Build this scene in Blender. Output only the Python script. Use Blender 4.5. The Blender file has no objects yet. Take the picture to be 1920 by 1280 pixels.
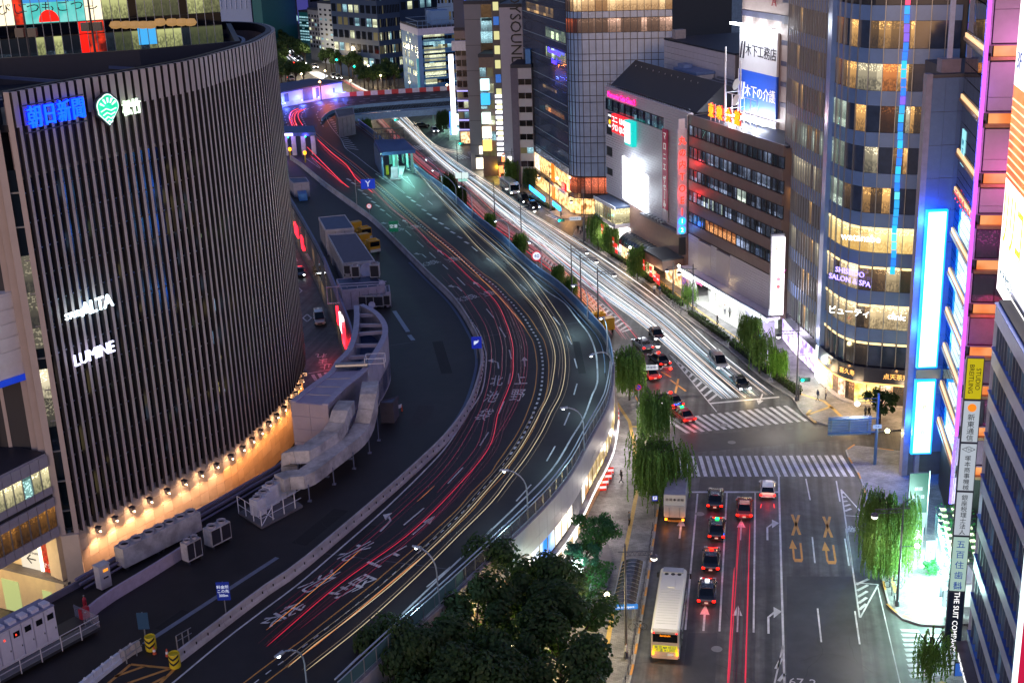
import bpy,bmesh,math,random
from mathutils import Vector,Matrix
R_ = random.Random(7)
sc = bpy.context.scene
COL = sc.collection
# ------------------------------------------------------------------ camera, sky, exposure
CAM_H = 65.0;FPX = 2470.0
_d = Vector((285.0,-7200.0,-FPX)).normalized()          # straight down, seen from the camera
_up = -_d;_f = Vector((0,0,-1));_fh = (_f - _up*_f.dot(_up)).normalized();_rt = _fh.cross(_up)
RM = Matrix((_rt,_fh,_up))
cam = bpy.data.cameras.new('camera');camo = bpy.data.objects.new('camera',cam);COL.objects.link(camo)
cam.sensor_width = 36;cam.lens = FPX/1920*36;cam.clip_end = 8000;cam.clip_start = 1
camo.matrix_world = Matrix.Translation((0,0,CAM_H)) @ RM.to_4x4()
sc.camera = camo
w = bpy.data.worlds.new('World');sc.world = w;w.use_nodes = True
nt = w.node_tree;bg = nt.nodes['Background']
sky = nt.nodes.new('ShaderNodeTexSky');sky.sky_type = 'NISHITA';sky.sun_disc = False
sky.sun_elevation = math.radians(10.0);sky.sun_rotation = math.radians(200)
mx = nt.nodes.new('ShaderNodeMix');mx.data_type = 'RGBA';mx.blend_type = 'MULTIPLY';mx.inputs[0].default_value = 1
nt.links.new(sky.outputs[0],mx.inputs[6]);mx.inputs[7].default_value = (0.58,0.57,0.86,1)
nt.links.new(mx.outputs[2],bg.inputs[0]);bg.inputs[1].default_value = 0.10
sc.view_settings.view_transform = 'Standard';sc.view_settings.look = 'None'
sc.view_settings.exposure = 0.9;sc.view_settings.gamma = 1.0;sc.view_settings.use_curve_mapping = False
sc.render.engine = 'CYCLES';cy = sc.cycles
cy.use_denoising = True;cy.sample_clamp_indirect = 4.0;cy.sample_clamp_direct = 0
cy.max_bounces = 5;cy.diffuse_bounces = 2;cy.glossy_bounces = 3;cy.transmission_bounces = 2
cy.caustics_reflective = False;cy.caustics_refractive = False;cy.use_light_tree = True
# ------------------------------------------------------------------ helpers
def ray(px,py): return RM @ Vector((px-960.0,-(py-640.0),-FPX))
def U(px,py,z=0.0):
    """survey point: where the sight line of a photograph pixel meets the level z"""
    v = ray(px,py);t = (z-CAM_H)/v.z;return Vector((v.x*t,v.y*t,z))
def US(pts,z=0.0): return [U(a,b,z) for a,b in pts]
def srgb(h):
    if isinstance(h,tuple): return h
    h = h.lstrip('#');c = [int(h[i:i+2],16)/255 for i in (0,2,4)]
    return tuple((x/12.92 if x <= .04045 else ((x+.055)/1.055)**2.4) for x in c)
MATS = {}
EG = .43            # one scale for every self lit surface, set with the exposure
def mat(name,col=(.5,.5,.5),rough=.6,metal=0.,var=.15,scale=1.5,spec=.5,wear=0.,coat=0.,bump=0.,alpha=1.):
    if name in MATS: return MATS[name]
    m = bpy.data.materials.new(name);m.use_nodes = True;n = m.node_tree.nodes;l = m.node_tree.links
    b = n['Principled BSDF'];c = srgb(col);b.inputs['Roughness'].default_value = rough;b.inputs['Metallic'].default_value = metal
    b.inputs['Specular IOR Level'].default_value = spec;b.inputs['Coat Weight'].default_value = coat
    b.inputs['Base Color'].default_value = (*c,1)
    if var > 0:
        g = n.new('ShaderNodeNewGeometry');nz = n.new('ShaderNodeTexNoise');nz.inputs['Scale'].default_value = scale;nz.inputs['Detail'].default_value = 5
        nz.inputs['Roughness'].default_value = .65
        l.new(g.outputs['Position'],nz.inputs['Vector'])
        r = n.new('ShaderNodeMapRange');r.inputs[1].default_value = .3;r.inputs[2].default_value = .7;r.inputs[3].default_value = 1-var;r.inputs[4].default_value = 1+var
        l.new(nz.outputs[0],r.inputs[0])
        k = n.new('ShaderNodeMix');k.data_type = 'RGBA';k.blend_type = 'MULTIPLY';k.inputs[0].default_value = 1;k.inputs[6].default_value = (*c,1)
        l.new(r.outputs[0],k.inputs[7]);out = k.outputs[2]
        if wear > 0:
            n2 = n.new('ShaderNodeTexNoise');n2.inputs['Scale'].default_value = scale*.23;n2.inputs['Detail'].default_value = 8;l.new(g.outputs['Position'],n2.inputs['Vector'])
            r2 = n.new('ShaderNodeMapRange');r2.inputs[1].default_value = .42;r2.inputs[2].default_value = .62;r2.inputs[3].default_value = 1;r2.inputs[4].default_value = 1-wear
            l.new(n2.outputs[0],r2.inputs[0]);k2 = n.new('ShaderNodeMix');k2.data_type = 'RGBA';k2.blend_type = 'MULTIPLY';k2.inputs[0].default_value = 1
            l.new(out,k2.inputs[6]);l.new(r2.outputs[0],k2.inputs[7]);out = k2.outputs[2]
        l.new(out,b.inputs['Base Color'])
        if bump > 0:
            bp = n.new('ShaderNodeBump');bp.inputs['Strength'].default_value = bump;bp.inputs['Distance'].default_value = .02
            n3 = n.new('ShaderNodeTexNoise');n3.inputs['Scale'].default_value = scale*12;l.new(g.outputs['Position'],n3.inputs['Vector'])
            l.new(n3.outputs[0],bp.inputs['Height']);l.new(bp.outputs[0],b.inputs['Normal'])
    MATS[name] = m;return m
def emi(name,col,s=2.0,sample=True,two=None,scale=.8):
    if name in MATS: return MATS[name]
    m = bpy.data.materials.new(name);m.use_nodes = True;n = m.node_tree.nodes;l = m.node_tree.links
    b = n['Principled BSDF'];c = srgb(col);b.inputs['Base Color'].default_value = (*[x*.3 for x in c],1)
    b.inputs['Emission Color'].default_value = (*c,1);b.inputs['Emission Strength'].default_value = s*EG;b.inputs['Roughness'].default_value = .4
    if two:
        g = n.new('ShaderNodeNewGeometry');nz = n.new('ShaderNodeTexNoise');nz.inputs['Scale'].default_value = scale;nz.inputs['Detail'].default_value = 3
        l.new(g.outputs['Position'],nz.inputs['Vector']);cr = n.new('ShaderNodeValToRGB');l.new(nz.outputs[0],cr.inputs[0])
        cr.color_ramp.elements[0].position = .38;cr.color_ramp.elements[1].position = .62
        cr.color_ramp.elements[0].color = (*c,1);cr.color_ramp.elements[1].color = (*srgb(two),1);l.new(cr.outputs[0],b.inputs['Emission Color'])
    m.cycles.emission_sampling = 'AUTO' if sample else 'NONE'
    MATS[name] = m;return m
def room(name,lit,dark='#101418',s=1.2,amount=.5,scale=.9,sample=False,rough=.12,z0=.2,pitch=3.3,hh=2.2,cell=2.1):
    """glass with rooms behind it: each bay has its own brightness, dim clutter below, pale wall, bright ceiling fittings"""
    if name in MATS: return MATS[name]
    m = bpy.data.materials.new(name);m.use_nodes = True;n = m.node_tree.nodes;l = m.node_tree.links
    b = n['Principled BSDF'];b.inputs['Base Color'].default_value = (.02,.025,.03,1);b.inputs['Roughness'].default_value = rough
    b.inputs['Coat Weight'].default_value = .5;b.inputs['Coat Roughness'].default_value = .05
    def M_(op,x,y=None,z=None):
        q = n.new('ShaderNodeMath');q.operation = op
        for i,v in enumerate((x,y,z)):
            if v is None: continue
            if isinstance(v,(int,float)): q.inputs[i].default_value = v
            else: l.new(v,q.inputs[i])
        return q.outputs[0]
    def R2(v,a,b_,c,d):
        q = n.new('ShaderNodeMapRange');q.inputs[1].default_value = a;q.inputs[2].default_value = b_;q.inputs[3].default_value = c;q.inputs[4].default_value = d;l.new(v,q.inputs[0]);return q.outputs[0]
    g = n.new('ShaderNodeNewGeometry');sp = n.new('ShaderNodeSeparateXYZ');l.new(g.outputs['Position'],sp.inputs[0])
    f = M_('DIVIDE',M_('SUBTRACT',sp.outputs[2],z0),pitch);k = M_('FLOOR',f);h = M_('DIVIDE',M_('MULTIPLY',M_('SUBTRACT',f,k),pitch),hh)
    cx = M_('FLOOR',M_('DIVIDE',M_('ADD',sp.outputs[0],M_('MULTIPLY',sp.outputs[1],.35)),cell));cy_ = M_('FLOOR',M_('DIVIDE',M_('SUBTRACT',sp.outputs[1],M_('MULTIPLY',sp.outputs[0],.35)),cell))
    cv = n.new('ShaderNodeCombineXYZ');l.new(cx,cv.inputs[0]);l.new(cy_,cv.inputs[1]);l.new(k,cv.inputs[2]);wn = n.new('ShaderNodeTexWhiteNoise');l.new(cv.outputs[0],wn.inputs[0]);sc_ = n.new('ShaderNodeSeparateColor');l.new(wn.outputs[1],sc_.inputs[0])
    on = R2(sc_.outputs[0],1-amount-.12,1-amount+.22,.12,1)
    nz = n.new('ShaderNodeTexNoise');nz.inputs['Scale'].default_value = 3.4;nz.inputs['Detail'].default_value = 5;mp = n.new('ShaderNodeMapping');mp.inputs['Scale'].default_value = (1.6,1.6,.9);l.new(g.outputs['Position'],mp.inputs[0]);l.new(mp.outputs[0],nz.inputs['Vector'])
    clut = R2(nz.outputs[0],.42,.6,.38,1);low = R2(h,.25,.55,0,1);body = M_('MULTIPLY',M_('MAXIMUM',clut,low),R2(h,0,.95,.42,.85))
    n2 = n.new('ShaderNodeTexNoise');n2.inputs['Scale'].default_value = 5.5;n2.inputs['Detail'].default_value = 1;l.new(g.outputs['Position'],n2.inputs['Vector'])
    ceil = M_('MULTIPLY',R2(n2.outputs[0],.54,.62,0,1.6),R2(h,.68,.76,0,1))
    B = M_('MULTIPLY',on,M_('ADD',M_('MULTIPLY',body,R2(sc_.outputs[1],0,1,.45,1)),ceil))
    x = n.new('ShaderNodeMix');x.data_type = 'RGBA';x.clamp_result = False;l.new(M_('MINIMUM',B,1.7),x.inputs[0]);x.clamp_factor = False;x.inputs[6].default_value = (*srgb(dark),1);x.inputs[7].default_value = (*srgb(lit),1)
    l.new(x.outputs[2],b.inputs['Emission Color']);b.inputs['Emission Strength'].default_value = s*EG*1.15
    m.cycles.emission_sampling = 'AUTO' if sample else 'NONE'
    MATS[name] = m;return m
def glass(name,col='#1a2838',rough=.06,metal=.35,spec=.8):
    if name in MATS: return MATS[name]
    m = mat(name,col,rough,metal,var=.12,scale=.35,spec=spec);b = m.node_tree.nodes['Principled BSDF']
    n = m.node_tree.nodes;l = m.node_tree.links
    g = n.new('ShaderNodeNewGeometry');nz = n.new('ShaderNodeTexNoise');nz.inputs['Scale'].default_value = .5;l.new(g.outputs['Position'],nz.inputs['Vector'])
    bp = n.new('ShaderNodeBump');bp.inputs['Strength'].default_value = .25;bp.inputs['Distance'].default_value = .04;l.new(nz.outputs[0],bp.inputs['Height']);l.new(bp.outputs[0],b.inputs['Normal'])
    return m
# meshes and objects
KIDS = {}
def link(o,parent=None):
    COL.objects.link(o)
    if parent is not None: o.parent = parent;KIDS.setdefault(parent.as_pointer(),[]).append(o)
    return o
def tag(o,label=None,cat=None,group=None,kind=None):
    if label: o['label'] = label
    if cat: o['category'] = cat
    if group: o['group'] = group
    if kind: o['kind'] = kind
    return o
def thing(name,label,cat,loc=(0,0,0),rz=0.,group=None,kind=None):
    o = bpy.data.objects.new(name,None);o.empty_display_size = .3;o.location = loc;o.rotation_euler = (0,0,rz);link(o);return tag(o,label,cat,group,kind)
def mesh(name,vs,fs,m,parent=None,loc=None,rz=0.,smooth=False):
    me = bpy.data.meshes.new(name);me.from_pydata([tuple(v) for v in vs],[],fs);me.validate()
    if isinstance(m,(list,tuple)):
        for k in m: me.materials.append(k)
    else: me.materials.append(m)
    if smooth: me.polygons.foreach_set('use_smooth',[True]*len(me.polygons))
    me.update();o = bpy.data.objects.new(name,me);link(o,parent)
    if loc is not None: o.location = loc
    o.rotation_euler.z = rz
    return o
_BX = [(-.5,-.5,-.5),(.5,-.5,-.5),(.5,.5,-.5),(-.5,.5,-.5),(-.5,-.5,.5),(.5,-.5,.5),(.5,.5,.5),(-.5,.5,.5)]
_BF = [(0,3,2,1),(4,5,6,7),(0,1,5,4),(1,2,6,5),(2,3,7,6),(3,0,4,7)]
_unit = {}
def unit(m):
    if m.name not in _unit:
        me = bpy.data.meshes.new('block');me.from_pydata(_BX,[],_BF);me.materials.append(m);_unit[m.name] = me
    return _unit[m.name]
def bx(parent,name,m,x0,x1,y0,y1,z0,z1,rz=0.):
    """a block as an object of its own (shared mesh data)"""
    o = bpy.data.objects.new(name,unit(m));o.location = ((x0+x1)/2,(y0+y1)/2,(z0+z1)/2);o.scale = (max(abs(x1-x0),.002),max(abs(y1-y0),.002),max(abs(z1-z0),.002))
    o.rotation_euler.z = rz;return link(o,parent)
class MB:
    """collects geometry for ONE mesh object"""
    def __init__(s): s.v = [];s.f = [];s.mi = []
    def add(s,vs,fs,mi=0):
        k = len(s.v);s.v += [tuple(v) for v in vs];s.f += [tuple(i+k for i in f) for f in fs];s.mi += [mi]*len(fs)
    def box(s,x0,x1,y0,y1,z0,z1,mi=0): s.add([(x0,y0,z0),(x1,y0,z0),(x1,y1,z0),(x0,y1,z0),(x0,y0,z1),(x1,y0,z1),(x1,y1,z1),(x0,y1,z1)],_BF,mi)
    def bar(s,a,b,r,n=5,r2=None,mi=0):
        a = Vector(a);b = Vector(b);d = (b-a);r2 = r if r2 is None else r2
        if d.length < 1e-6: return
        d.normalize();p = d.orthogonal().normalized();q = d.cross(p);vs = []
        for c,rr in ((a,r),(b,r2)):
            for i in range(n): t = 2*math.pi*i/n;vs.append(c+p*math.cos(t)*rr+q*math.sin(t)*rr)
        s.add(vs,[(i,(i+1) % n,n+(i+1) % n,n+i) for i in range(n)]+[tuple(range(n))[::-1],tuple(range(n,2*n))],mi)
    def tube(s,pts,r,n=5,mi=0):
        for a,b in zip(pts[:-1],pts[1:]): s.bar(a,b,r,n,mi=mi)
    def lathe(s,prof,n=12,c=(0,0,0),mi=0):
        vs = [];m = len(prof)
        for r,z in prof:
            for i in range(n): t = 2*math.pi*i/n;vs.append((c[0]+r*math.cos(t),c[1]+r*math.sin(t),c[2]+z))
        fs = [(j*n+i,j*n+(i+1) % n,(j+1)*n+(i+1) % n,(j+1)*n+i) for j in range(m-1) for i in range(n)]
        s.add(vs,fs+[tuple(range(n))[::-1],tuple(range((m-1)*n,m*n))],mi)
    def prism(s,poly,z0,z1,mi=0):
        n = len(poly);s.add([(p[0],p[1],z0) for p in poly]+[(p[0],p[1],z1) for p in poly],[tuple(range(n))[::-1],tuple(range(n,2*n))]+[(i,(i+1) % n,n+(i+1) % n,n+i) for i in range(n)],mi)
    def build(s,name,m,parent=None,loc=None,rz=0.,smooth=False):
        o = mesh(name,s.v,s.f,m,parent,loc,rz,smooth)
        if isinstance(m,(list,tuple)) and len(o.data.polygons) == len(s.mi): o.data.polygons.foreach_set('material_index',s.mi)
        return o
def area(poly): return sum(poly[i][0]*poly[(i+1) % len(poly)][1]-poly[(i+1) % len(poly)][0]*poly[i][1] for i in range(len(poly)))/2
def ccw(poly): return list(poly) if area(poly) > 0 else list(poly)[::-1]
def slab(name,poly,z0,z1,m,parent=None):
    """a polygon with thickness; the top is triangulated so concave outlines hold"""
    poly = ccw([(p[0],p[1]) for p in poly]);n = len(poly)
    from mathutils.geometry import tessellate_polygon
    tr = tessellate_polygon([[Vector((*p,0)) for p in poly]])
    vs = [(*p,z1) for p in poly]+[(*p,z0) for p in poly];fs = []
    for t in tr:
        a,b,c = t;cr = (poly[b][0]-poly[a][0])*(poly[c][1]-poly[a][1])-(poly[c][0]-poly[a][0])*(poly[b][1]-poly[a][1])
        if cr < 0: a,b,c = a,c,b
        fs.append((a,b,c));fs.append((n+a,n+c,n+b))
    fs += [(i,n+i,n+(i+1) % n,(i+1) % n) for i in range(n)]
    fs = [f if len(f) == 3 else f for f in fs]
    return mesh(name,vs,fs,m,parent)
def smooth_line(pts,step=2.0):
    """Catmull-Rom through surveyed points"""
    pts = [Vector(p) for p in pts];P = [pts[0]*2-pts[1]]+pts+[pts[-1]*2-pts[-2]];out = []
    for i in range(1,len(P)-2):
        a,b,c,d = P[i-1:i+3];n = max(1,int((c-b).length/step))
        for k in range(n):
            t = k/n;out.append(.5*((2*b)+(-a+c)*t+(2*a-5*b+4*c-d)*t*t+(-a+3*b-3*c+d)*t**3))
    out.append(pts[-1]);return out
def offs(line,d):
    """parallel line; positive d is to the left of travel"""
    out = []
    for i,p in enumerate(line):
        a = line[max(0,i-1)];b = line[min(len(line)-1,i+1)];t = Vector((b.x-a.x,b.y-a.y,0)).normalized();out.append(Vector((p.x-t.y*d,p.y+t.x*d,p.z)))
    return out
def ribbon(line,wd,z=None,mb=None):
    L = offs(line,wd/2);Rr = offs(line,-wd/2);vs = []
    for a,b in zip(L,Rr): vs += [(a.x,a.y,a.z if z is None else z),(b.x,b.y,b.z if z is None else z)]
    fs = [(2*i,2*i+1,2*i+3,2*i+2) for i in range(len(line)-1)]
    (mb or MB()).add(vs,fs)
def wallstrip(mb,line,z0,z1,th,mi=0):
    """upright strip following a line, th thick to the left"""
    L = offs(line,th);n = len(line);vs = []
    for a,b in zip(line,L): vs += [(a.x,a.y,z0),(a.x,a.y,z1),(b.x,b.y,z1),(b.x,b.y,z0)]
    fs = []
    for i in range(n-1):
        k = 4*i
        for j in range(4): fs.append((k+j,k+(j+1) % 4,k+4+(j+1) % 4,k+4+j))
    fs += [(3,2,1,0),(4*(n-1),4*(n-1)+1,4*(n-1)+2,4*(n-1)+3)]
    mb.add(vs,fs,mi)
def along(line,step,start=0.):
    """points and headings at equal distances along a line"""
    out = [];acc = start;tot = 0
    for a,b in zip(line[:-1],line[1:]):
        L = (b-a).length
        while acc <= tot+L:
            t = (acc-tot)/max(L,1e-6);out.append((a.lerp(b,t),math.atan2(b.y-a.y,b.x-a.x)));acc += step
        tot += L
    return out
def text(parent,name,s,m,size,loc,rot=(math.pi/2,0,0),ext=.03,sx=1.,sy=1.,align='CENTER',space=1.,line=1.):
    c = bpy.data.curves.new(name,'FONT');c.body = s;c.size = size;c.extrude = ext;c.align_x = align;c.align_y = 'CENTER';c.space_character = space;c.space_line = line
    c.resolution_u = 2;c.materials.append(m);o = bpy.data.objects.new(name,c);link(o,parent);o.location = loc;o.rotation_euler = rot;o.scale = (sx,sy,1);return o
def vtext(parent,name,s,m,size,loc,rot=(math.pi/2,0,0),step=1.1,**k):
    return [text(parent,name,ch,m,size,(loc[0],loc[1],loc[2]-i*size*step),rot,**k) for i,ch in enumerate(s) if ch.strip()]
def face(name,label,cat,A,B,group=None,kind=None):
    """root of a building front: x along the front, y into the building, z up"""
    d = Vector((B[0]-A[0],B[1]-A[1],0));o = thing(name,label,cat,(A[0],A[1],0),math.atan2(d.y,d.x),group,kind)
    o_A = Vector((A[0],A[1],0));dn = d.normalized();nn = Vector((-dn.y,dn.x,0))
    def at(px,py,off=0.):
        v = ray(px,py);t = (nn.dot(o_A)+off)/nn.dot(Vector((v.x,v.y,0)));p = v*t;return ((Vector((p.x,p.y,0))-o_A).dot(dn),p.z+CAM_H)
    return o,d.length,at
def lamp(parent,name,loc,col,power,r=.12,spot=None,rot=(0,0,0)):
    l = bpy.data.lights.new(name,'SPOT' if spot else 'POINT');l.color = srgb(col);l.energy = power;l.shadow_soft_size = r
    if spot: l.spot_size = math.radians(spot);l.spot_blend = .6
    o = bpy.data.objects.new(name,l);link(o,parent);o.location = loc;o.rotation_euler = rot;return o
def copy_tree(o,parent=None,**kw):
    c = o.copy();link(c,parent)
    for ch in KIDS.get(o.as_pointer(),[]): copy_tree(ch,c)
    return c

def frange(n): return range(n)
def seg_frame(a,b):
    d = b-a;return math.atan2(d.y,d.x),(b-a).length
def clear_mesh(name,col,alpha,rough=.3):
    """see-through sheet such as wire mesh or tinted glass"""
    if name in MATS: return MATS[name]
    m = bpy.data.materials.new(name);m.use_nodes = True;n = m.node_tree.nodes;l = m.node_tree.links;b = n['Principled BSDF'];b.inputs['Base Color'].default_value = (*srgb(col),1);b.inputs['Roughness'].default_value = rough
    t = n.new('ShaderNodeBsdfTransparent');x = n.new('ShaderNodeMixShader');x.inputs[0].default_value = alpha;l.new(t.outputs[0],x.inputs[1]);l.new(b.outputs[0],x.inputs[2]);l.new(x.outputs[0],n['Material Output'].inputs[0])
    MATS[name] = m;return m
# ------------------------------------------------------------------ materials of the setting
asph = mat('street_asphalt',(.068,.069,.070),.55,var=.35,scale=.9,wear=.35,bump=.3)
asph2 = mat('deck_asphalt',(.016,.0125,.0145),.6,var=.3,scale=.5,wear=.35,bump=.2)
asph3 = mat('patched_asphalt',(.036,.038,.042),.5,var=.25,scale=.7,wear=.3)
paving = mat('pavement_slabs',(.20,.19,.20),.55,var=.35,scale=2.2,wear=.3)
kerbm = mat('kerb_concrete',(.34,.33,.33),.7,var=.2)
paint = mat('white_road_paint',(.62,.62,.64),.55,var=.2,scale=2.5,wear=.25)
paint_o = mat('orange_road_paint',(.60,.27,.06),.55,var=.2,scale=2.5)
concr = mat('pale_concrete',(.46,.43,.45),.75,var=.15,scale=1.2,wear=.25)
concd = mat('dark_concrete',(.16,.15,.17),.8,var=.2,scale=.8,wear=.3)
steel = mat('grey_steel',(.30,.32,.36),.35,.6,var=.05)
steeld = mat('dark_steel',(.06,.065,.08),.4,.5,var=.05)
white = mat('white_panel',(.70,.68,.72),.45,var=.06)
black = mat('black_rubber',(.012,.012,.014),.6,var=0)
bluep = mat('blue_painted_steel',(.05,.12,.26),.5,.1,var=.2,scale=.7)
tactile = mat('yellow_tactile_paving',(.50,.34,.10),.6,var=.2,scale=3)

# paving pattern: rectangular slabs with darker ones among them
def paving_nodes(m,sx=1.4):
    n = m.node_tree.nodes;l = m.node_tree.links;b = n['Principled BSDF'];g = n.new('ShaderNodeNewGeometry');mp = n.new('ShaderNodeMapping');mp.inputs['Rotation'].default_value = (0,0,.19)
    br = n.new('ShaderNodeTexBrick');br.inputs['Scale'].default_value = sx;br.inputs['Mortar Size'].default_value = .012;br.inputs['Color1'].default_value = (.27,.26,.27,1);br.inputs['Color2'].default_value = (.13,.13,.14,1)
    br.inputs['Mortar'].default_value = (.06,.06,.06,1);br.inputs['Bias'].default_value = -.35
    l.new(g.outputs['Position'],mp.inputs[0]);l.new(mp.outputs[0],br.inputs[0])
    nz = n.new('ShaderNodeTexNoise');nz.inputs['Scale'].default_value = .5;nz.inputs['Detail'].default_value = 7;l.new(g.outputs['Position'],nz.inputs['Vector'])
    r = n.new('ShaderNodeMapRange');r.inputs[1].default_value = .35;r.inputs[2].default_value = .65;r.inputs[3].default_value = .6;r.inputs[4].default_value = 1.15;l.new(nz.outputs[0],r.inputs[0])
    k = n.new('ShaderNodeMix');k.data_type = 'RGBA';k.blend_type = 'MULTIPLY';k.inputs[0].default_value = 1;l.new(br.outputs[0],k.inputs[6]);l.new(r.outputs[0],k.inputs[7]);l.new(k.outputs[2],b.inputs['Base Color'])
paving_nodes(paving)
def tyre_wear(m,ang,x0=0.):
    """long streaks along the street, polished by traffic"""
    n = m.node_tree.nodes;l = m.node_tree.links;b = n['Principled BSDF'];src = b.inputs['Base Color'].links[0].from_socket
    g = n.new('ShaderNodeNewGeometry');mp = n.new('ShaderNodeMapping');mp.vector_type = 'TEXTURE';mp.inputs['Rotation'].default_value = (0,0,ang);mp.inputs['Scale'].default_value = (.9,30,1)
    nz = n.new('ShaderNodeTexNoise');nz.inputs['Scale'].default_value = 1;nz.inputs['Detail'].default_value = 4;l.new(g.outputs['Position'],mp.inputs[0]);l.new(mp.outputs[0],nz.inputs['Vector'])
    r = n.new('ShaderNodeMapRange');r.inputs[1].default_value = .35;r.inputs[2].default_value = .65;r.inputs[3].default_value = .6;r.inputs[4].default_value = 1.7;l.new(nz.outputs[0],r.inputs[0])
    k = n.new('ShaderNodeMix');k.data_type = 'RGBA';k.blend_type = 'MULTIPLY';k.inputs[0].default_value = 1;l.new(src,k.inputs[6]);l.new(r.outputs[0],k.inputs[7]);l.new(k.outputs[2],b.inputs['Base Color'])
tyre_wear(asph,-.19)

# ------------------------------------------------------------------ ground, pavements
ground = mesh('ground',[(-1600,-200,0),(1600,-200,0),(1600,4000,0),(-1600,4000,0)],[(0,1,2,3)],asph);tag(ground,kind='structure')
CURB = US([(1488,747),(1430,709),(1357,647),(1268,582),(1220,537),(1168,503),(1103,458)])
CURB2 = US([(1032,399),(990,369),(944,339),(883,294)])
def pave(name,poly,z=.14,curb_line=None):
    o = slab(name,poly,-.05,z,paving);tag(o,kind='structure')
    if curb_line:
        m = MB();wallstrip(m,curb_line,0,z+.012,.18);k = m.build('kerb',kerbm,o)
    return o
c1 = smooth_line(US([(1622,812),(1585,801),(1550,796),(1520,786),(1500,768),(1488,747)])+CURB[1:],1.5)+[U(1085,447),U(1076,441),U(1080,432),U(1120,428)]
pave('pavement',c1+[Vector((60,262,0)),Vector((75,165,0)),U(1700,806)],curb_line=c1)
c2 = [U(1120,405),U(1075,411),U(1050,409)]+smooth_line(CURB2,3)+[U(878,286),U(905,276)]
pave('pavement',c2+[U(960,262),Vector((40,330,0)),Vector((60,285,0))],curb_line=c2)
c3 = smooth_line(US([(1787,1173),(1725,1170),(1694,1160),(1674,1142),(1665,1120),(1646,1032),(1626,933),(1612,892),(1592,858),(1588,846),(1600,838),(1640,842),(1700,850)]),1.)
pave('pavement',c3+[Vector((80,148,0)),Vector((75,106,0))],curb_line=c3[::-1][::-1])
c4 = smooth_line(US([(1850,1252),(1790,1262),(1740,1275),(1715,1300),(1708,1340)]),1.)
pave('pavement',c4+[Vector((30,70,0)),Vector((70,70,0)),Vector((75,96,0))],curb_line=c4)
c5 = smooth_line(US([(1160,1340),(1182,1280),(1205,1160),(1222,1050),(1237,933),(1236,860),(1219,800),(1203,764),(1180,725),(1155,698)]),1.5)
pave('pavement',c5+[Vector((8,172,0)),Vector((-14,84,0)),Vector((-14,60,0)),Vector((8,60,0))],curb_line=c5)

# ------------------------------------------------------------------ painted markings on the street
marks = MB();omarks = MB()
ZM = .006
def seg(a,b,wd=.15,mb=None,z=ZM,lvl=0.):
    a = U(*a,lvl) if not isinstance(a,Vector) else a;b = U(*b,lvl) if not isinstance(b,Vector) else b
    ribbon([a,b],wd,lvl+z,mb or marks)
def quad(mb,a,b,c,d,z): mb.add([(a.x,a.y,z),(b.x,b.y,z),(c.x,c.y,z),(d.x,d.y,z)],[(0,1,2,3)])
def zebra(A,B,C,D,n,duty=.5,z=ZM):
    """stripes from the edge A-B to the edge C-D"""
    A,B,C,D = [U(*p) for p in (A,B,C,D)]
    for i in range(n):
        t0 = i/n;t1 = (i+duty)/n;quad(marks,A.lerp(B,t0),A.lerp(B,t1),C.lerp(D,t1),C.lerp(D,t0),z)
zebra((1270,855),(1585,853),(1279,893),(1610,893),24,.52)
zebra((1246,786),(1482,759),(1287,812),(1522,788),17,.5)
for i in range(10):
    t = i/9;a = U(1687,1178).lerp(U(1704,1264),t);b = U(1775,1181).lerp(U(1800,1256),t)
    if i == 0: b = U(1722,1180)
    quad(marks,a,b,b+Vector((.05,-.5,0)),a+Vector((.05,-.5,0)),ZM)
zebra((1022,403),(1040,400),(1043,412),(1064,408),4);zebra((1058,443),(1078,441),(1078,452),(1100,450),3)
zebra((852,293),(870,290),(862,299),(884,296),4);zebra((770,274),(800,271),(783,282),(815,278),6);zebra((786,296),(815,293),(795,305),(826,301),6)
zebra((985,449),(1010,446),(1000,461),(1026,457),4);zebra((930,411),(965,408),(943,416),(978,413),5)
for a,b,wd in [((1308,925),(1285,1180),.18),((1363,923),(1349,1183),.18),((1416,923),(1413,1185),.18),((1460,892),(1471,1290),.2),((1291,922),(1461,922),.4),
                 ((1577,917),(1612,1157),.15),((1511,897),(1519,937),.15),((1568,901),(1575,940),.15),((1523,1006),(1528,1055),.15),((1533,1140),(1540,1203),.15),((1584,1009),(1592,1060),.15),((1603,1145),(1612,1207),.15),
                 ((1577,917),(1622,968),.15),((1585,966),(1622,968),.15),((1605,1092),(1647,1095),.15),((1647,1095),(1613,1157),.15),((1646,1100),(1690,1290),.1),
                 ((1586,990),(1597,1060),.15),((1468,1210),(1450,1290),.15),((1466,1232),(1455,1253),.3),((1471,1262),(1460,1276),.3),((1797,1243),(1823,1240),.3),((1776,1193),(1787,1192),.2),
                 ((1256,665),(1354,747),.15),((1256,665),(1344,772),.15),((1332,756),(1461,744),.4),((1250,760),(1275,790),.15),((1430,733),(1412,720),.15),((1398,745),(1385,735),.15),
                 ((1014,470),(1185,617),.12),((1003,478),(1165,622),.12),((880,349),(1010,433),.1),((1150,657),(1155,662),.12)]: seg(a,b,wd)
for i in range(10):                                            # hatched island bars
    t = (i+1)/11;a = U(1256,665).lerp(U(1354,747),t);b = U(1256,665).lerp(U(1340,765),min(1,t*.93+.03));ribbon([a,b],.42,ZM,marks)
for i in range(30):
    t = i/29;a = U(1012,470).lerp(U(1183,617),t);b = U(1004,478).lerp(U(1166,622),min(1,t+.018));ribbon([a,b],.45,ZM,marks)
for i in range(5):
    t = (i+.6)/5.5;a = U(1577,917).lerp(U(1586,966),t);b = U(1577,917).lerp(U(1622,968),t*.62+.12);ribbon([a,a.lerp(b,.55+.1*(i % 2))],.3,ZM,marks)
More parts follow.
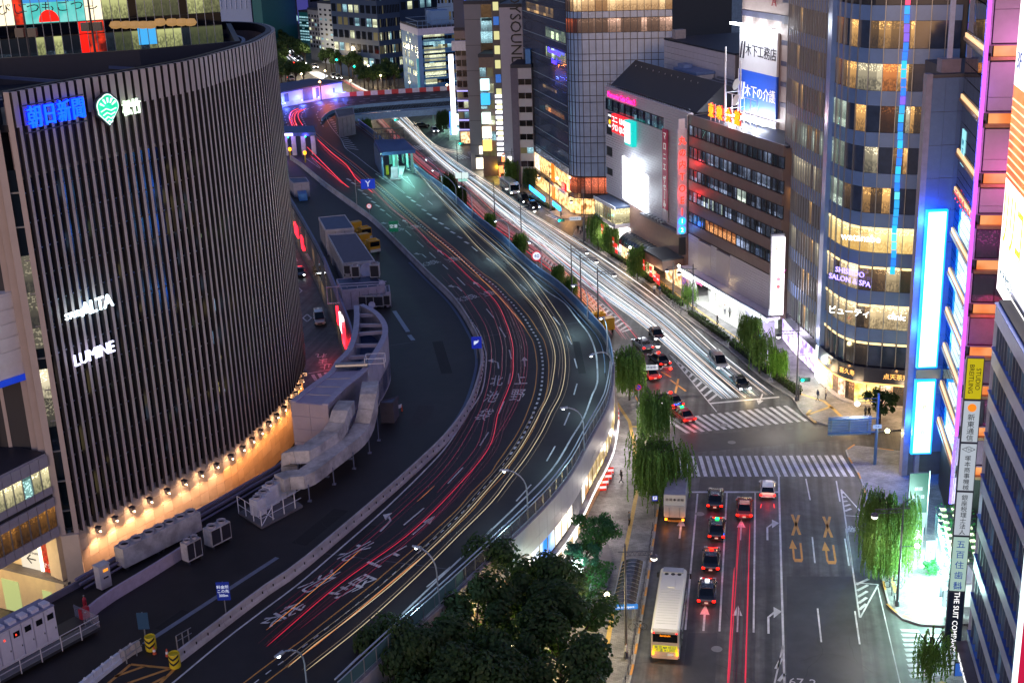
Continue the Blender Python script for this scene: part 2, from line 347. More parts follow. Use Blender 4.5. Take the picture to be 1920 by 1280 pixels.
for i in range(5):
    t = (i+.3)/5.5;a = U(1605,1092).lerp(U(1613,1157),t);b = a+Vector((1.5*(1-t*.5),1.0,0));ribbon([a,b],.3,ZM,marks)
def arrow(mb,pos,h,L=4.6,kind='s',z=ZM,s=1.):
    """painted lane arrow: s straight, r right, l left, u u-turn; pos is the tail, h the heading"""
    c,sn = math.cos(h),math.sin(h)
    def T(x,y): return (pos.x+c*y*s-sn*(-x)*s*-1*-1,pos.y+sn*y*s+c*(-x)*s,z)      # x to the right, y ahead
    def pg(pts): mb.add([T(*p) for p in pts],[tuple(range(len(pts)))])
    if kind == 's': pg([(-.1,0),(.1,0),(.1,L*.62),(-.1,L*.62)]);pg([(-.45,L*.6),(.45,L*.6),(0,L)])
    if kind in 'rl':
        k = 1 if kind == 'r' else -1
        pg([(-.1*k,0),(.1*k,0),(.1*k,L*.6),(-.1*k,L*.6)][::k]);pg([(-.1*k,L*.6),(.1*k,L*.6),(.55*k,L*.74),(.55*k,L*.84)][::k]);pg([(.5*k,L*.58),(1.25*k,L*.84),(.5*k,L)][::k])
    if kind == 'u':
        pg([(.3,L*.14),(.5,L*.14),(.5,L*.86),(.3,L*.86)]);pg([(-.5,L*.14),(-.3,L*.14),(-.3,L*.6),(-.5,L*.6)]);pg([(-.5,L*.14),(-.35,0),(.35,0),(.5,L*.14),(.3,L*.14),(-.3,L*.14)]);pg([(-.8,L*.58),(0,L*.58),(-.4,L)])
SH = math.atan2(1,.19)
for p,k in [((1319,1182),'s'),((1382,1184),'s'),((1274,1009),'s'),((1389,1012),'s'),((1439,1012),'r'),((1441,1187),'r')]: arrow(marks,U(*p),SH,4.8,k)
for p in ((1497,1053),(1560,1057)): arrow(omarks,U(*p),SH+.02,4.8,'u')
for a,b in [((1485,964),(1500,1002)),((1498,965),(1486,1003)),((1544,968),(1560,1007)),((1556,968),(1546,1007)),((1257,712),(1286,733)),((1272,710),(1266,738)),((1240,697),(1258,707))]: seg(a,b,.28,omarks)
arrow(marks,U(1430,738),math.atan2(-.92,.2)+math.pi+2.6,4,'s')
mk = marks.build('road_marking',paint);tag(mk,kind='structure');mk2 = omarks.build('road_marking',paint_o);tag(mk2,kind='structure')
def gtext(s,p,h,size,lvl=0.,sy=2.4,m=None,par=None,sx=1.):
    q = U(*p,lvl) if not isinstance(p,Vector) else p
    return text(par or mk,'painted_letter',s,m or paint,size,(q.x,q.y,lvl+ZM+.002),(0,0,h-math.pi/2),.001,sx,sy)
gtext('TAXI',(1609,991),SH+math.pi-.25,.95,sy=1.5)
gtext('乗',(1597,991),SH+math.pi-.25,1.1,sy=1.3)
gtext('67-2',(1505,1279),SH,1.3,sy=1.2)
# repaired strips of asphalt and manholes
def patch(a,b,c,d,m=asph3,z=.003):
    mb = MB();quad(mb,U(*a),U(*b),U(*c),U(*d),z);o = mb.build('asphalt_patch',m);tag(o,kind='structure')
patch((1313,895),(1365,895),(1362,919),(1309,919));patch((1290,1186),(1345,1186),(1340,1300),(1275,1300));patch((1475,1080),(1600,1080),(1622,1300),(1475,1300));patch((1275,815),(1585,800),(1600,822),(1275,850))
for p in ((1372,829),(1312,963),(1357,797),(1344,1216)):
    q = U(*p);m_ = MB();m_.lathe([(.5,.002),(.5,.008),(.36,.009),(.34,.006),(.0001,.006)],20);o = m_.build('manhole_cover',mat('cast_iron',(.22,.22,.22),.4,.4),None,(q.x,q.y,.004));tag(o,kind='structure')
# yellow tactile strips on the pavements
tm = MB()
for L in [[(1195,918),(1181,990),(1150,1140),(1125,1290)],[(1113,1205),(1137,1205)],[(1152,748),(1180,790),(1190,835),(1189,880)],[(1180,799),(1203,800)],[(1512,778),(1558,762)],[(1558,762),(1583,786)],[(1500,738),(1545,752),(1562,766)],[(1300,575),(1390,640),(1470,705),(1500,738)],[(1112,430),(1200,493),(1260,545),(1300,575)],[(1520,768),(1512,778),(1530,792)],[(1692,1153),(1711,1160),(1740,1168)],[(1745,1290),(1770,1277)],[(1655,1040),(1680,1110)]]:
    ribbon([Vector((p.x,p.y,0)) for p in US(L,.14)],.42,.147,tm)
o = tm.build('tactile_paving_strip',tactile);tag(o,kind='structure')

# ------------------------------------------------------------------ the elevated road
DZ = 8.0
DR = smooth_line(US([(640,1310),(740,1215),(850,1115),(961,1010),(1033,938),(1077,880),(1098,840),(1134,775),(1144,747),(1151,700),(1147,660),(1137,635),(1119,612),(1056,547),(996,502),(940,449),(887,407),(840,363),(803,336),(778,316),(740,287),(706,257),(672,231)],8.3),2)
DL = smooth_line(US([(-160,1262),(-80,1215),(0,1170),(70,1130),(140,1092),(293,1005),(361,967),(468,906),(534,864),(585,790),(630,735),(654,690),(662,640),(640,573),(604,483),(571,421),(547,380),(530,352),(515,330)],8.6),2)
for L in (DR,DL):
    for p in L: p.z = DZ
body = [p for p in DR]+[Vector((-45,376,0)),Vector((-66,385,0)),Vector((-70,350,0)),Vector((-58,300,0))]+DL[::-1]+[Vector((-60,80,0)),Vector((-20,70,0))]
hw = slab('elevated_road',body,0.05,DZ,[asph2]);tag(hw,kind='structure')
br_n = smooth_line([Vector((-48.5,355,0)),Vector((-48.2,362,0)),Vector((-46.5,369,0)),Vector((-42.4,374,0)),Vector((-33.7,377.5,0)),Vector((-18.7,381,0)),Vector((-2,384,0)),Vector((20,388,0))],2)
br_f = smooth_line([Vector((-66,372,0)),Vector((-63.7,382,0)),Vector((-61.4,385.3,0)),Vector((-57.8,391.5,0)),Vector((-53.6,394.8,0)),Vector((-47.5,398.3,0)),Vector((-35,400.4,0)),Vector((-19.6,402.8,0)),Vector((20,407,0))],2)
bslab = slab('elevated_road',br_n+br_f[::-1],DZ-1.3,DZ+.012,[asph2]);tag(bslab,kind='structure')
DM = DZ+.014
dm = MB();dom = MB()
def dl(pts,wd=.15,mb=None,z=DM): ribbon(smooth_line(US(pts,DZ),1.5),wd,z,mb or dm)
dl([(762,317),(787,328),(809,353),(833,377),(868,410),(902,440),(940,473),(974,496),(1012,534),(1031,550),(1058,568),(1086,603),(1103,625),(1114,650),(1119,676),(1120,717),(1111,739),(1094,784),(1072,820),(1045,866),(1019,898),(985,932),(930,985),(860,1050),(760,1145),(640,1262)],.2)
dl([(893,614),(903,632),(908,650),(912,670),(908,714),(900,741),(878,775),(840,833),(800,878),(723,953),(640,1026),(560,1094),(500,1139),(420,1200),(327,1277),(290,1306)],.18)
dl([(600,345),(650,382),(716,431),(803,519),(861,572),(893,614)],.1)
for a,b in [((1082,719),(1076,740)),((1068,773),(1058,797)),((1041,836),(1025,864)),((996,908),(968,939)),((923,990),(886,1027)),((1077,672),(1082,690)),((1063,630),(1072,646)),((1037,594),(1050,609)),((1008,562),(1020,575)),((975,533),(988,545)),((912,484),(925,493)),((884,462),(895,471)),
             ((912,579),(926,596)),((936,613),(948,632)),((955,656),(959,673)),((957,700),(953,720)),((945,752),(935,775)),((916,810),(900,835)),((868,876),(840,906)),((795,952),(757,984)),((857,520),(872,535)),((724,400),(734,408)),((741,415),(751,424)),((760,432),(771,442)),((782,452),(794,463)),((805,473),(817,484)),((830,496),(840,505)),((787,362),(795,369)),((802,376),(811,384)),((845,1062),(800,1100))]: dl([a,b],.16)
for a in [(654,337),(663,344),(676,357),(684,364),(692,371),(700,379),(708,386),(717,394),(766,370),(775,377),(785,385),(795,394),(805,402),(815,410),(827,419),(838,428),(849,436),(862,445),(875,455)]:
    dl([(a[0]-4,a[1]-2),(a[0]+4,a[1]+2)],.42)
CS = [(500,1262),(560,1218),(582,1202),(605,1183),(662,1138),(712,1098),(730,1082),(800,1022),(860,967),(880,946),(897,925),(933,888),(942,873),(956,853),(971,831),(980,817),(993,792),(1002,769),(1010,747),(1015,726),(1017,706),(1018,687),(1016,668),(1013,651),(1008,636),(998,620),(989,605),(980,592),(969,579),(958,566),(947,556),(936,544),(923,532),(909,522),(890,508),(865,486),(840,463),(806,436),(759,396),(720,360),(688,333),(660,309),(629,286),(597,259),(576,240)]
csl = smooth_line(US([(420,1325)]+CS,DZ),.8)
for d in (-.75,.75): ribbon(offs(csl,d),.13,DM,dom)
cs_dark = MB();ribbon(csl,.9,DM-.004,cs_dark);o = cs_dark.build('median_strip',mat('dark_seal',(.008,.008,.01),.7));tag(o,kind='structure')
ln = sum((b-a).length for a,b in zip(csl[:-1],csl[1:]))
for i,(p,h) in enumerate(along(csl,1.45,.5)):
    q = p+Vector((math.cos(h),math.sin(h),0))*.65
    ribbon([p,q],.26 if p.y > 128 else .1,DM+.002,dm)
upc = smooth_line(US([(576,240),(566,222),(566,214),(574,206),(592,200),(625,195),(660,192),(707,188),(760,185),(817,182),(850,181)],DZ+.012),1.5)
for p,h in along(upc,3.2): ribbon([p,p+Vector((math.cos(h),math.sin(h),0))*1.7],.35,DZ+.022,dm)
for off_ in (4.5,-4.2):
    for p,h in along(offs(upc,off_),5): ribbon([p,p+Vector((math.cos(h),math.sin(h),0))*2],.3,DZ+.022,dm)
# the branch: white edge round a hatched gore
dl([(614,217),(612,222),(622,240),(640,262),(648,278),(668,293),(700,318),(732,340)],.14)
for i in range(16):
    t = i/15;a = U(614,220,DZ).lerp(U(648,277,DZ),t);b = U(622,222,DZ).lerp(U(672,281,DZ),t);ribbon([a,b],.35,DM,dm)
dl([(540,216),(543,226),(549,238)],.12)
for A,B,n in (((704,326),(758,363),18),((574,298),(600,316),10)):
    a,b = U(*A,DZ),U(*B,DZ);ribbon([a,b],.12,DM,dm);c,d = a+Vector((1.2,.6,0)),b+Vector((.2,.1,0));ribbon([c,d],.12,DM,dm)
    for i in range(n): ribbon([a.lerp(b,i/n),c.lerp(d,i/n)],.22,DM,dm)
for i in range(7): a = U(752,332,DZ).lerp(U(776,352,DZ),i/7);b = U(763,331,DZ).lerp(U(777,352,DZ),i/7);ribbon([a,b],.25,DM,dm)
dl([(752,332),(778,353)],.12);dl([(763,331),(778,353)],.12)
for tail,tip,k in [((984,687),(983,669),'s'),((773,1002),(816,966),'s'),((900,539),(888,528),'s'),((832,478),(820,468),'s'),((764,419),(755,412),'s'),
                     ((935,691),(932,672),'l'),((866,546),(852,533),'l'),((799,483),(787,473),'l'),((736,424),(724,416),'l'),((713,996),(745,962),'l')]:
    a,b = U(*tail,DZ),U(*tip,DZ);arrow(dm,a,math.atan2(b.y-a.y,b.x-a.x),(b-a).length,k,DM,1)
dmk = dm.build('road_marking',paint);tag(dmk,kind='structure');o = dom.build('road_marking',paint_o);tag(o,kind='structure')
for s,p,h,sz,sy in [('上',(975,712),1.62,2.3,1.9),('野',(970,742),1.45,2.3,1.9),('北',(931,715),1.5,2.1,1.9),('池',(921,745),1.35,2.1,1.9),('袋',(906,779),1.2,2.1,1.9),
                    ('上',(724,1045),.87,2.3,2.3),('野',(656,1102),.86,2.3,2.3),('北',(662,1035),.87,2.1,2.3),('池',(594,1092),.86,2.1,2.3),('袋',(524,1155),.85,2.1,2.3),
                    ('北池袋',(876,559),2.2,1.5,1.6),('上野',(915,551),2.2,1.6,1.6),('北池袋',(806,494),2.25,1.5,1.6),('上野',(848,487),2.25,1.6,1.6),('北池袋',(742,432),2.25,1.5,1.6),('上野',(776,426),2.25,1.6,1.6)]:
    q = U(*p,DZ);text(dmk,'painted_letter',s,paint,sz,(q.x,q.y,DM+.004),(0,0,h-math.pi/2),.001,.78,sy)
# orange hatching beside the drums
oh = MB()
for a,b in [((245,1245),(328,1253)),((245,1245),(180,1300)),((328,1253),(270,1310)),((272,1248),(215,1268)),((318,1253),(240,1280)),((245,1280),(190,1292)),((310,1268),(250,1300))]: ribbon([U(*a,DZ),U(*b,DZ)],.28,DM,oh)
o = oh.build('road_marking',paint_o);tag(o,kind='structure')
# grey-blue drainage covers and joints on the closed deck
gr = MB()
for a,b,wd in [((520,1045),(270,1207),.5),((739,583),(765,622),.6),((767,628),(775,638),.6)]: ribbon([U(*a,DZ),U(*b,DZ)],wd,DM+.01,gr)
o = gr.build('drain_cover',mat('galvanised_cover',(.22,.25,.34),.45,.4));tag(o,kind='structure')
jt = MB()
for a,b in [((730,648),(776,641)),((655,372),(828,357)),((700,405),(838,393)),((903,560),(1056,545)),((905,631),(1088,604)),((600,1036),(845,1067)),((840,395),(862,392))]: ribbon([U(*a,DZ),U(*b,DZ)],.1,DM-.002,jt)
o = jt.build('expansion_joint',mat('joint_metal',(.10,.10,.12),.5,.2));tag(o,kind='structure')
dmm = MB()
for i in range(16):
    q = U(R_.choice([225,232,250,262,280,283,295,305,315,327,212,236]),R_.choice([1150,1145,1133,1118,1100,1086,1122,1155]),DZ);dmm.box(q.x-.15,q.x+.15,q.y-.1,q.y+.1,DM,DM+.03)
rp = random.Random(31);stn = [mat('deck_repair_dark',(.008,.0075,.009),.75,var=.3),mat('deck_repair_pale',(.026,.023,.026),.7,var=.3,scale=2)]
for i,(a,b,wd) in enumerate([((560,1020),(640,955),1.6),((420,1110),(470,1075),1.2),((820,640),(838,700),1.4),((700,540),(735,575),1.8),((640,1040),(700,985),.9),((930,850),(950,815),.8),((1080,640),(1092,700),.9),((880,470),(930,520),.9),((985,560),(1012,590),.8),((760,1000),(800,962),.9),((300,1180),(350,1145),1.1),((780,800),(800,760),2.0)]):
    m_ = MB();ribbon([U(*a,DZ),U(*b,DZ)],wd,DZ+.005,m_);o = m_.build('asphalt_patch',stn[i % 2]);tag(o,kind='structure')
crk = MB()
for i in range(34):
    lv = DZ if i < 20 else 0;p = U(*(rp.choice([(600,1000),(760,820),(700,600),(830,1010),(970,780),(1050,660),(400,1150),(820,700)]) if lv else rp.choice([(1330,1220),(1500,1150),(1560,1000),(1450,830),(1370,1000),(1540,1240)])),lv)+Vector((rp.uniform(-5,5),rp.uniform(-6,6),0));h = rp.uniform(0,6.28);pts_ = [p]
    for k in range(rp.randint(5,11)): h += rp.uniform(-.5,.5);p = p+Vector((math.cos(h),math.sin(h),0))*.7;pts_.append(p)
    ribbon(pts_,.035,lv+(.011 if lv else .0045),crk)
o = crk.build('crack',mat('sealed_crack',(.006,.006,.007),.5,var=0));tag(o,kind='stuff')
# ------------------------------------------------------------------ upper side street west of the elevated road (left)
ls = MB()
for a,b,wd in [((578,700),(622,692),.2),((586,702),(593,713),.5),((598,700),(604,711),.5),((610,698),(615,706),.5)]: ribbon([U(*a),U(*b)],wd,ZM,ls)
for c in ((576,596),(558,545)):
    P4 = [U(c[0]-8,c[1]),U(c[0],c[1]+7),U(c[0]+8,c[1]),U(c[0],c[1]-7)]
    for a,b in zip(P4,P4[1:]+P4[:1]): ribbon([a,b],.25,ZM,ls)
ribbon([U(551,478),U(556,490)],.5,ZM,ls)
o = ls.build('road_marking',paint);tag(o,kind='structure')
for s,p in (('止',(610,686)),('ま',(606,676)),('れ',(602,666))): gtext(s,p,SH+.25+math.pi,1.9,sy=1.3,par=o)
# ------------------------------------------------------------------ the curved finned tower on the left
finm = mat('fin_metal',(.46,.385,.355),.45,0.,var=.06,scale=.6)
bandm = mat('band_metal',(.30,.25,.28),.5,.2,var=.1)
tglass = mat('tower_glass',(.006,.008,.012),.12,0,var=.2,spec=.35)
stone = mat('cream_stone',(.52,.44,.36),.55,var=.10,scale=.8)
stone2 = mat('cream_stone_pale',(.60,.52,.44),.55,var=.08,scale=.8)
darkroof = mat('dark_roof',(.012,.015,.03),.6,var=.3,scale=.3)
ZB = 10.0;ZT = 50.6
TC = smooth_line(US([(146.5,993.5),(212,954),(269,923.5),(330,893),(394,860),(450,825),(520,759),(545,732),(559,704),(568,682)],ZB)+[Vector((-27.3,161,0)),Vector((-30,167,0)),Vector((-34.5,170.5,0))],1.)
for p in TC: p.z = 0
tw = thing('department_store_tower','curved tower clad in vertical grey metal fins over a cream stone base','building')
# core: glass wall set behind the fins
core = offs(TC,.45)                                     # to the left of travel is into the building
m = MB();wallstrip(m,core,ZB,43.6,.3);m.build('glass_wall',tglass,tw)
m = MB();wallstrip(m,offs(TC,.3),43.4,ZT-.6,.4);m.build('top_band',bandm,tw)
back = [Vector((p.x,p.y,0)) for p in (U(440,76,ZT),U(412,78,ZT),U(260,91,ZT),U(0,107,ZT),U(-90,114,ZT))]+[Vector((-62,113,0))]
roofpoly = offs(TC,.5)+back+[TC[0]+Vector((-2.2,.4,0))]
slab('roof',[(p.x,p.y) for p in roofpoly],47.2,47.8,darkroof,tw)
slab('inner_block',[(p.x,p.y) for p in offs(TC,1.6)+back],ZB,47.1,mat('core_dark',(.03,.03,.035),.7,var=0),tw)
m = MB();rim = offs(TC,.15)+back
wallstrip(m,offs(TC,.15),ZT-.9,ZT+.05,.6);wallstrip(m,[TC[-1]]+back+[TC[0]+Vector((-1.2,.3,0))],ZT-2.9,ZT-.1,.6);m.build('parapet',mat('parapet_dark',(.007,.009,.025),.6,0),tw)
m = MB()
for i in range(7):                                       # maintenance rails and beams on the roof
    a = TC[min(len(TC)-1,4+i*9)]+Vector((-3.5,3,0));b = a+Vector((-14,10,0));m.bar((a.x,a.y,48.9),(b.x,b.y,48.9),.22,4);m.bar((a.x,a.y,47.8),(a.x,a.y,49),.18,4)
L2 = offs(TC,3.4);m.tube([Vector((p.x,p.y,49.3)) for p in L2[::4]],.3,4);L3 = offs(TC,6.5);m.tube([Vector((p.x,p.y,48.6)) for p in L3[::4]],.35,4)
m.build('roof_beam',mat('roof_beam_blue',(.05,.07,.16),.5,.3),tw)
# fins: one mesh, an object per fin
fb = MB();fb.box(-.16,.16,-.30,.12,ZB-.15,47.6);fb.box(-.44,.16,-.32,.12,47.6,ZT-.05)
for z in (20,30,40): fb.box(-.175,.175,-.30,-.29,z,z+.05)
fin0 = fb.build('fin',[finm,mat('fin_side_dark',(.055,.048,.05),.5,.2,var=.05)],tw)
for p in fin0.data.polygons: p.material_index = 0 if p.normal.y < -.5 or p.normal.z > .5 else 1;first = True  # fronts and tops in fin metal, all other faces in a darker tone
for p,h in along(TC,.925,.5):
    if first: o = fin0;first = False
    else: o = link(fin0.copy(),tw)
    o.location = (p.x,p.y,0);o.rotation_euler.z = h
# horizontal mullions between the fins and louvred panels
for z in [12.2,14.6,17,19.6,22,24.4,27,29.4,31.8,34.4,36.8,39.2,41.8]:
    m = MB();wallstrip(m,offs(TC,.35),z,z+.1,.1);m.build('mullion',steel,tw)
m = MB();wallstrip(m,offs(TC,.2),43.1,43.4,.4);m.build('mullion',finm,tw)
m = MB();wallstrip(m,offs(TC,.3),ZB-.1,ZB+.25,.8);m.build('mullion',finm,tw)
bays = along(core,.925,.96)
bays_all = bays
louv = mat('louvre_grey',(.12,.11,.13),.6)
for i,z0,z1 in [(11,39.3,41.7),(12,39.3,41.7),(13,39.3,41.7),(14,36.9,41.7),(11,31.9,36.7),(12,31.9,36.7),(13,31.9,34.3),(12,24.5,29.2),(13,24.5,29.2),(14,24.5,29.2),(13,17.1,19.5),(14,17.1,19.5),(15,19.7,22)]:
    p,h = bays[i];o = bx(tw,'louvre',louv,-.32,.32,-.12,.02,z0,z1);o.location.x,o.location.y = p.x,p.y;o.rotation_euler.z = h
litw = [emi('office_warm','#e8d48a',1.6,False),emi('office_blue','#8fb7e0',1.6,False),emi('office_green','#b8d8a0',1.3,False),emi('office_dim','#8a7040',1.,False)]
RL = random.Random(3)
spots = [(3,22.1,24.3,0),(2,12.3,14.4,0),(1,17.1,19.4,0),(1,10.4,11.8,3),(17,36.9,38.0,0),(18,35.5,36.5,1),(16,34.5,36.6,0),(17,34.5,36.6,3)]
for i in range(120):
    b = int(min(48,abs(RL.gauss(20,9))));z = RL.choice([13,16,18,21,24,26,28,30,32,33,35,37,39]);z += RL.random()*2;spots.append((b,z,z+RL.choice([.25,.4,.6,1.3]),RL.choice([0,1,2,3,3,1])))
for i,z0,z1,k in spots:
    if i >= len(bays): continue
    p,h = bays[i];o = bx(tw,'lit_pane',litw[k],-.24,.24,-.12,-.02,z0,z1);o.location.x,o.location.y = p.x,p.y;o.rotation_euler.z = h
# floodlight points seen through the fins
for px,py in ((371,226),(401,214),(235,467)):
    b,z = (20,40.2) if px == 371 else (22,40.4) if px == 401 else (12,32);p,h = bays[b];m = MB();m.lathe([(.01,-.14),(.14,0),(.01,.14)],8);o = m.build('spotlight',emi('spot_white','#fff1d0',6,False),tw,(p.x,p.y,z));
# stone base: separate panels with recessed joints
sl = offs(TC,.35);m = MB();wallstrip(m,offs(TC,.42),0,ZB-.12,.5);m.build('base_wall',mat('stone_joint',(.10,.08,.06),.8,var=0),tw)
pts = along(sl,1.25,0)
for (p,h),(q,h2) in zip(pts[:-1],pts[1:]):
    if p.y > 170: break
    mid = (p+q)/2;hh = math.atan2(q.y-p.y,q.x-p.x);Ls = (q-p).length
    for r in range(6):
        z1 = ZB-.14-r*1.12
        o = bx(tw,'stone_panel',stone if (r+int(p.y*7)) % 3 else stone2,-Ls/2+.012,Ls/2-.012,-.05,.06,z1-1.1,z1);o.location.x,o.location.y = mid.x,mid.y;o.rotation_euler.z = hh
# the corner: chamfered column with a glass strip, then the flank going away to the left
C0 = TC[0];C1 = C0+Vector((-1.5,-.35,0));C2 = C1+Vector((-1.5,1.2,0))
for a,b,z0,z1,mm,nm in [(C0,C1,0,ZB-.12,stone2,'corner_stone'),(C1,C2,0,ZB-.12,stone,'corner_stone')]:
    m = MB();wallstrip(m,[b,a][::-1],z0,z1,.6);m.build(nm,mm,tw)
for q,r,z0 in [(C0+Vector((-.15,-.1,0)),.22,ZB-.4),(C1+Vector((.12,0,0)),.3,ZB-.4),(C1+Vector((-.75,.55,0)),.3,ZB-.4),(C2,.35,ZB-.4)]:
    m = MB();m.box(-r,r,-r,r,z0,ZT);m.build('corner_column',finm,tw,(q.x,q.y,0),.4)
m = MB();wallstrip(m,[C1+Vector((0,.25,0)),C0+Vector((0,.3,0))],ZB,44,.2);m.build('corner_glass',glass('corner_glass','#10202a',.05,.3),tw)
for z in range(12,44,3):
    m = MB();wallstrip(m,[C1+Vector((0,.1,0)),C0+Vector((0,.12,0))],z,z+.12,.3);m.build('mullion',steel,tw)
rr = room('corner_shop_light','#fff0c8','#0a0c12',1.4,.45,1.4)
for z0,z1 in ((28.0,36.5),(20.5,26)):
    m = MB();wallstrip(m,[C1+Vector((.3,.12,0)),C0+Vector((-.25,.17,0))],z0,z1,.1);m.build('lit_pane',rr,tw)
FA = Vector((-64,108.5,0));FB = C2+Vector((-.2,1.2,0))
m = MB();wallstrip(m,[FA,FB],ZB,ZT-3,.5);m.build('flank_wall',mat('flank_dark',(.025,.025,.035),.5,.2),tw)
m = MB();m.box(-.16,.16,-.7,.1,17,ZT-3);f0 = m.build('fin',finm,tw)
for i,(p,h) in enumerate(along([FA,FB],1.25,.4)):
    o = f0 if i == 0 else link(f0.copy(),tw);o.location = (p.x,p.y,0);o.rotation_euler.z = h
# lamps washing the stone
def wall_lamp(i,p,h,word):
    t = thing('wall_lamp',word,'wall lamp',(p.x,p.y,0),h,'warm down lights along the stone base of the finned tower')
    hz = mat('lamp_housing',(.5,.48,.48),.3,.6,var=0)
    m = MB();m.box(-.2,.2,-.5,-.05,9.02,9.32);m.box(-.19,-.16,-.48,-.1,8.75,9.02);m.box(.16,.19,-.48,-.1,8.75,9.02);m.box(-.05,.05,-.1,.1,9,9.2);m.build('housing',hz,t)
    m = MB();m.box(-.24,.24,-.58,.0,9.33,9.37);m.build('hood',steeld,t)
    m = MB();m.lathe([(.12,0),(.1,-.1),(.01,-.12)],8,(0,-.3,9.0));m.build('bulb',emi('bulb_warm','#ffc27a',14,False),t)
    lamp(t,'lamp_light',(0,-.5,8.7),'#ffb880' if i < 8 else '#ffa050',380 if i > 3 else 520,.1,125,(math.radians(-8),0,0))
    lamp(t,'lamp_light',(0,-.30,8.72),'#ffc898',26,.1)
ordn = ['first','second','third','fourth','fifth','sixth','seventh','eighth','ninth','tenth','eleventh','twelfth','thirteenth','fourteenth','fifteenth','sixteenth','seventeenth','eighteenth','nineteenth','twentieth','twenty-first','twenty-second']
lp = [q for q in along(TC,2.32,2.2)][:20]
for i,(p,h) in enumerate(lp): wall_lamp(i,p,h,'warm steel down light on the cream stone base, %s from the lower corner' % ordn[i])
# signs on the fins
def tface(i,j,off=-.55):
    a,b = TC[i],TC[j];return a,b
def tsign(name,label,i,j):
    a,b = TC[i],TC[j];return face(name,label,'sign',a,b,None)
sg,L_,at = tsign('neon_sign','blue neon newspaper sign in four characters near the top left of the finned tower',1,13)
neon_b = emi('neon_blue','#0a50ff',3.2);neon_bd = emi('neon_blue_edge','#0a20ff',2.2,False)
u,z = at(64,222,-.9);u2,z2 = at(146,207,-.9)
for k,ch in enumerate('朝日新聞'):
    uu = u+(u2-u)*k/3;text(sg,'character',ch,neon_b,2.0,(uu,-1.0,z),ext=.12,sx=.78);text(sg,'character_edge',ch,neon_bd,2.0,(uu,-.85,z),ext=.1,sx=.81,sy=1.04)
bx(sg,'support_rail',steeld,u-1,u2+1,-.75,-.65,z-1.2,z-1.1);bx(sg,'support_rail',steeld,u-1,u2+1,-.75,-.65,z+1.1,z+1.2)
lamp(sg,'sign_glow',((u+u2)/2,-1.8,z),'#2060ff',50,.8)
sg,L_,at = tsign('emblem_sign','green glowing shell shaped crest sign beside the blue neon characters',8,20)
u,z = at(199,203,-.9);z -= .1;m = MB();m2 = MB();m3 = MB();K = []
for i in range(33):
    t = math.pi*(-.12+1.24*i/32);r = 1.28+.14*abs(math.sin(3.2*i/32*math.pi));K.append((r*math.cos(t),.15+r*math.sin(t)*.95))
K = K+[(0,-1.55)]
def plate(mb,K,y0,y1,s=1.): 
    n = len(K);c = [(x*s,z*s) for x,z in K];mb.add([(x,y0,z) for x,z in c]+[(x,y1,z) for x,z in c]+[(0,y0,0),(0,y1,0)],[(2*n,(i+1) % n,i) for i in range(n)]+[(2*n+1,n+i,n+(i+1) % n) for i in range(n)]+[(i,(i+1) % n,n+(i+1) % n,n+i) for i in range(n)])
plate(m3,K,0,.3,1.12);plate(m2,K,-.03,.1,1.);plate(m,K,-.06,.05,.92)
for mm,nm,ma in ((m3,'backing',steeld),(m2,'outline',emi('crest_white','#d8fff0',2.2)),(m,'crest_field',emi('crest_green','#0fc08c',1.5,True,'#30e0b0',1.5))):
    o = mm.build(nm,ma,sg,(u,-1.1,z));o.scale = (.92,1,.92)
for k in range(5):
    t = math.pi*(.18+.16*k);m = MB();m.bar((math.cos(t)*.55,0,math.sin(t)*.5+.1),(math.cos(t)*1.05,0,math.sin(t)*.95+.1),.06,5,.11);m.build('crest_ray',emi('crest_white','#d8fff0',2.2),sg,(u,-1.2,z))
m = MB()
for k in range(4):
    zz = -.1-.36*k;wdt = .9*(1-(k/4.6))
    m.bar((-wdt,0,zz),(-wdt*.3,0,zz+.2),.06,4);m.bar((-wdt*.3,0,zz+.2),(wdt*.3,0,zz-.02),.06,4);m.bar((wdt*.3,0,zz-.02),(wdt,0,zz+.12),.06,4)
m.build('crest_leaf',emi('crest_white','#d8fff0',2.2),sg,(u,-1.2,z))
lamp(sg,'sign_glow',(u,-2.0,z),'#60ffc0',18,.8)
sg,L_,at = tsign('character_sign','pale green two character theatre sign to the right of the green crest',12,22)
for k,(ch,px,py) in enumerate((('松',238,205),('竹',255,201))):
    u,z = at(px,py,-.9);text(sg,'character',ch,emi('sign_palegreen','#cfeccb',3.2),1.5,(u,-.95,z),ext=.12,sx=.78)
glow_w = emi('sign_white_blue','#dff6ff',4.5);glow_v = emi('sign_violet_white','#d6d8ff',3.2)
sg,L_,at = tsign('white_sign','white glowing slanted word sign above a second white sign low on the fins',3,15)
u,z = at(180,572,-.9);text(sg,'word','ALTA',glow_w,1.75,(u,-1.05,z),ext=.1,sx=.95,space=.88);u2,z2 = at(142,588,-.9);text(sg,'word','STUDIO',glow_w,.8,(u2,-1.05,z2),ext=.1,space=.9)
lamp(sg,'sign_glow',(u-.5,-1.6,z),'#a0e0ff',45,.6)
sg,L_,at = tsign('white_sign','violet white word sign in thin capitals below the slanted white sign',3,15)
u,z = at(175,663,-.9);text(sg,'word','LUMINE',glow_v,1.55,(u,-1.05,z),ext=.1,sx=.92,space=.95);lamp(sg,'sign_glow',(u,-1.6,z),'#c0c8ff',30,.6)

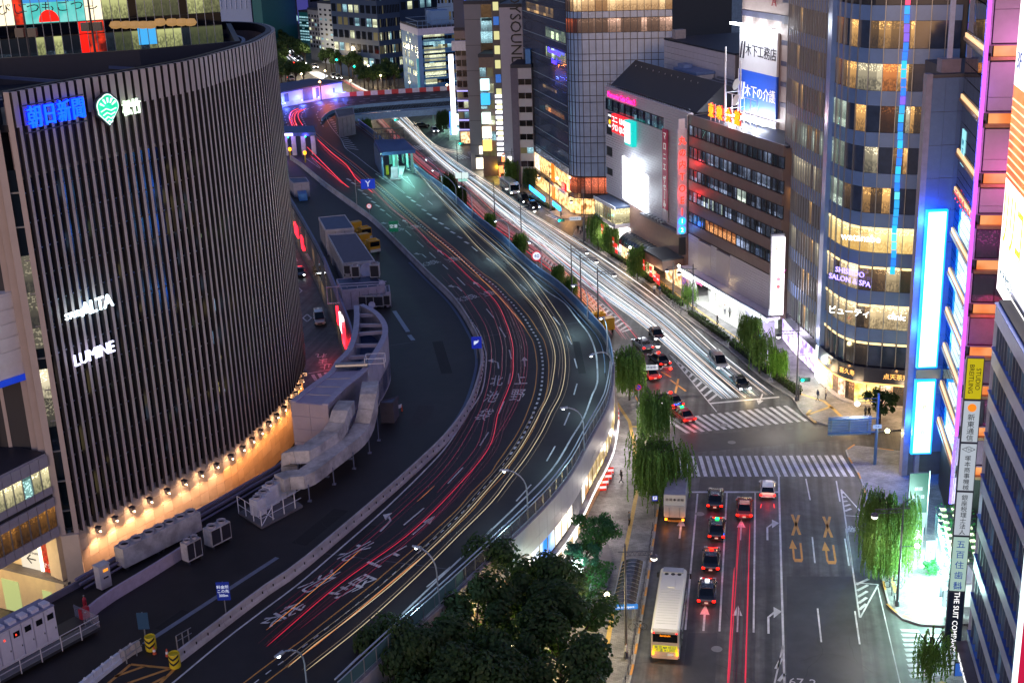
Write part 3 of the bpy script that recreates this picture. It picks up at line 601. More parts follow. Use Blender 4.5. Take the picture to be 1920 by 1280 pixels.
# ------------------------------------------------------------------ white louvre box and glazed footbridge at the tower's flank
panel_g = mat('grey_cladding',(.36,.33,.37),.5,.1,var=.06)
A = U(-60,1102,10);B = U(113,1003,10)
br,Lb,at = face('glazed_footbridge','two storey grey footbridge with lit office windows joining the tower','building',(A.x,A.y),(B.x,B.y))
zt = 18.2
bx(br,'deck_body',panel_g,0,Lb,.25,7,10.0,zt);bx(br,'roof',darkroof,0,Lb,.3,7,zt+.003,zt+.1)
nb = 10;bw = Lb/nb
office_l = room('bridge_office_lit','#fff0b8','#2a3424',1.4,.8,1.3,z0=15,pitch=6,hh=2,cell=1.6);office_d = room('bridge_office_dim','#a87030','#120c08',1.0,.55,1.0,z0=10.97,pitch=6,hh=2.1);office_c = room('bridge_office_cool','#b8f0e8','#14302c',1.1,.6,1.2)
for i in range(nb):
    x0,x1 = i*bw+.03,(i+1)*bw-.03
    for z0,z1 in ((10.0,10.95),(13.05,13.9),(14.3,15.0),(17.0,18.1)): bx(br,'cladding_panel',panel_g,x0,x1,0,.24,z0,z1)
    bx(br,'window',office_c if i == nb-3 else office_l,x0,x1,.12,.2,15.02,16.98)
    bx(br,'window',office_d,x0,x1,.12,.2,10.97,13.03)
    bx(br,'mullion',steel,x0-.06,x0,-.02,.2,10.97,13.03);bx(br,'mullion',steel,x0-.06,x0,-.02,.2,15.02,16.98)
bx(br,'shadow_gap',black,0,Lb,.12,.26,13.93,14.27)
A2 = U(-40,741,25);B2 = U(71,704,25)
lb,Ll,at = face('louvre_box','white panelled box with a blue strip along its bottom beside the tower','equipment box',(A2.x,A2.y),(B2.x,B2.y))
bx(lb,'body',white,0,Ll,.1,4,25.6,33.2);bx(lb,'blue_strip',emi('blue_strip','#1240d8',.8),0,Ll,-.02,.09,25.0,25.58)
for k in range(5): bx(lb,'panel',white,Ll*.25 if k % 2 else 0,Ll-.5,-.02,.08,26.9+k*1.25,28.0+k*1.25)
bx(lb,'panel',white,Ll-.46,Ll,-.02,.08,25.62,33.2)
# lit passage under the footbridge
P0 = C2+Vector((-13.5,6.5,0));P1 = C1+Vector((-.3,.4,0))
pw,Lp,at = face('passage_wall','cream lit shop wall under the footbridge with a film poster','wall',(P0.x,P0.y),(P1.x,P1.y))
creaml = mat('cream_wall',(.62,.52,.34),.5,var=.08)
bx(pw,'upper_wall',creaml,0,Lp,.1,1,5.2,ZB);bx(pw,'cornice',concd,0,Lp+1,-.9,.1,4.9,5.18);bx(pw,'lower_wall',creaml,0,Lp+.8,-.5,1,0.1,4.88)
bx(pw,'doorway',emi('doorway_light','#c8d890',.8),Lp*.5,Lp*.5+2.2,-.56,-.5,.2,3.6);bx(pw,'doorway',emi('doorway_light','#c8d890',.8),Lp*.82,Lp*.82+1.2,-.56,-.5,.8,3.4)
u,z = at(100,1042);poster = emi('film_poster','#c83018',1.3,True,'#1a0c08',2.5)
bx(pw,'poster',poster,u-1.4,u+1.5,-.05,.08,z-1.9,z+1.9);bx(pw,'poster_light',emi('poster_light','#ffe6c0',5),u-1.75,u-1.45,-.12,.06,z-1.9,z+1.9)
text(pw,'poster_title','マシュマロ',emi('poster_white','#f0e8e0',1.),.6,(u,-.09,z-1.2),ext=.01)
u,z = at(63,1048);bx(pw,'direction_sign',emi('sign_board','#e8e4d8',.9),u-1.6,u+1.2,-.05,.08,z-1.2,z+1.3);text(pw,'arrow','←',black,1.6,(u-.2,-.08,z),ext=.01);text(pw,'sign_text','Restrooms',black,.45,(u,-.08,z+.75),ext=.01)
u,z = at(102,1020);text(pw,'exit_sign','⌂',emi('exit_green','#20ff80',2),.8,(u+.3,-.1,z),ext=.02)
for k in range(4): lamp(pw,'ceiling_light',(2+k*3.2,-2.2,8.8 if k > 1 else 4.4),'#ffd890',70,.3)
lamp(pw,'ceiling_light',(Lp*.3,-5,6),'#ffcf80',500,.4);lamp(pw,'ceiling_light',(Lp*.8,-4,7),'#ffe0a0',400,.4)

# ------------------------------------------------------------------ glass office tower behind the roof
A = U(-40,111,ZT)+Vector((-3,12,0));B = U(412,78,ZT)+Vector((-2,12,0))
of,Lo,at = face('glass_office_tower','glass office tower with lit rooms and red billboard reflections behind the finned tower','building',(A.x,A.y),(B.x,B.y))
zq = at(205,97)[1];bx(of,'core',steeld,0,Lo,.6,16,30,85);lit_y = room('office_yellow','#e4e89a','#20281c',1.25,.8,1.1,z0=zq,pitch=3.6,hh=3.2,cell=3);lit_d = room('office_dark','#405060','#040a14',.6,.35,.8)
nb = 27;bw = Lo/nb
u0,zr = at(205,97);_,za = at(205,62);_,zb_ = at(205,38);_,zc = at(205,-5)
fl = [(zr-4,zr-.2,'spandrel'),(zr,za,'low'),(za+.12,zb_,'mid'),(zb_+.12,zc+1,'top'),(zc+1.2,zc+4,'mid'),(zc+4.2,zc+9,'top')]
redp = emi('reflected_red','#f01408',2.0);teal = emi('reflected_teal','#48c0b8',1.3,True,'#80d8d0',.6);blub = emi('reflected_blue','#3890d8',1.3);cream = emi('reflected_cream','#fff0c8',1.8);blk = glass('office_glass_dark','#060c18',.06,.2);redo = emi('reflected_red_abstract','#ff3a18',1.2,True,'#2a0808',.9)  # billboards reflected in the glass, put into the panes as glowing colour
for i in range(nb):
    x0,x1 = i*bw+.04,(i+1)*bw-.04;pxc = -40+452*(i+.5)/nb
    for z0,z1,k in fl:
        mm = blk
        if k == 'low': mm = lit_y if (40 < pxc < 115 and i % 2) or pxc > 200 and i % 5 != 2 else lit_d
        if k == 'top': mm = lit_y if pxc > 185 and i % 6 != 4 else blk
        if k == 'top':
            if pxc < 18: mm = cream
            elif pxc < 34: mm = redo
            elif pxc < 128: mm = teal
            elif pxc < 180: mm = cream
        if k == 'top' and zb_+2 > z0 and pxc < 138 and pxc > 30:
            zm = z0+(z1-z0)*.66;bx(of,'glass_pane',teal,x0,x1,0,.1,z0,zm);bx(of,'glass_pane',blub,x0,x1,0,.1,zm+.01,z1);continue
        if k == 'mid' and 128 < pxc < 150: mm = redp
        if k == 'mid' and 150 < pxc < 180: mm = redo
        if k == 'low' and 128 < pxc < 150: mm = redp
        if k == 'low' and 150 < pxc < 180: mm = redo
        bx(of,'glass_pane',mm,x0,x1,0,.1,z0,z1)
    bx(of,'mullion',steel,i*bw-.04,i*bw+.04,-.08,.1,zr-4,zc+9)
u,z = at(92,36);m = MB();m.lathe([(.01,0),(.01,.0)],3)
K = [(1.1*math.cos(t),1.3*math.sin(t)) for t in [math.pi*i/12 for i in range(13)]];m = MB();plate(m,K,0,.05);m.build('reflected_shape',redp,of,(u,-.06,z-.3))
u,z = at(276,67);bx(of,'screen',emi('screen_blue','#40a8e8',1.4),u-1,u+1,-.04,0,z-1,z+1)
for px in (217,236,252,268,282,300,322,340,357): u,z = at(px,48 if px < 300 else 43);m = MB();m.lathe([(.01,.5),(.5,.45),(.75,.0),(.5,-.3),(.01,-.4)],8);m.build('pendant_shade',emi('pendant_gold','#c89a60',.8,False),of,(u,-.1,z))
text(of,'reflected_text','ぴじつもごつし',emi('bill_ink','#103048',.2,False),1.3,(at(90,16)[0],-.04,at(90,15)[1]),ext=.01,sx=1.2)
for px,py,h in ((62,145,20),(183,132,18)):
    q = U(px,py,48);t = thing('antenna_mast','thin dark %s mast standing on the tower roof' % ('left hand ' if px < 100 else 'second, right hand '),'mast',(q.x,q.y,47.8))
    m = MB();m.bar((0,0,0),(0,0,9.),.16,6,.1);m.build('pole',steeld,t);m = MB();m.box(-1.1,-.2,-.3,.3,4.4,5.3);m.box(.2,1.1,-.3,.3,4.4,5.3);m.build('equipment',steeld,t)
    m = MB()
    for k in range(3): m.bar((-.4,0,7+k*.7),(.4,0,7+k*.7),.05,4)
    m.build('antenna_arm',steeld,t)
# ------------------------------------------------------------------ barriers, fences and lamps of the elevated road
BL = smooth_line(US([(337,1243),(500,1118),(560,1077),(640,1010),(713,947),(780,887),(845,823),(885,765),(905,705),(908,665),(893,625),(858,570),(803,515),(716,428),(680,398),(616,352),(570,314),(545,297)],DZ),1.)
for p in BL: p.z = 0
bar = thing('concrete_barrier','long curved pale concrete barrier between the red trail lanes and the closed deck','barrier')
SL = 2.9;pp = along(BL,SL,0)
m = MB();sec = [(0,0),(.04,.25),(.16,.45),(.18,.95),(.40,.95),(.42,.45),(.54,.25),(.58,0)]
vs = [(x,y,z) for x in (-SL/2+.015,SL/2-.015) for y,z in sec];n_ = len(sec);m.add(vs,[tuple(range(n_)),tuple(range(n_,2*n_))[::-1]]+[(i,i+n_,(i+1) % n_+n_,(i+1) % n_) for i in range(n_)])
b0 = m.build('barrier_segment',concr,bar)
for i,((p,h),(q,h2)) in enumerate(zip(pp[:-1],pp[1:])):
    o = b0 if i == 0 else link(b0.copy(),bar);mid = (p+q)/2;o.location = (mid.x,mid.y,DZ);o.rotation_euler.z = math.atan2(q.y-p.y,q.x-p.x)
m = MB()
for p,h in along(BL,1.45,.7): m.box(p.x-.05,p.x+.05,p.y-.05,p.y+.05,DZ+.55,DZ+.75)
m.build('reflector',black,bar)
m = MB();ribbon(offs(BL[:120],1.05),.35,DZ+.02,m);o = m.build('gutter',mat('gutter_blue',(.02,.04,.12),.4,.2),None);tag(o,kind='structure')
# outer coping and fence
cop = MB();wallstrip(cop,DR,DZ-.9,DZ+.34,.35);o = cop.build('coping',mat('coping_concrete',(.20,.19,.22),.6,var=.2),hw)
i1 = min(range(len(DR)),key=lambda i: (DR[i]-U(1149,705,8.3)).length)
FL = offs(DR,.18)[:i1+1]
fn = thing('roadside_fence','grey mesh fence with steel posts along the outer edge of the elevated road','fence')
fmesh = clear_mesh('wire_mesh',(.10,.11,.14),.55,.4);fteal = clear_mesh('teal_screen',(.10,.22,.24),.75,.3)
for i,(p,h) in enumerate(along(FL,1.75,0)):
    bx(fn,'post',steel,p.x-.05,p.x+.05,p.y-.05,p.y+.05,DZ+.34,DZ+1.75)
m = MB();m.tube([Vector((p.x,p.y,DZ+1.72)) for p in FL],.05,4);m.tube([Vector((p.x,p.y,DZ+.5)) for p in FL],.035,4);m.tube([Vector((p.x,p.y,DZ+1.9)) for p in offs(FL,.25)],.07,5);m.build('rail',mat('pale_rail',(.5,.55,.62),.3,.5,var=0),fn)
ia = min(range(len(FL)),key=lambda i: (FL[i]-U(870,1100,8.3)).length)
m = MB();wallstrip(m,FL[ia:],DZ+.5,DZ+1.7,.015);m.build('mesh_panel',fmesh,fn)
m = MB();wallstrip(m,FL[:ia+1],DZ+.4,DZ+1.7,.02);m.build('mesh_panel',fteal,fn)
PL = DR[i1:]
pr = thing('steel_parapet','blue painted steel parapet above the street with the light trails','parapet')
pl2 = along(PL,3.4,0)
for (p,h),(q,h2) in zip(pl2[:-1],pl2[1:]):
    L = (q-p).length;hh = math.atan2(q.y-p.y,q.x-p.x);m_ = (p+q)/2
    o = bx(pr,'parapet_panel',bluep,-L/2+.02,L/2-.02,0,.16,DZ+.34,DZ+1.35);c_,s_ = math.cos(hh),math.sin(hh);o.location = (m_.x-s_*.1,m_.y+c_*.1,DZ+.85);o.rotation_euler.z = hh
m = MB();m.tube([Vector((p.x,p.y,DZ+1.42)) for p in offs(PL,.1)],.1,5);m.tube([Vector((p.x,p.y,DZ+.4)) for p in offs(PL,1.1)],.06,4);m.build('hand_rail',mat('rail_blue',(.14,.24,.40),.35,.4),pr)
# shop front wall of the elevated road
SW = DR[:i1+14]
shop = thing('viaduct_shops','pale panelled shop wall with lit windows under the elevated road','shop row')
m = MB();wallstrip(m,[p+Vector((0,0,0)) for p in offs(SW,-.02)],0.1,DZ-.9,.3);m.build('back_wall',mat('shop_back',(.05,.05,.06),.7),shop)
pale = mat('pale_panel',(.44,.40,.42),.45,var=.05)
shop_w = [room('shop_warm','#ffe2a0','#402008',2.6,.68,1.2,True,.3),emi('shop_white','#fff3e0',2.6,True),room('shop_orange','#ffa850','#30160a',2.0,.6,1.4,True,.3),emi('shop_blue_screen','#1a70e0',2.2,True,'#e8f6ff',.35)]
sp = along(SW,1.9,1.0)
ledm = emi('shop_ledge_light','#ffffff',3.5,True)
for i,((p,h),(q,h2)) in enumerate(zip(sp[:-1],sp[1:])):
    L = (q-p).length;hh = math.atan2(q.y-p.y,q.x-p.x);mid = (p+q)/2
    def put(nm,mm,x0,x1,y0,y1,z0,z1):
        o = bx(shop,nm,mm,x0,x1,y0,y1,z0,z1);cx_,cy_ = o.location.x,o.location.y;c_,s_ = math.cos(hh),math.sin(hh);o.location = (mid.x+c_*cx_-s_*cy_,mid.y+s_*cx_+c_*cy_,(z0+z1)/2);o.rotation_euler.z = hh;return o
    put('wall_panel',pale,-L/2+.015,L/2-.015,-.12,0,6.2,8.28);put('wall_panel',pale,-L/2+.015,L/2-.015,-.12,0,5.05,6.17)
    y = mid.y;k = 0 if y > 128 else 1
    if 122.5 < y < 126: k = None
    if 112.5 < y < 117: k = 3
    if 126 <= y < 130 and i % 2: k = 2
    if y < 110: k = (0,2,1)[i % 3]
    if k is None: put('wall_panel',concd,-L/2+.015,L/2-.015,-.1,0,2.6,5.0)
    else: put('window',shop_w[k],-L/2+.06,L/2-.06,-.05,0,3.0,4.98);put('window_frame',mat('brass_frame',(.35,.28,.12),.4,.5),-L/2-.06,-L/2+.06,-.12,0,2.9,5.0)
    put('ledge',concr,-L/2+.01,L/2-.01,-.5,0,2.55,2.75)
    put('shop_glass',shop_w[2] if 126 < y < 146 else shop_w[0] if i % 2 else shop_w[1],-L/2+.1,L/2-.1,-.06,0,.3,2.4)
    if y < 150: put('strip_light',ledm,-L/2,L/2,-.62,-.5,2.42,2.54)
m = MB()
for p,h in along(SW,7,3): pass
for i,(p,h) in enumerate(along(SW,9.5,6)):
    c_,s_ = math.cos(h),math.sin(h)
    if 95 < p.y < 152: lamp(shop,'shop_light',(p.x+s_*1.5,p.y-c_*1.5,2.6),'#fff2e0',150,.5)
# street lamps on the deck edge
lampm = emi('lamp_cool','#e6f6ff',22,False)
def deck_lamp(bp,hp,label,hz=13.3,power=420,col='#bfecf4',blvl=DZ+.34):
    a = U(*bp,blvl);b = U(*hp,hz);t = thing('street_lamp',label,'street lamp',(a.x,a.y,blvl),0,'curved arm lamps of the elevated road')
    d = Vector((b.x-a.x,b.y-a.y,0));H = hz-blvl;pts = [Vector((0,0,0)),Vector((0,0,H*.62))]
    for k in range(1,7): q = k/6*math.pi/2;pts.append(Vector((d.x*(1-math.cos(q)),d.y*(1-math.cos(q)),H*.62+(H*.38+.12)*math.sin(q))))
    m = MB();m.tube(pts,.07,6);m.bar((0,0,0),(0,0,1.1),.12,6);m.build('pole',mat('lamp_pole_grey',(.30,.36,.44),.35,.4,var=0),t)
    dn = d.normalized() if d.length > .1 else Vector((-1,0,0));m = MB();e = Vector((d.x,d.y,H+.1));m.bar(e-dn*.35,e+dn*.45,.17,8,.10);m.build('lamp_head',mat('lamp_head_grey',(.35,.42,.5),.3,.3,var=0),t)
    m = MB();m.lathe([(.15,0),(.13,-.08),(.01,-.11)],8,tuple(e+dn*.1-Vector((0,0,.1))));m.build('lens',lampm,t)
    lamp(t,'lamp_light',tuple(e+dn*.15-Vector((0,0,.35))),col,power,.12,150)
    return t
for bp,hp,lb,pw_ in [((578,1310),(524,1228),'curved arm lamp nearest the bottom edge of the picture beside the yellow trails',150),((823,1134),(782,1027),'curved arm lamp just above the dark tree tops',260),((990,974),(947,883),'curved arm lamp beside the second block of shop windows',300),((1095,844),(1058,766),'curved arm lamp in the tightest part of the bend',380),
                      ((1146,722),(1109,667),'curved arm lamp at the far end of the mesh fence',500),((1139,665),(1128,597),'lamp behind the bend, next to the yellow and red trails',500),((1102,598),(1076,536),'lamp on the blue parapet above the orange trail',600),((1016,515),(994,455),'lamp on the blue parapet beside the round speed sign',600),((956,465),(930,415),'lamp on the blue parapet opposite the bus',600),
                      ((886,408),(862,350),'lamp on the blue parapet where the gate lanes merge',700),((856,383),(812,320),'lamp on the blue parapet above the dark willow',700),((830,362),(800,300),'lamp on the blue parapet just below the gate canopy',700)]: deck_lamp(bp,hp,lb,power=pw_)
# ------------------------------------------------------------------ structures standing on the closed deck
hutm = mat('hut_wall',(.54,.52,.56),.5,var=.14,wear=.25);hutr = mat('hut_roof',(.10,.085,.12),.6,var=.15);hutr2 = mat('hut_roof_blue',(.05,.07,.14),.5,var=.2)
def hut(name,label,cat,roof,zt,wallm=hutm,roofm=hutr,z0=DZ,ribs=True,lip=.12):
    P = [U(*p,zt) for p in roof];c = sum(P,Vector())/len(P);t = thing(name,label,cat,(c.x,c.y,z0));Q = ccw([(p.x-c.x,p.y-c.y) for p in P]);H = zt-z0
    m = MB();m.prism([(x*.985,y*.985) for x,y in Q],0,H-.1);m.build('wall',wallm,t)
    m = MB();m.prism([(x*.95,y*.95) for x,y in Q],H-.12,H-.02);m.build('roof',roofm,t)
    m = MB();n = len(Q)
    for i in range(n): a = Vector((*Q[i],0));b = Vector((*Q[(i+1) % n],0));wallstrip(m,[a,b],H-.35,H+.08,.15)
    m.build('roof_edge',wallm,t)
    if ribs:
        m = MB()
        for i in range(n):
            a = Vector((*Q[i],0));b = Vector((*Q[(i+1) % n],0));k = max(2,int((b-a).length/1.2))
            for j in range(1,k): p = a.lerp(b,j/k);m.box(p.x-.03,p.x+.03,p.y-.03,p.y+.03,.1,H-.36)
        m.build('panel_rib',concd,t)
    return t,c,Q,H
hut('equipment_hut','smaller white hut with blue grey flat roof, behind the long brown roofed hut','hut',[(597,408),(647,403),(664,428),(610,432)],12.3,roofm=hutr2)
h2,c2_,Q2,H2 = hut('equipment_hut','long white hut with a dark brown flat roof on the closed deck','hut',[(614,440),(667,437),(703,489),(643,494)],12.2)
h3,c3_,Q3,H3 = hut('machine_room','low lilac machine room covered in pipes in front of the long hut','machine room',[(630,524),(704,516),(722,536),(641,545)],11.0,roofm=hutr2,wallm=mat('lilac_wall',(.40,.35,.46),.5))
hut('equipment_hut','small grey hut with blue roof beside the finned tower','hut',[(539,334),(574,333),(580,342),(550,344)],10.9,wallm=mat('grey_hut',(.28,.28,.34),.6),roofm=hutr2)
hut('storage_bin','bright blue bin in front of the small grey hut','bin',[(557,357),(573,357),(576,364),(560,365)],9.3,wallm=mat('bin_blue',(.05,.20,.50),.5),roofm=mat('bin_blue',(.05,.20,.50),.5),ribs=False)
hut('shed','dark flat roofed shed behind the large duct with a striped barricade','shed',[(714,752),(746,743),(737,756),(712,756)],10.4,wallm=mat('shed_dark',(.07,.06,.08),.6),roofm=hutr2,ribs=False)
hut('storage_block','lilac grey service block at the right end of the machine room','block',[(722,536),(730,535),(732,548),(723,549)],10.2,wallm=mat('lilac_wall',(.40,.35,.46),.5),ribs=False)
m = MB()
for k in range(6): x = -4.6+k*1.5;m.bar((x,-2.3,.6),(x,-2.3,3.3),.07,5)
m.bar((-4.6,-2.35,3.2),(4.0,-2.0,3.25),.08,5);m.bar((-4.6,-2.5,.8),(-1,-2.4,.8),.08,5);m.bar((-3,-1,3.2),(4,-.6,3.2),.09,5);m.build('pipe',mat('pipe_lilac',(.5,.46,.58),.4,.2),h3)
def dish(px,py,z,r,lb):
    q = U(px,py,z);t = thing('satellite_dish',lb,'satellite dish',(q.x,q.y,z));m = MB();m.bar((0,.2,-1.2),(0,.1,0),.06,5);m.build('mount',steel,t)
    m = MB();prof = [(.01,0),(r*.5,.06*r),(r*.85,.2*r),(r,.32*r),(r,.38*r),(r*.8,.22*r),(.01,.05)];m.lathe(prof,16);o = m.build('dish',mat('dish_lilac',(.45,.45,.62),.4,var=.05),t,smooth=True);o.rotation_euler = (math.radians(62),0,.2)
dish(688,508,11.4,1.15,'large pale satellite dish against the end wall of the long hut');dish(716,531,11.3,.45,'small white satellite dish on the corner of the machine room');dish(697,572,9.6,.5,'small satellite dish in front of the machine room')
def acunit(px,py,lb,fans=2,L=2.0,W=1.0,H=1.7,rz=0.,lvl=DZ,grp='air conditioners on the closed deck',grill=True,lift=.3,m0=None):
    q = U(px,py,lvl);t = thing('air_conditioner',lb,'air conditioner',(q.x,q.y,lvl),rz,grp);b = m0 or mat('ac_casing',(.46,.44,.47),.5,var=.15,scale=3,wear=.35)
    bx(t,'casing',b,-L/2,L/2,-W/2,W/2,lift,lift+H)
    for k in range(fans):
        x = -L/2+L*(k+.5)/fans;r = min(L/fans,W)*.38;m = MB();m.lathe([(r,0),(r,.22),(r*1.05,.24),(r*.85,.2),(r*.8,.02),(.01,.02)],14,(x,0,lift+H));m.build('fan_collar',mat('fan_grey',(.34,.32,.37),.5,var=0),t)
        m = MB();m.lathe([(r*.78,.03),(.01,.05)],14,(x,0,lift+H));m.build('fan',black,t)
        if grill: bx(t,'grille',mat('grille_black',(.02,.02,.03),.5),x-L/fans*.42,x+L/fans*.42,-W/2-.02,-W/2,lift+.15,lift+H-.12)
    for sx in (-1,1): bx(t,'foot',steeld,sx*L*.42-.08,sx*L*.42+.08,-W/2,W/2,0,lift)
    return t
HDG = math.atan2(9,12)
a1 = U(240,1068,DZ);a2 = U(288,1044,DZ);hd = math.atan2(a2.y-a1.y,a2.x-a1.x)
acunit(262,1050,'long three fan chiller nearest the grey control cabinet',3,4.1,1.3,1.9,hd,grill=False);acunit(333,1014,'long chiller with four fans further along the deck edge',4,5.0,1.3,1.9,hd,grill=False)
acunit(362,1050,'pair of black grilled condensers beside the curved lilac wall',2,1.7,.9,1.8,hd);acunit(410,1019,'twin fan condenser with black grilles and a white end panel',2,2.4,1.1,1.7,hd)
for i,(px,py) in enumerate([(486,968),(497,957),(510,948),(524,939),(541,930)]): acunit(px,py,'white fan unit in the railed cage, %s from the near corner' % ordn[i],1,1.15,1.1,2.0 if i > 1 else 1.7,hd,grill=False,m0=mat('ac_white',(.6,.6,.68),.5))
for i,(px,py) in enumerate([(683,577),(697,577),(711,577),(724,575)]): acunit(px,py,'condenser in the row in front of the machine room, %s from its left end' % ordn[i],1,1.5,.8,1.6,-.05)
acunit(668,522,'tall condenser on the machine room roof left of the dish',1,1.2,.9,1.7,0,11.0);acunit(704,521,'tall condenser on the machine room roof right of the dish',1,1.4,1.6,1.9,0,11.0);acunit(652,517,'slim grey box on the end wall of the long hut',1,1.0,.5,1.4,0,11.0)
# cage railings
def railing(name,label,pts,h=1.1,rails=(1.1,.55),step=1.4,m_=None,lvl=DZ,r=.035,grp=None,par=None):
    t = par or thing(name,label,'railing',(0,0,0),0,grp);mm = m_ or mat('white_rail',(.62,.62,.70),.4,.2,var=0);L = [Vector((p.x,p.y,0)) for p in pts]
    for p,hh in along(L,step,0): bx(t,'post',mm,p.x-r*1.3,p.x+r*1.3,p.y-r*1.3,p.y+r*1.3,lvl,lvl+h)
    m = MB()
    for z in rails: m.tube([Vector((p.x,p.y,lvl+z)) for p in L],r,4)
    m.build('rail',mm,t);return t
cg = railing('cage_railing','white railing with a crossed gate round the caged fan units',US([(448,962),(491,990),(566,950)],DZ),1.9,(1.9,1.0,.1),1.5)
a,b = U(492,988,DZ),U(516,976,DZ);m = MB()
for z0,z1 in ((.2,1.8),(1.8,.2)): m.bar((a.x,a.y,DZ+z0),(b.x,b.y,DZ+z1),.05,4)
m.build('cross_brace',mat('white_rail',(.62,.62,.70)),cg)
slab('plinth',[(p.x,p.y) for p in US([(448,964),(491,992),(568,951),(530,922)],DZ)],DZ+.02,DZ+.25,concd,cg)
# curved lilac parapet wall and the ledge to its left
LW = smooth_line(US([(164,1163),(200,1134),(237,1111),(280,1085),(318,1061),(343,1045),(368,1028)],DZ),.8)
lw = thing('curved_wall','low curved lilac wall on the closed deck beside the chillers','wall');m = MB()
for p in LW: p.z = 0
wp = along(LW,1.8,0)
for (p,h),(q,h2_) in zip(wp[:-1],wp[1:]):
    mid = (p+q)/2;L = (q-p).length;o = bx(lw,'wall_panel',mat('lilac_concrete',(.42,.34,.45),.6,var=.12),-L/2+.01,L/2-.01,-.12,.12,DZ,DZ+1.15);o.location.x,o.location.y = mid.x,mid.y;o.rotation_euler.z = math.atan2(q.y-p.y,q.x-p.x)
m = MB()
for k in range(3): m.tube([Vector((p.x,p.y,DZ+.9-.28*k)) for p in offs(DL[6:40],-.15-.5*k)],.16-.03*k,5)
m.build('edge_girder',mat('girder_purple',(.20,.18,.28),.5,.3),hw)
m = MB();wallstrip(m,offs(DL[4:46],-.1),DZ,DZ+.62,.25);m.build('edge_wall',mat('edge_lilac',(.16,.15,.22),.55,.1),hw)
m = MB();wallstrip(m,offs(DL[36:58],-.1),DZ,DZ+1.8,.25);m.build('edge_wall',mat('screen_lilac',(.22,.20,.34),.5,.1),hw)
q = U(196,1101,DZ);t = thing('control_cabinet','tall grey control cabinet with amber display beside the chillers','cabinet',(q.x,q.y,DZ),hd);bx(t,'body',hutm,-.55,.55,-.4,.4,.1,2.3);bx(t,'display',emi('amber_display','#ff9a30',1.6,False),-.15,.35,-.43,-.4,1.7,1.95);bx(t,'handle',black,-.2,.3,-.43,-.4,1.05,1.2);bx(t,'hood',hutm,-.6,.6,-.5,.45,2.3,2.38)
q = U(160,1138,DZ);t = thing('gas_cylinder','red cylinder standing on the dark ledge','cylinder',(q.x,q.y,DZ));m = MB();m.lathe([(.17,0),(.17,.8),(.1,.95),(.05,1.0),(.05,1.1)],10);m.build('bottle',mat('red_paint',(.5,.03,.05),.4,var=0),t);m = MB();m.lathe([(.08,1.1),(.08,1.18)],8);m.build('valve',steel,t)
q = U(161,1168,DZ);t = thing('hydrant_box','red box at the end of the curved lilac wall','box',(q.x,q.y,DZ),hd);bx(t,'body',mat('red_paint',(.5,.03,.05),.4,var=0),-.4,.4,-.2,.2,.5,1.5);bx(t,'leg',steeld,-.35,-.28,-.1,.1,0,.5);bx(t,'leg',steeld,.28,.35,-.1,.1,0,.5);bx(t,'lamp',white,-.1,.05,-.24,-.2,1.1,1.2)
m = MB();q = U(171,1185,DZ)
lad = thing('step_ladder','small white ladder at the end of the cabinet walkway','ladder',(q.x,q.y,DZ),hd);m.bar((-.3,0,0),(-.3,.3,1.2),.04,4);m.bar((.3,0,0),(.3,.3,1.2),.04,4);m.build('side_rail',steel,lad);m = MB()
for k in range(3): m.bar((-.3,.1*k,.3+.3*k),(.3,.1*k,.3+.3*k),.035,4)
m.build('rung',steel,lad)
# row of white cabinets on a platform
A = U(-60,1290,DZ+.6);B = U(112,1197,DZ+.6);cb,Lc,at = face('switch_cabinet_row','row of white switch cabinets with small lit windows on a railed platform','cabinets',(A.x,A.y),(B.x,B.y))
wc = mat('cabinet_white',(.60,.58,.68),.45,var=.06);n = 8;cw = Lc/n;HC = 3.1
for i in range(n):
    x0,x1 = i*cw+.02,(i+1)*cw-.02;d = bx(cb,'cabinet',wc,x0,x1,.03,1.8,DZ+.6,DZ+.6+HC);bx(cb,'door',wc,x0+.04,x1-.04,-.02,.03,DZ+.75,DZ+.45+HC);bx(cb,'roof',mat('cab_roof',(.22,.23,.36),.5),x0-.01,x1+.01,-.05,1.85,DZ+.6+HC,DZ+.68+HC)
    bx(cb,'roof_vent',wc,x0+.2,x1-.2,.2,.9,DZ+.68+HC,DZ+.95+HC)
    if i % 2 == 0 or i > 4: bx(cb,'window',glass('cab_window','#1a1c22',.15,.1),(x0+x1)/2-.28,(x0+x1)/2+.28,-.05,-.02,DZ+2.7,DZ+3.2)
    if i < 5: bx(cb,'indicator',emi('indicator_red','#ff3a20',3,False),(x0+x1)/2-.1,(x0+x1)/2,-.07,-.05,DZ+2.85,DZ+3.0)
    if i in (1,2): bx(cb,'window',glass('cab_window','#1a1c22',.15,.1),(x0+x1)/2-.28,(x0+x1)/2+.28,-.05,-.02,DZ+1.2,DZ+1.7)
    bx(cb,'handle',black,x1-.2,x1-.13,-.05,-.02,DZ+1.7,DZ+1.85)
bx(cb,'platform',steeld,-1,Lc+3,-1.3,2,DZ+.35,DZ+.58)
for k in range(9): bx(cb,'grating',steel,-1,Lc+3,-1.25+k*.14,-1.2+k*.14,DZ+.58,DZ+.62)
wr = mat('white_rail',(.62,.62,.70))
for k in range(int((Lc+3)/1.9)+1): bx(cb,'rail_post',wr,k*1.9-.03,k*1.9+.03,-1.36,-1.3,DZ+.3,DZ+1.7)
for z in (1.1,1.65): bx(cb,'rail',wr,-1,Lc+3,-1.35,-1.31,DZ+z,DZ+z+.05)
bx(cb,'mesh',clear_mesh('mesh_end',(.3,.3,.4),.35),Lc+2.98,Lc+3,-1.3,2,DZ+.6,DZ+1.7)
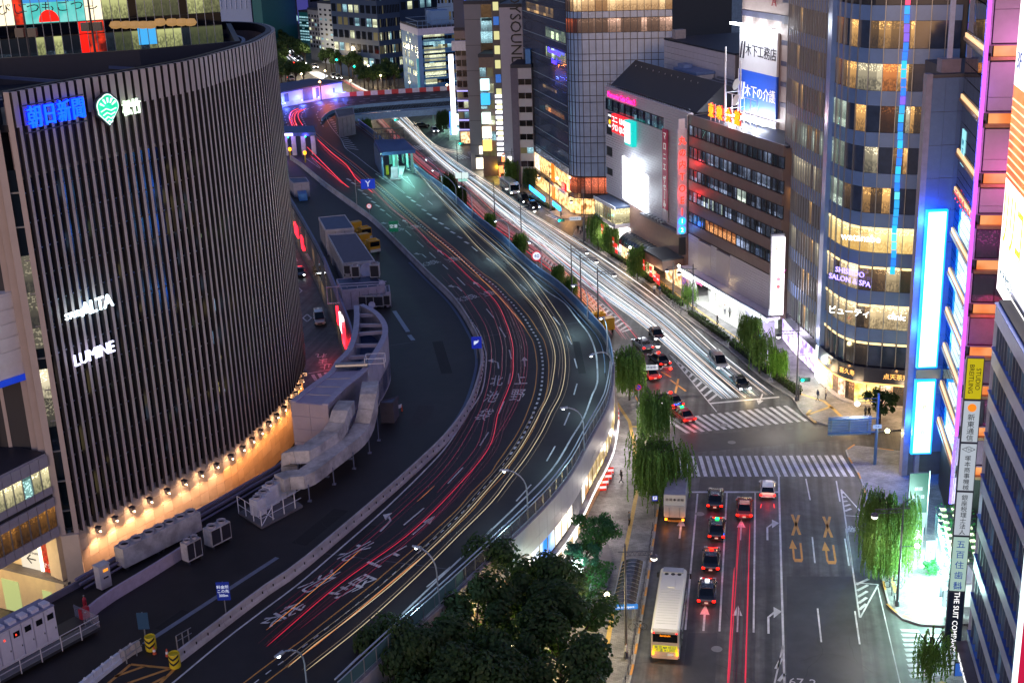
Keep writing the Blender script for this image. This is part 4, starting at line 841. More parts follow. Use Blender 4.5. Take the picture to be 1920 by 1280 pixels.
# the curved roofless plant building
VZ = 14.0
VLn = smooth_line(US([(664,574),(664.5,599),(661,627),(650,657),(629,679),(618,697),(580,725),(545,753)],VZ),1.2)
VRn = smooth_line(US([(681,571),(707,585),(723,604),(727,622),(721,641),(705,668),(689,693),(650,726),(615,759)],VZ),1.2)
for L in (VLn,VRn):
    for p in L: p.z = 0
vb = thing('plant_building','curved white roofless plant building on the closed deck, pointed at its far end','building');vm = mat('plant_white',(.48,.45,.52),.5,var=.12,wear=.22)
m = MB();wallstrip(m,VLn,DZ,VZ,.55);wallstrip(m,[p for p in VRn][::-1],DZ,VZ,.55);wallstrip(m,[VRn[0],VLn[0]],DZ,VZ,.4);m.build('wall',vm,vb)
m = MB();wallstrip(m,offs(VLn,-.05),VZ,VZ+.12,.7);wallstrip(m,offs(VRn,.05)[::-1],VZ,VZ+.12,.7);m.build('coping',mat('coping_lilac',(.38,.36,.50),.5),vb)
e0,e1 = VLn[-1],VRn[-1];slab('floor',[(p.x,p.y) for p in VLn+VRn[::-1]],DZ+.3,DZ+2.6,mat('pit_floor',(.07,.10,.22),.6),vb)
il = min(range(len(VLn)),key=lambda i: (VLn[i]-U(618,697,VZ)).length);ir = min(range(len(VRn)),key=lambda i: (VRn[i]-U(689,693,VZ)).length)
slab('roof',[(p.x,p.y) for p in VLn[il:]+VRn[ir:][::-1]],DZ,VZ-.03,mat('plant_roof',(.34,.31,.46),.5,var=.08),vb)
m = MB()
for k in range(1,4): t_ = k/4;a = VLn[il].lerp(VLn[-1],t_);b = VRn[ir].lerp(VRn[-1],t_);m.bar((a.x,a.y,VZ),(b.x,b.y,VZ),.05,4)
m.build('roof_seam',concr,vb)
fx = [(0,0),];hh = math.atan2(e1.y-e0.y,e1.x-e0.x);Le = (e1-e0).length     # front end cladding: panels with joints
ce = thing('x',None,None);bpy.data.objects.remove(ce)
for i in range(2):
    for j in range(4):
        a = e0.lerp(e1,i/2+.004);b = e0.lerp(e1,(i+1)/2-.004);mid = (a+b)/2;o = bx(vb,'cladding_panel',mat('plant_panel',(.36,.32,.40),.5,var=.06),-(b-a).length/2,(b-a).length/2,-.12,.02,VZ-.05-1.5*(j+1)+.03,VZ-.05-1.5*j-.02);o.location.x,o.location.y = mid.x,mid.y;o.rotation_euler.z = hh
for k in range(5):
    t_ = .12+.17*k;a = VLn[int(il*t_)];ib = min(range(len(VRn)),key=lambda i: abs(VRn[i].y-a.y));b = VRn[ib];m = MB();m.bar((a.x,a.y,VZ-.4),(b.x,b.y,VZ-.4),.28,4);m.build('cross_beam',mat('plant_panel',(.36,.32,.40)),vb)
a = U(630,690,VZ);b = U(690,689,VZ);m = MB();m.bar((a.x,a.y,VZ+.3),(b.x,b.y,VZ+.4),.32,10);m.bar((a.x+3,a.y,VZ+.3),(a.x+3.6,a.y,VZ+.3),.45,8);m.build('pipe',steel,vb)
m = MB();c_ = [(0,-.9),(2.2,-.9),(2.2,.9),(0,.9)];q = U(686,685,VZ)
for z in (.5,1.1): m.tube([Vector((q.x+x,q.y+y,VZ+z)) for x,y in c_+c_[:1]],.045,4)
for x,y in c_: m.bar((q.x+x,q.y+y,VZ),(q.x+x,q.y+y,VZ+1.1),.05,4)
m.build('guard_rail',wr,vb)
m = MB()
for i in range(0,len(VRn)-8,2):
    p = offs(VRn,-.15)[i];
    if p.y < U(700,676,VZ).y+2: continue
m2_ = MB();ro = offs(VRn,-.45);
rb = [Vector((p.x,p.y,0)) for p in ro[ir-12:ir+4]]
if len(rb) > 2:
    for z in (DZ+.6,DZ+1.6,DZ+2.6): m2_.tube([Vector((p.x,p.y,z)) for p in rb],.05,4)
    for p,h in along(rb,1.3): m2_.bar((p.x,p.y,DZ),(p.x,p.y,DZ+3.4),.05,4)
    m2_.build('frame',wr,vb)
slab('kerb_ring',[(p.x,p.y) for p in offs(VRn,-.1)[6:ir+3]+offs(VRn,-1.5)[6:ir+3][::-1]],DZ,DZ+.3,concd,vb)
q = U(652,760,12.6);
# ducts
def duct(label,pts,w_=1.8,h_=1.4):
    P = [U(x,y,z) for x,y,z in pts];L = smooth_line(P,.9);t = thing('air_duct',label,'duct');dmx = mat('duct_pale',(.50,.48,.49),.5,var=.2,scale=2.2,wear=.4);rings = []
    for i,p in enumerate(L):
        a = L[max(0,i-1)];b = L[min(len(L)-1,i+1)];tan = (b-a).normalized();side = Vector((tan.y,-tan.x,0));side = side.normalized() if side.length > .15 else Vector((1,0,0));up = side.cross(tan).normalized()
        rings.append([p+side*sx*w_/2+up*sz*h_/2 for sx,sz in ((-1,-1),(1,-1),(1,1),(-1,1))])
    for i in range(len(L)-1):
        m = MB();A_,B_ = rings[i],rings[i+1];B2_ = [a.lerp(b,.975) for a,b in zip(A_,B_)];m.add(A_+B2_,[(0,1,5,4),(1,2,6,5),(2,3,7,6),(3,0,4,7),(3,2,1,0),(4,5,6,7)]);m.build('duct_section',dmx,t)
    for i in range(2,len(L)-1,4):
        p = L[i];z = p.z-h_/2
        if z > DZ+.4: m = MB();m.bar((p.x+.7,p.y-.7,DZ),(p.x+.7,p.y-.7,z+.4),.07,5);m.box(p.x+.5,p.x+.9,p.y-.9,p.y-.5,DZ,DZ+.08);m.build('leg',mat('leg_blue',(.16,.18,.28),.4,.3),t)
duct('upper pale sheet metal duct leaving the plant building and bending down to the left',[(650,762,12.8),(640,778,12.8),(634,800,11.9),(622,818,11.4),(598,836,11.2),(575,851,11.2),(558,851,11.2),(546,853,11.0),(545,868,10.0),(547,888,8.8)])
duct('longer pale duct on slim legs running down beside the white caged fan units',[(695,726,13.2),(692,745,13.2),(690,770,12.0),(683,798,10.6),(668,822,10.3),(640,845,10.2),(612,866,10.2),(588,885,10.1),(566,898,10.1),(540,900,10.1),(524,906,10.1)])
# drums, cones, signs and blocks at the split
def drum(px,py,lb):
    q = U(px,py,DZ);t = thing('crash_drum',lb,'crash drum',(q.x,q.y,DZ),0,'yellow crash drums');y = mat('drum_yellow',(.62,.48,.02),.5,var=.05);m = MB();m.lathe([(.42,0),(.45,.1),(.45,1.2),(.42,1.25),(.36,1.25),(.36,1.1),(.01,1.1)],18);m.build('drum',y,t,smooth=False)
    for k in range(2):
        m = MB();z = .3+k*.45;P = []
        for i in range(9): a = math.pi*(1.15+.7*i/8);P.append((math.cos(a)*.462,math.sin(a)*.462,z+.3*abs(i-4)/4))
        m.add([p for p in P]+[(x,y_,z_+.2) for x,y_,z_ in P],[(i,i+1,i+10,i+9) for i in range(8)]);m.build('chevron',black,t)
drum(284,1217,'yellow drum with black chevron at the end of the white block row');drum(329,1249,'yellow drum with black chevron at the end of the concrete barrier')
def cone(px,py,lb,lvl=DZ,grp='traffic cones'):
    q = U(px,py,lvl);t = thing('traffic_cone',lb,'traffic cone',(q.x,q.y,lvl),0,grp);m = MB();m.box(-.2,.2,-.2,.2,0,.05);m.build('foot',black,t);m = MB();m.lathe([(.16,.05),(.05,.7),(.02,.72)],10);m.build('cone',mat('cone_red',(.55,.08,.03),.5,var=0),t);m = MB();m.lathe([(.13,.28),(.095,.48)],10);m.build('band',white,t)
cone(290,1226,'red cone just below the upper yellow drum');cone(314,1230,'red cone between the two yellow drums')
blk_ = thing('barricade_block_row','row of white and beige water filled blocks at the foot of the split','barricade');P = along([Vector((p.x,p.y,0)) for p in smooth_line(US([(150,1300),(205,1255),(245,1226),(272,1212)],DZ),1)],1.05,0)
for i,(p,h) in enumerate(P):
    m = MB();m.prism([(-.5,-.28),(.5,-.28),(.5,.28),(-.5,.28)],0,.35);m.prism([(-.48,-.14),(.48,-.14),(.48,.14),(-.48,.14)],.35,.85);m.box(-.3,-.15,-.16,.16,.85,.92);m.build('block',mat('block_white',(.62,.64,.72),.5) if i < len(P)*.62 else mat('block_beige',(.5,.46,.46),.6),blk_,(p.x,p.y,DZ),h)
a,b = U(238,1243,DZ),U(268,1220,DZ);railing('barricade_railing','short blue railing behind the beige blocks',[a,b],1.2,(1.2,.6),1.2,steel);a,b = U(334,1222,DZ),U(362,1206,DZ);railing('barricade_railing','short blue grey railing on the end of the concrete barrier',[a,b],1.5,(1.5,1.0),.6,steel)
def road_sign(bp,top,z1,w_,h_,col,lb,lines,lvl=DZ,cat='road sign',txt=None,rz=0.,arm=0.,ts=.5):
    q = U(*bp,lvl);r = U(*top,z1) if top else q;t = thing('road_sign',lb,cat,(q.x,q.y,lvl),rz);H = z1-lvl;m = MB();m.bar((0,0,0),(0,0,H+h_/2),.06,6);
    if arm: m.bar((0,0,H+.2),(arm,0,H+.2),.04,4);m.bar((0,0,H-.3),(arm,0,H-.3),.04,4)
    m.build('pole',steel,t);pm = col if not isinstance(col,str) else emi('sign_'+col.strip('#'),col,.55,False)
    bx(t,'board',pm,arm-w_/2,arm+w_/2,-.1,-.05,H-h_/2,H+h_/2)
    wt = txt or emi('sign_letters','#dfe8ff',.9,False)
    for i,s in enumerate(lines): text(t,'sign_text',s,wt,ts,(arm,-.13,H+(len(lines)/2-.5-i)*ts*1.15),ext=.01)
    return t
road_sign((425,1158),None,10.6,1.1,1.7,'#0c2a90','blue distance sign on a bent pole against the concrete barrier',['料金所','この先','300m'],ts=.34)
road_sign((275,1209),None,10.3,.9,1.5,'#1c3a58','dark blue grey board seen from behind at the yellow drum',[])
road_sign((670,394),None,13.0,2.7,1.9,'#1446e0','blue overhead direction sign with a white fork on a tall post',['Y'],arm=2.4,ts=1.7)
road_sign((895,672),None,10.2,1.3,1.6,'#1030c8','small blue sign on the inner barrier at the bend',['↱'],ts=.9)
road_sign((740,455),None,10.9,1.6,1.9,'#0e6a50','green sign on the inner barrier above the painted letters',['空港'],ts=.7)
def disc_sign(px,py,lvl,H,r,lb,kind):
    q = U(px,py,lvl);t = thing('round_sign',lb,'road sign',(q.x,q.y,lvl));m = MB();m.bar((0,0,0),(0,0,H),.05,5);m.build('pole',steel,t)
    m = MB();m.bar((0,-.05,H),(0,-.1,H),r,20);m.build('disc',emi('sign_red_ring','#d02838',.8,False),t);m = MB();m.bar((0,-.1,H),(0,-.13,H),r*.74,20);m.build('disc_face',emi('sign_face_white','#f0f0ff',.9,False) if kind != 'stop' else emi('sign_1446e0','#1446e0',.6,False),t)
    if kind == 'stop': m = MB();m.bar((-r*.6,-.15,H+r*.6),(r*.6,-.15,H-r*.6),r*.12,4);m.build('bar',emi('sign_red_ring','#d02838',.8,False),t)
    else: text(t,'numeral',kind,emi('numeral_blue','#1020a0',.3,False),r*.95,(0,-.15,H),ext=.01)
    return t
disc_sign(694,412,DZ,2.6,.5,'small round red ringed speed sign on the inner barrier','40')
# striped barricade by the shed
q = U(744,775,DZ);t = thing('barricade','short red and white barricade leaning by the dark shed','barricade',(q.x,q.y,DZ),.9);bx(t,'board',white,-.9,.9,-.03,.03,.5,.9)
for k in range(2): m = MB();m.lathe([(.12,0),(.04,.8)],8,(-.9+1.8*k,0,0));m.build('cone_leg',mat('cone_red',(.55,.08,.03)),t)
# west face of the elevated road: dark shop backs, red signs and a video screen
wf = thing('viaduct_west_side','dark shop backs with red lit signs along the narrow side street','shop row')
WL = DL[:];wpp = [q for q in along(WL,3.0,0) if q[0].y > 150]
backs = [room('back_shop','#c8a060','#060504',.5,.12,1.1),mat('back_panel',(.12,.11,.10),.5,.2)]
for i,((p,h),(q,h2_)) in enumerate(zip(wpp[:-1],wpp[1:])):
    mid = (p+q)/2;L = (q-p).length;hh = math.atan2(q.y-p.y,q.x-p.x);s_,c_ = math.sin(hh),math.cos(hh)
    for z0,z1,mm in ((.2,4.0,backs[0]),(4.1,7.9,backs[1] if i % 3 else backs[0])):
        o = bx(wf,'shop_panel',mm,-L/2+.03,L/2-.03,.02,.12,z0,z1);o.location = (mid.x-s_*.07,mid.y+c_*.07,(z0+z1)/2);o.rotation_euler.z = hh
    bk = MB()
redg = emi('red_sign_glow','#ff2030',5,True);
for px,py,z,hh_,L,mm,nm in [(634,610,6,2.6,3.0,emi('screen_white','#fff0f2',4),'screen'),(639,630,5,3.2,3.6,redg,'red_sign'),(632,590,5.5,2.5,2.0,redg,'red_sign'),(572,430,4.5,2.2,5,redg,'red_sign'),(561,400,5.5,2.8,5,emi('screen_white','#fff0f2',4),'screen'),(548,372,5.5,3,7,emi('screen_white','#fff0f2',4),'screen'),(578,455,4,2.5,2.5,redg,'red_sign'),(566,412,4.3,.5,5,emi('orange_tube','#ff8a30',6),'tube_light')]:
    q = U(px,py,z);k = min(range(len(DL)),key=lambda i: (Vector((DL[i].x,DL[i].y,0))-Vector((q.x,q.y,0))).length);p = DL[k];n2 = DL[min(k+1,len(DL)-1)];hh = math.atan2(n2.y-p.y,n2.x-p.x)
    o = bx(wf,nm,mm,-L/2,L/2,-.1,.1,z-hh_/2,z+hh_/2);o.location = (p.x-math.sin(hh)*.25,p.y+math.cos(hh)*.25,z);o.rotation_euler.z = hh
m = MB();wallstrip(m,offs(DL[58:],-.35),DZ+.0,DZ+.9,.3);m.build('edge_wall',mat('edge_blue',(.12,.15,.24),.5,.3),hw)
lamp(wf,'sign_light',(U(630,680).x,U(630,680).y,3),'#ff2030',260,.6);lamp(wf,'sign_light',(U(560,450).x,U(560,450).y,4),'#ff5050',300,.6);lamp(wf,'sign_light',(U(545,400).x,U(545,400).y,4),'#ffd8d0',400,.6)
# ------------------------------------------------------------------ toll gates and the far part of the deck
def gate(label,P,z1,thick,roofm):
    Q = [U(*p,z1) for p in P];c = sum(Q,Vector())/4;t = thing('toll_gate',label,'toll gate',(c.x,c.y,DZ));m = MB();m.prism(ccw([(p.x-c.x,p.y-c.y) for p in Q]),z1-DZ-thick,z1-DZ);m.build('canopy',roofm,t)
    return t,c,[Vector((p.x-c.x,p.y-c.y,0)) for p in Q]
blroof = mat('gate_roof_blue',(.03,.09,.26),.45,.2,var=.2)
tg,c,Q = gate('toll gate canopy with a deep blue roof and turquoise lit lanes beside the street',[(702,262),(758,260),(779,281),(716,286)],13.2,.7,blroof)
H = 5.2-.7
for k in range(11): p = Q[0].lerp(Q[3],k/10);bx(tg,'side_wall_panel',bluep,p.x-.1,p.x+.1,p.y-1.3,p.y+1.3,0,H)
for a in (.1,.5,.95):
    p = Q[1].lerp(Q[2],a);bx(tg,'post',mat('post_green',(.2,.4,.36),.4),p.x-1.0,p.x-.5,p.y-.3,p.y+.3,0,H)
for a in (.15,.55,.9): p = (Q[0].lerp(Q[1],.45)).lerp(Q[3].lerp(Q[2],.45),a);bx(tg,'post',mat('post_green',(.2,.4,.36)),p.x-.3,p.x+.3,p.y-.3,p.y+.3,0,H)
m = MB()
for k in range(9): a = Q[0].lerp(Q[1],k/8);m.box(a.x-.1,a.x+.1,a.y-.2,a.y+.2,H+.7,H+2.6)
for z in (1.2,2.4): m.bar((Q[0].x,Q[0].y,H+.7+z),(Q[1].x,Q[1].y,H+.7+z),.2,4)
m.build('sign_frame',steeld,tg)
p = Q[3].lerp(Q[2],.4);bx(tg,'booth',mat('booth_grey',(.5,.5,.55),.5),p.x-.9,p.x+.5,p.y-3.5,p.y-1.9,0,2.4);bx(tg,'island',concr,p.x-1.2,p.x+1.2,p.y-5,p.y+9,0,.25);bx(tg,'bollard',mat('drum_yellow',(.62,.48,.02)),p.x-2.4,p.x-1.8,p.y+1,p.y+1.6,0,2)
for k in range(4): bx(tg,'ceiling_light',emi('gate_light','#b8ffe8',9),Q[0].lerp(Q[1],.5).x-1+k*1.2,Q[0].lerp(Q[1],.5).x-.8+k*1.2,Q[3].y+2+k*2,Q[3].y+3.5+k*2,H-.12,H-.05)
lamp(tg,'gate_light',(Q[3].x+5,Q[3].y+3,H-.4),'#a0ffe6',1700,.5);lamp(tg,'gate_light',(Q[3].x+1,Q[3].y-6,H),'#a0f4e6',800,.5)
tg,c,Q = gate('left toll gantry with violet and green lit lane signs over the red trails',[(522,236),(588,236),(592,248),(520,250)],13.4,.8,blroof);H = 4.6
for i,(px,cl) in enumerate(((545,'#8a5cff'),(576,'#a070ff'))):
    a = U(px,243,13.4);bx(tg,'lane_sign',emi('lane_sign','#d8ccff',5,False),a.x-c.x-1.5,a.x-c.x+1.5,Q[3].y-.25,Q[3].y-.05,H+.1,H+.7);m = MB();m.lathe([(.01,-.2),(.2,0),(.01,.2)],8);m.build('green_signal',emi('signal_green','#20ffb0',8,False),tg,(a.x-c.x,Q[3].y-.3,H-.2))
    lamp(tg,'sign_light',(a.x-c.x,Q[3].y-.8,H),cl,120,.4)
for px in (540,555,572,590): a = U(px,262,11);bx(tg,'post',mat('booth_grey',(.5,.5,.55)),a.x-c.x-.5,a.x-c.x+.5,Q[3].y+.3,Q[3].y+1.1,0,H)
for px,py in ((573,305),(545,298)):
    q = U(px,py,DZ);t = thing('warning_lamp','orange flashing lamp on a %s post at the left toll gate' % ('short' if px == 573 else 'tall'),'warning lamp',(q.x,q.y,DZ));m = MB();m.bar((0,0,0),(0,0,1.8),.15,6);m.build('post',mat('drum_yellow',(.62,.48,.02)),t);m = MB();m.lathe([(.01,1.8),(.35,2.0),(.35,2.5),(.01,2.7)],8);m.build('lamp',emi('orange_lamp','#ff8a10',9),t)
hut('toll_office','grey toll office building beside the bridge abutment','building',[(628,207),(662,202),(665,215),(634,221)],13.0,wallm=mat('grey_hut',(.28,.28,.34)),roofm=concd)
# far white blue-lit wall and bridge parapets
A = Vector((-66.5,384,0));wl,Lw,at = face('floodlit_wall','long white floodlit hall wall glowing blue beyond the toll gates','building',(U(523,203,DZ).x,U(523,203,DZ).y+1),(U(642,181,DZ).x,U(642,181,DZ).y+1))
hv = at(640,155)[1];bx(wl,'wall',mat('hall_white',(.66,.68,.78),.5,var=.05),0,Lw,0,14,0,hv);bx(wl,'roof',mat('hall_roof',(.05,.08,.16),.6),-.3,Lw+.3,-.2,14.3,hv+.01,hv+.4)
for x0,x1,za,zb in ((4,7,8.6,11.6),(17.5,24.5,8.6,12.3),(27,29.5,8.8,11.8),(40,41,9.5,10.8)): bx(wl,'shutter',mat('shutter_grey',(.14,.15,.2),.5),x0*Lw/47,x1*Lw/47,-.08,0,za,zb)
for x in (2,14,26.5,38,45): m = MB();m.lathe([(.01,-.22),(.22,0),(.01,.22)],8);m.build('flood_lamp',emi('flood_blue','#6a80ff',14,False),wl,(x*Lw/47,-1.4,9.2));lamp(wl,'flood_light',(x*Lw/47,-1.8,9.4),'#5a70ff',700,.3)
lamp(wl,'orange_lamp',(Lw*.6,-4,13.5),'#ff7a20',1500,.3);m = MB();m.lathe([(.01,-.4),(.4,0),(.01,.4)],8);m.build('sodium_lamp',emi('sodium','#ffb060',20,False),wl,(Lw*.6,-1.4,13.5));bx(wl,'lamp_post',steeld,Lw*.6-.12,Lw*.6+.12,-1.6,-1.3,DZ,13.3)
bp_ = thing('bridge_parapets','red and white striped parapet and blue girders of the bridge over the street','bridge');m = MB();wallstrip(m,br_n,DZ-1.6,DZ+.9,.4);m.build('near_girder',mat('girder_blue',(.16,.28,.46),.5,.1),bp_)
m = MB();wallstrip(m,[p+Vector((0,0,0)) for p in br_n[8:]],DZ-3.4,DZ-1.7,-1.5);m.build('soffit',mat('soffit_blue',(.22,.34,.5),.5),bp_)
fb_ = along(br_f,2.1,0);
for i,((p,h),(q,h2_)) in enumerate(zip(fb_[:-1],fb_[1:])):
    mid = (p+q)/2;L = (q-p).length;mm = mat('parapet_red',(.5,.06,.06),.5) if i % 2 and mid.x > -46 else mat('parapet_white',(.6,.62,.7),.5)
    o = bx(bp_,'striped_panel',mm,-L/2,L/2,-.15,.15,DZ,DZ+1.3);o.location.x,o.location.y = mid.x,mid.y;o.rotation_euler.z = math.atan2(q.y-p.y,q.x-p.x)
for x in (-44,-8): bx(bp_,'pier',concd,x,x+1.6,378,398,0,DZ-1.5)
# ------------------------------------------------------------------ the row of fronts on the right of the street
brown = mat('brown_cladding',(.20,.145,.135),.35,.25,var=.08,scale=.5);brown2 = mat('brown_tile',(.22,.13,.11),.45,var=.1)
siding = mat('white_siding',(.50,.46,.50),.45,var=.05);dkglass = glass('dark_glass','#0e1a2c',.06,.15)
TA = U(1290,549);TB = U(1462,655);td = (TB-TA).normalized();TA = Vector((TA.x,TA.y,0))
te,Lt,at = face('cinema_building','brown cinema and office block with five window bands and a lit entrance canopy','building',TA,TA+td*30.6);Lt = 30.6
bx(te,'core',brown,0,Lt,.35,22,4.4,29.4);bx(te,'roof',darkroof,.3,Lt-.3,.6,21.5,29.42,29.6)
bands = [(26.5,28.2),(22.9,24.8),(19.3,21.2),(15.8,17.6),(12.2,14.0)]
edges = [29.9]+[v for b in bands for v in (b[1],b[0])]+[10.4]
for k in range(0,len(edges),2):
    n = 26;w_ = Lt/n
    for i in range(n): bx(te,'cladding_panel',brown,i*w_+.012,(i+1)*w_-.012,.0,.34,edges[k+1]+.05,edges[k]-.05)
    bx(te,'band_edge',black,0,Lt,-.06,.36,edges[k+1]-.05,edges[k+1]+.05)
cur = [room('curtain_blue','#b4c4e8','#141a28',1.0,.5,1.5,rough=.2),room('curtain_dark','#5a6c90','#06080e',.6,.35,1.2),room('curtain_white','#f2fff0','#50605c',1.5,.7,1.4),room('curtain_orange','#ffb070','#7a4020',1.15,.75,1.2),room('curtain_grey','#8c9cc0','#0c1018',.6,.55,1.8)]
rt = random.Random(11)
for bi,(z0,z1) in enumerate(bands):
    n = 20;w_ = Lt/n;bx(te,'window_back',black,0,Lt,.2,.34,z0,z1)
    for i in range(n):
        for j in range(2):
            x0 = i*w_+.1+j*w_/2;mm = cur[rt.choice([0,1,4,0,4,1])]
            if bi == 2 and i in (11,12): mm = cur[2]
            if bi == 3 and i in (3,4,5,7): mm = cur[2] if j else cur[0]
            if bi == 4 and 4 <= i <= 10: mm = cur[3]
            if bi == 4 and i > 14: mm = cur[1]
            bx(te,'window',mm,x0,x0+w_/2-.09,.08,.19,z0+.12,z1-.1)
        bx(te,'mullion',black,i*w_-.05,i*w_+.08,-.02,.2,z0,z1)
n = 13;zz0,zz1 = 4.9,10.3
for k in range(n):
    h_ = (zz1-zz0)/n
    for x0,x1 in ((0,3.8),(8.4,10.4),(15.0,21),(21.03,25.5),(25.53,Lt-.2)): bx(te,'siding_board',siding,x0,x1-.01,0,.34,zz0+k*h_+.03,zz0+(k+1)*h_)
for x0,x1 in ((3.82,8.38),(10.42,14.98)): bx(te,'blank_panel',mat('blank_panel',(.48,.43,.44),.5,var=.04),x0,x1,-.04,.34,zz0+1.2,zz1-.3);bx(te,'siding_board',siding,x0,x1,0,.34,zz0,zz0+1.17)
for z in (8.3,5.9): bx(te,'small_window',black,Lt-1.6,Lt-1.1,-.03,.3,z,z+.9)
# canopy and bright porch
bx(te,'canopy',mat('canopy_white',(.7,.7,.74),.4),0,Lt,-1.7,.3,4.35,4.85);bx(te,'canopy_light',emi('canopy_light','#f4fbff',7),0,Lt,-1.82,-1.7,4.2,4.55);bx(te,'canopy_edge',mat('canopy_edge_blue',(.18,.24,.36),.4),0,Lt,-1.85,-1.6,4.86,4.98)
porch = emi('porch_light','#fbfff6',2.6,True,'#b8c8c4',.6)
bx(te,'porch_ceiling',emi('porch_ceiling','#ffffff',3.2),3.2,23,-1.6,4,4.22,4.34);bx(te,'porch_back',porch,3.2,23,4.0,4.2,.15,4.2);bx(te,'porch_floor',mat('porch_floor',(.5,.5,.48),.4),3.2,23,-1.5,4,.14,.2)
bx(te,'step',concd,0,Lt,-4.9,-4.7,.14,.3)
for x in (6.2,9.2,12.2,15.6):
    m = MB();m.prism([(x-.75,1.0),(x+.75,.6),(x+.75,1.6),(x-.75,1.9)],.2,2.6);m.prism([(x-.6,.7),(x+.6,.4),(x+.6,1.5),(x-.6,1.8)],2.6,4.2);m.build('pillar',mat('pillar_white',(.7,.7,.7),.4),te)
for x in (11,14,17.6,19.5): bx(te,'door_glass',room('cinema_door','#c8f0e8','#18201e',1.2,.5,1.5),x-.7,x+.7,3.85,3.99,.3,3.0)
bx(te,'poster_wall',mat('canopy_white',(.7,.7,.74)),0,3.2,-1.2,.0,.2,4.2);bx(te,'poster',emi('poster_purple','#6a3fb0',1.1,True,'#f4b0a0',1.6),.5,2.7,-1.3,-1.2,.9,3.1);bx(te,'poster_case',porch,.2,3.0,-1.26,-1.2,3.2,4.1)
text(te,'fascia_text','丸の内',emi('fascia_pink','#f0408a',2),.75,(8.0,-1.86,4.05),ext=.03);text(te,'fascia_text','TOEI',emi('fascia_ink','#3a1830',.3,False),.7,(11.6,-1.86,4.0),ext=.03)
bx(te,'shutter',mat('awning_grey',(.34,.33,.42),.4),23.3,27,-1.5,-.2,.3,4.2);bx(te,'shutter',mat('awning_grey',(.34,.33,.42)),27.2,30,-2.2,-.2,1.6,4.0);bx(te,'screen',emi('screen_cyan','#20a8f0',2.5),28.6,29.3,-2.3,-2.2,.9,2.0)
lamp(te,'porch_lamp',(8,-1.2,3.9),'#f6fff8',420,1.0);lamp(te,'porch_lamp',(16,-1.2,3.9),'#f6fff8',420,1.0);lamp(te,'porch_lamp',(25,-2.6,3.6),'#eef6ff',160,.8)
lamp(te,'wall_spot',(15.4,-.7,6.2),'#ffdf9a',14,.1)
# letters on the roof
rs = thing('rooftop_sign','four orange neon characters on steel frames along the roof edge','sign',TA,te.rotation_euler.z)
ora = emi('neon_orange','#ff8a10',3.2);oed = emi('neon_red','#ff2a18',2.6)
for k,ch in enumerate('東映会館'):
    x = 7.6+k*2.9;text(rs,'character',ch,ora,2.3,(x,.1,31.4),ext=.1,sx=.78);text(rs,'character_edge',ch,oed,2.3,(x,.3,31.4),ext=.08,sx=.86,sy=1.06)
    m = MB()
    for s_ in (-.8,.8): m.bar((x+s_,.5,29.9),(x+s_,.5,32.6),.06,4);m.bar((x+s_,2.2,29.9),(x+s_,.5,32),.05,4)
    m.bar((x-.8,.5,31),(x+.8,.5,31.8),.04,4);m.build('frame',mat('frame_pale',(.5,.4,.4),.5),rs)
lamp(rs,'neon_glow',(9,-1.2,31),'#ff4020',120,.6);lamp(rs,'neon_glow',(15,-1.2,31),'#ff4020',120,.6)
# rooftop clutter
rc = thing('pipe_scaffold','white pipe frame with masts and dishes on the cinema roof','scaffold',TA,te.rotation_euler.z);wrm = mat('pipe_white',(.6,.6,.6),.4)
m = MB()
for x in (7,9,11,13,15,17):
    m.bar((x,3,29.6),(x,3,34),.06,4);m.bar((x,7,29.6),(x,7,34),.06,4)
for z in (31.5,34): m.bar((7,3,z),(17,3,z),.06,4);m.bar((7,7,z),(17,7,z),.06,4);m.bar((7,3,z),(7,7,z),.06,4)
m.build('pipe_frame',wrm,rc)
for x,h_ in ((7.6,41),(12.6,39.5)): m = MB();m.bar((x,2.5,29.6),(x,2.5,h_),.13,6);m.bar((x-.3,2.5,h_-2),(x+.3,2.5,h_-2),.07,4);m.build('mast',wrm,rc)
for z in (35.6,33.2): m = MB();m.lathe([(.01,0),(.8,.1),(.9,.25),(.01,.12)],14);o = m.build('dish',emi('dish_white','#ffffff',.35,False),rc,(10.6,3,z));o.rotation_euler = (math.radians(70),0,0)
m = MB();m.bar((10.4,3.3,29.6),(10.4,3.3,38),.08,5);m.build('mast',wrm,rc)
# ledge sign: vertical box sign with the cinema's name
vs_ = thing('vertical_sign','tall white box sign with red glowing characters and blue numbers on the cinema corner','sign',TA,te.rotation_euler.z)
bx(vs_,'box',mat('sign_box',(.62,.60,.66),.4),-.55,-.15,-1.9,-.3,10.2,27.6);bx(vs_,'cap',white,-.5,-.2,-1.7,-.6,27.62,29.2);bx(vs_,'bracket',black,-.5,-.2,-1.5,-.4,6.6,9.6)
redn = emi('neon_red_hot','#ff3020',4);zt_ = 25.6
# the face looks along the street, towards the camera
RX = (math.pi/2,0,math.pi/2)
for k,ch in enumerate(['丸','の','内','T','O','E','I']): text(vs_,'character',ch,redn,1.45 if k < 3 else 1.7,(-.10,-1.1,zt_-k*1.95),RX,ext=.05,sx=.9)
for ch,z in (('1',12.4),('2',10.9)):
    m = MB();m.bar((-.12,-1.1,z),(-.06,-1.1,z),.66,18);m.build('disc',emi('neon_cyan','#20a0ff',3),vs_);text(vs_,'numeral',ch,emi('numeral_white','#ffffff',3),1.0,(-.02,-1.1,z),RX,ext=.02)
lamp(vs_,'neon_glow',(.9,-1.4,22),'#ff3030',90,.5);lamp(vs_,'neon_glow',(.9,-1.4,17),'#ff3030',90,.5);lamp(vs_,'neon_glow',(.9,-1.4,11.8),'#3070ff',60,.5)
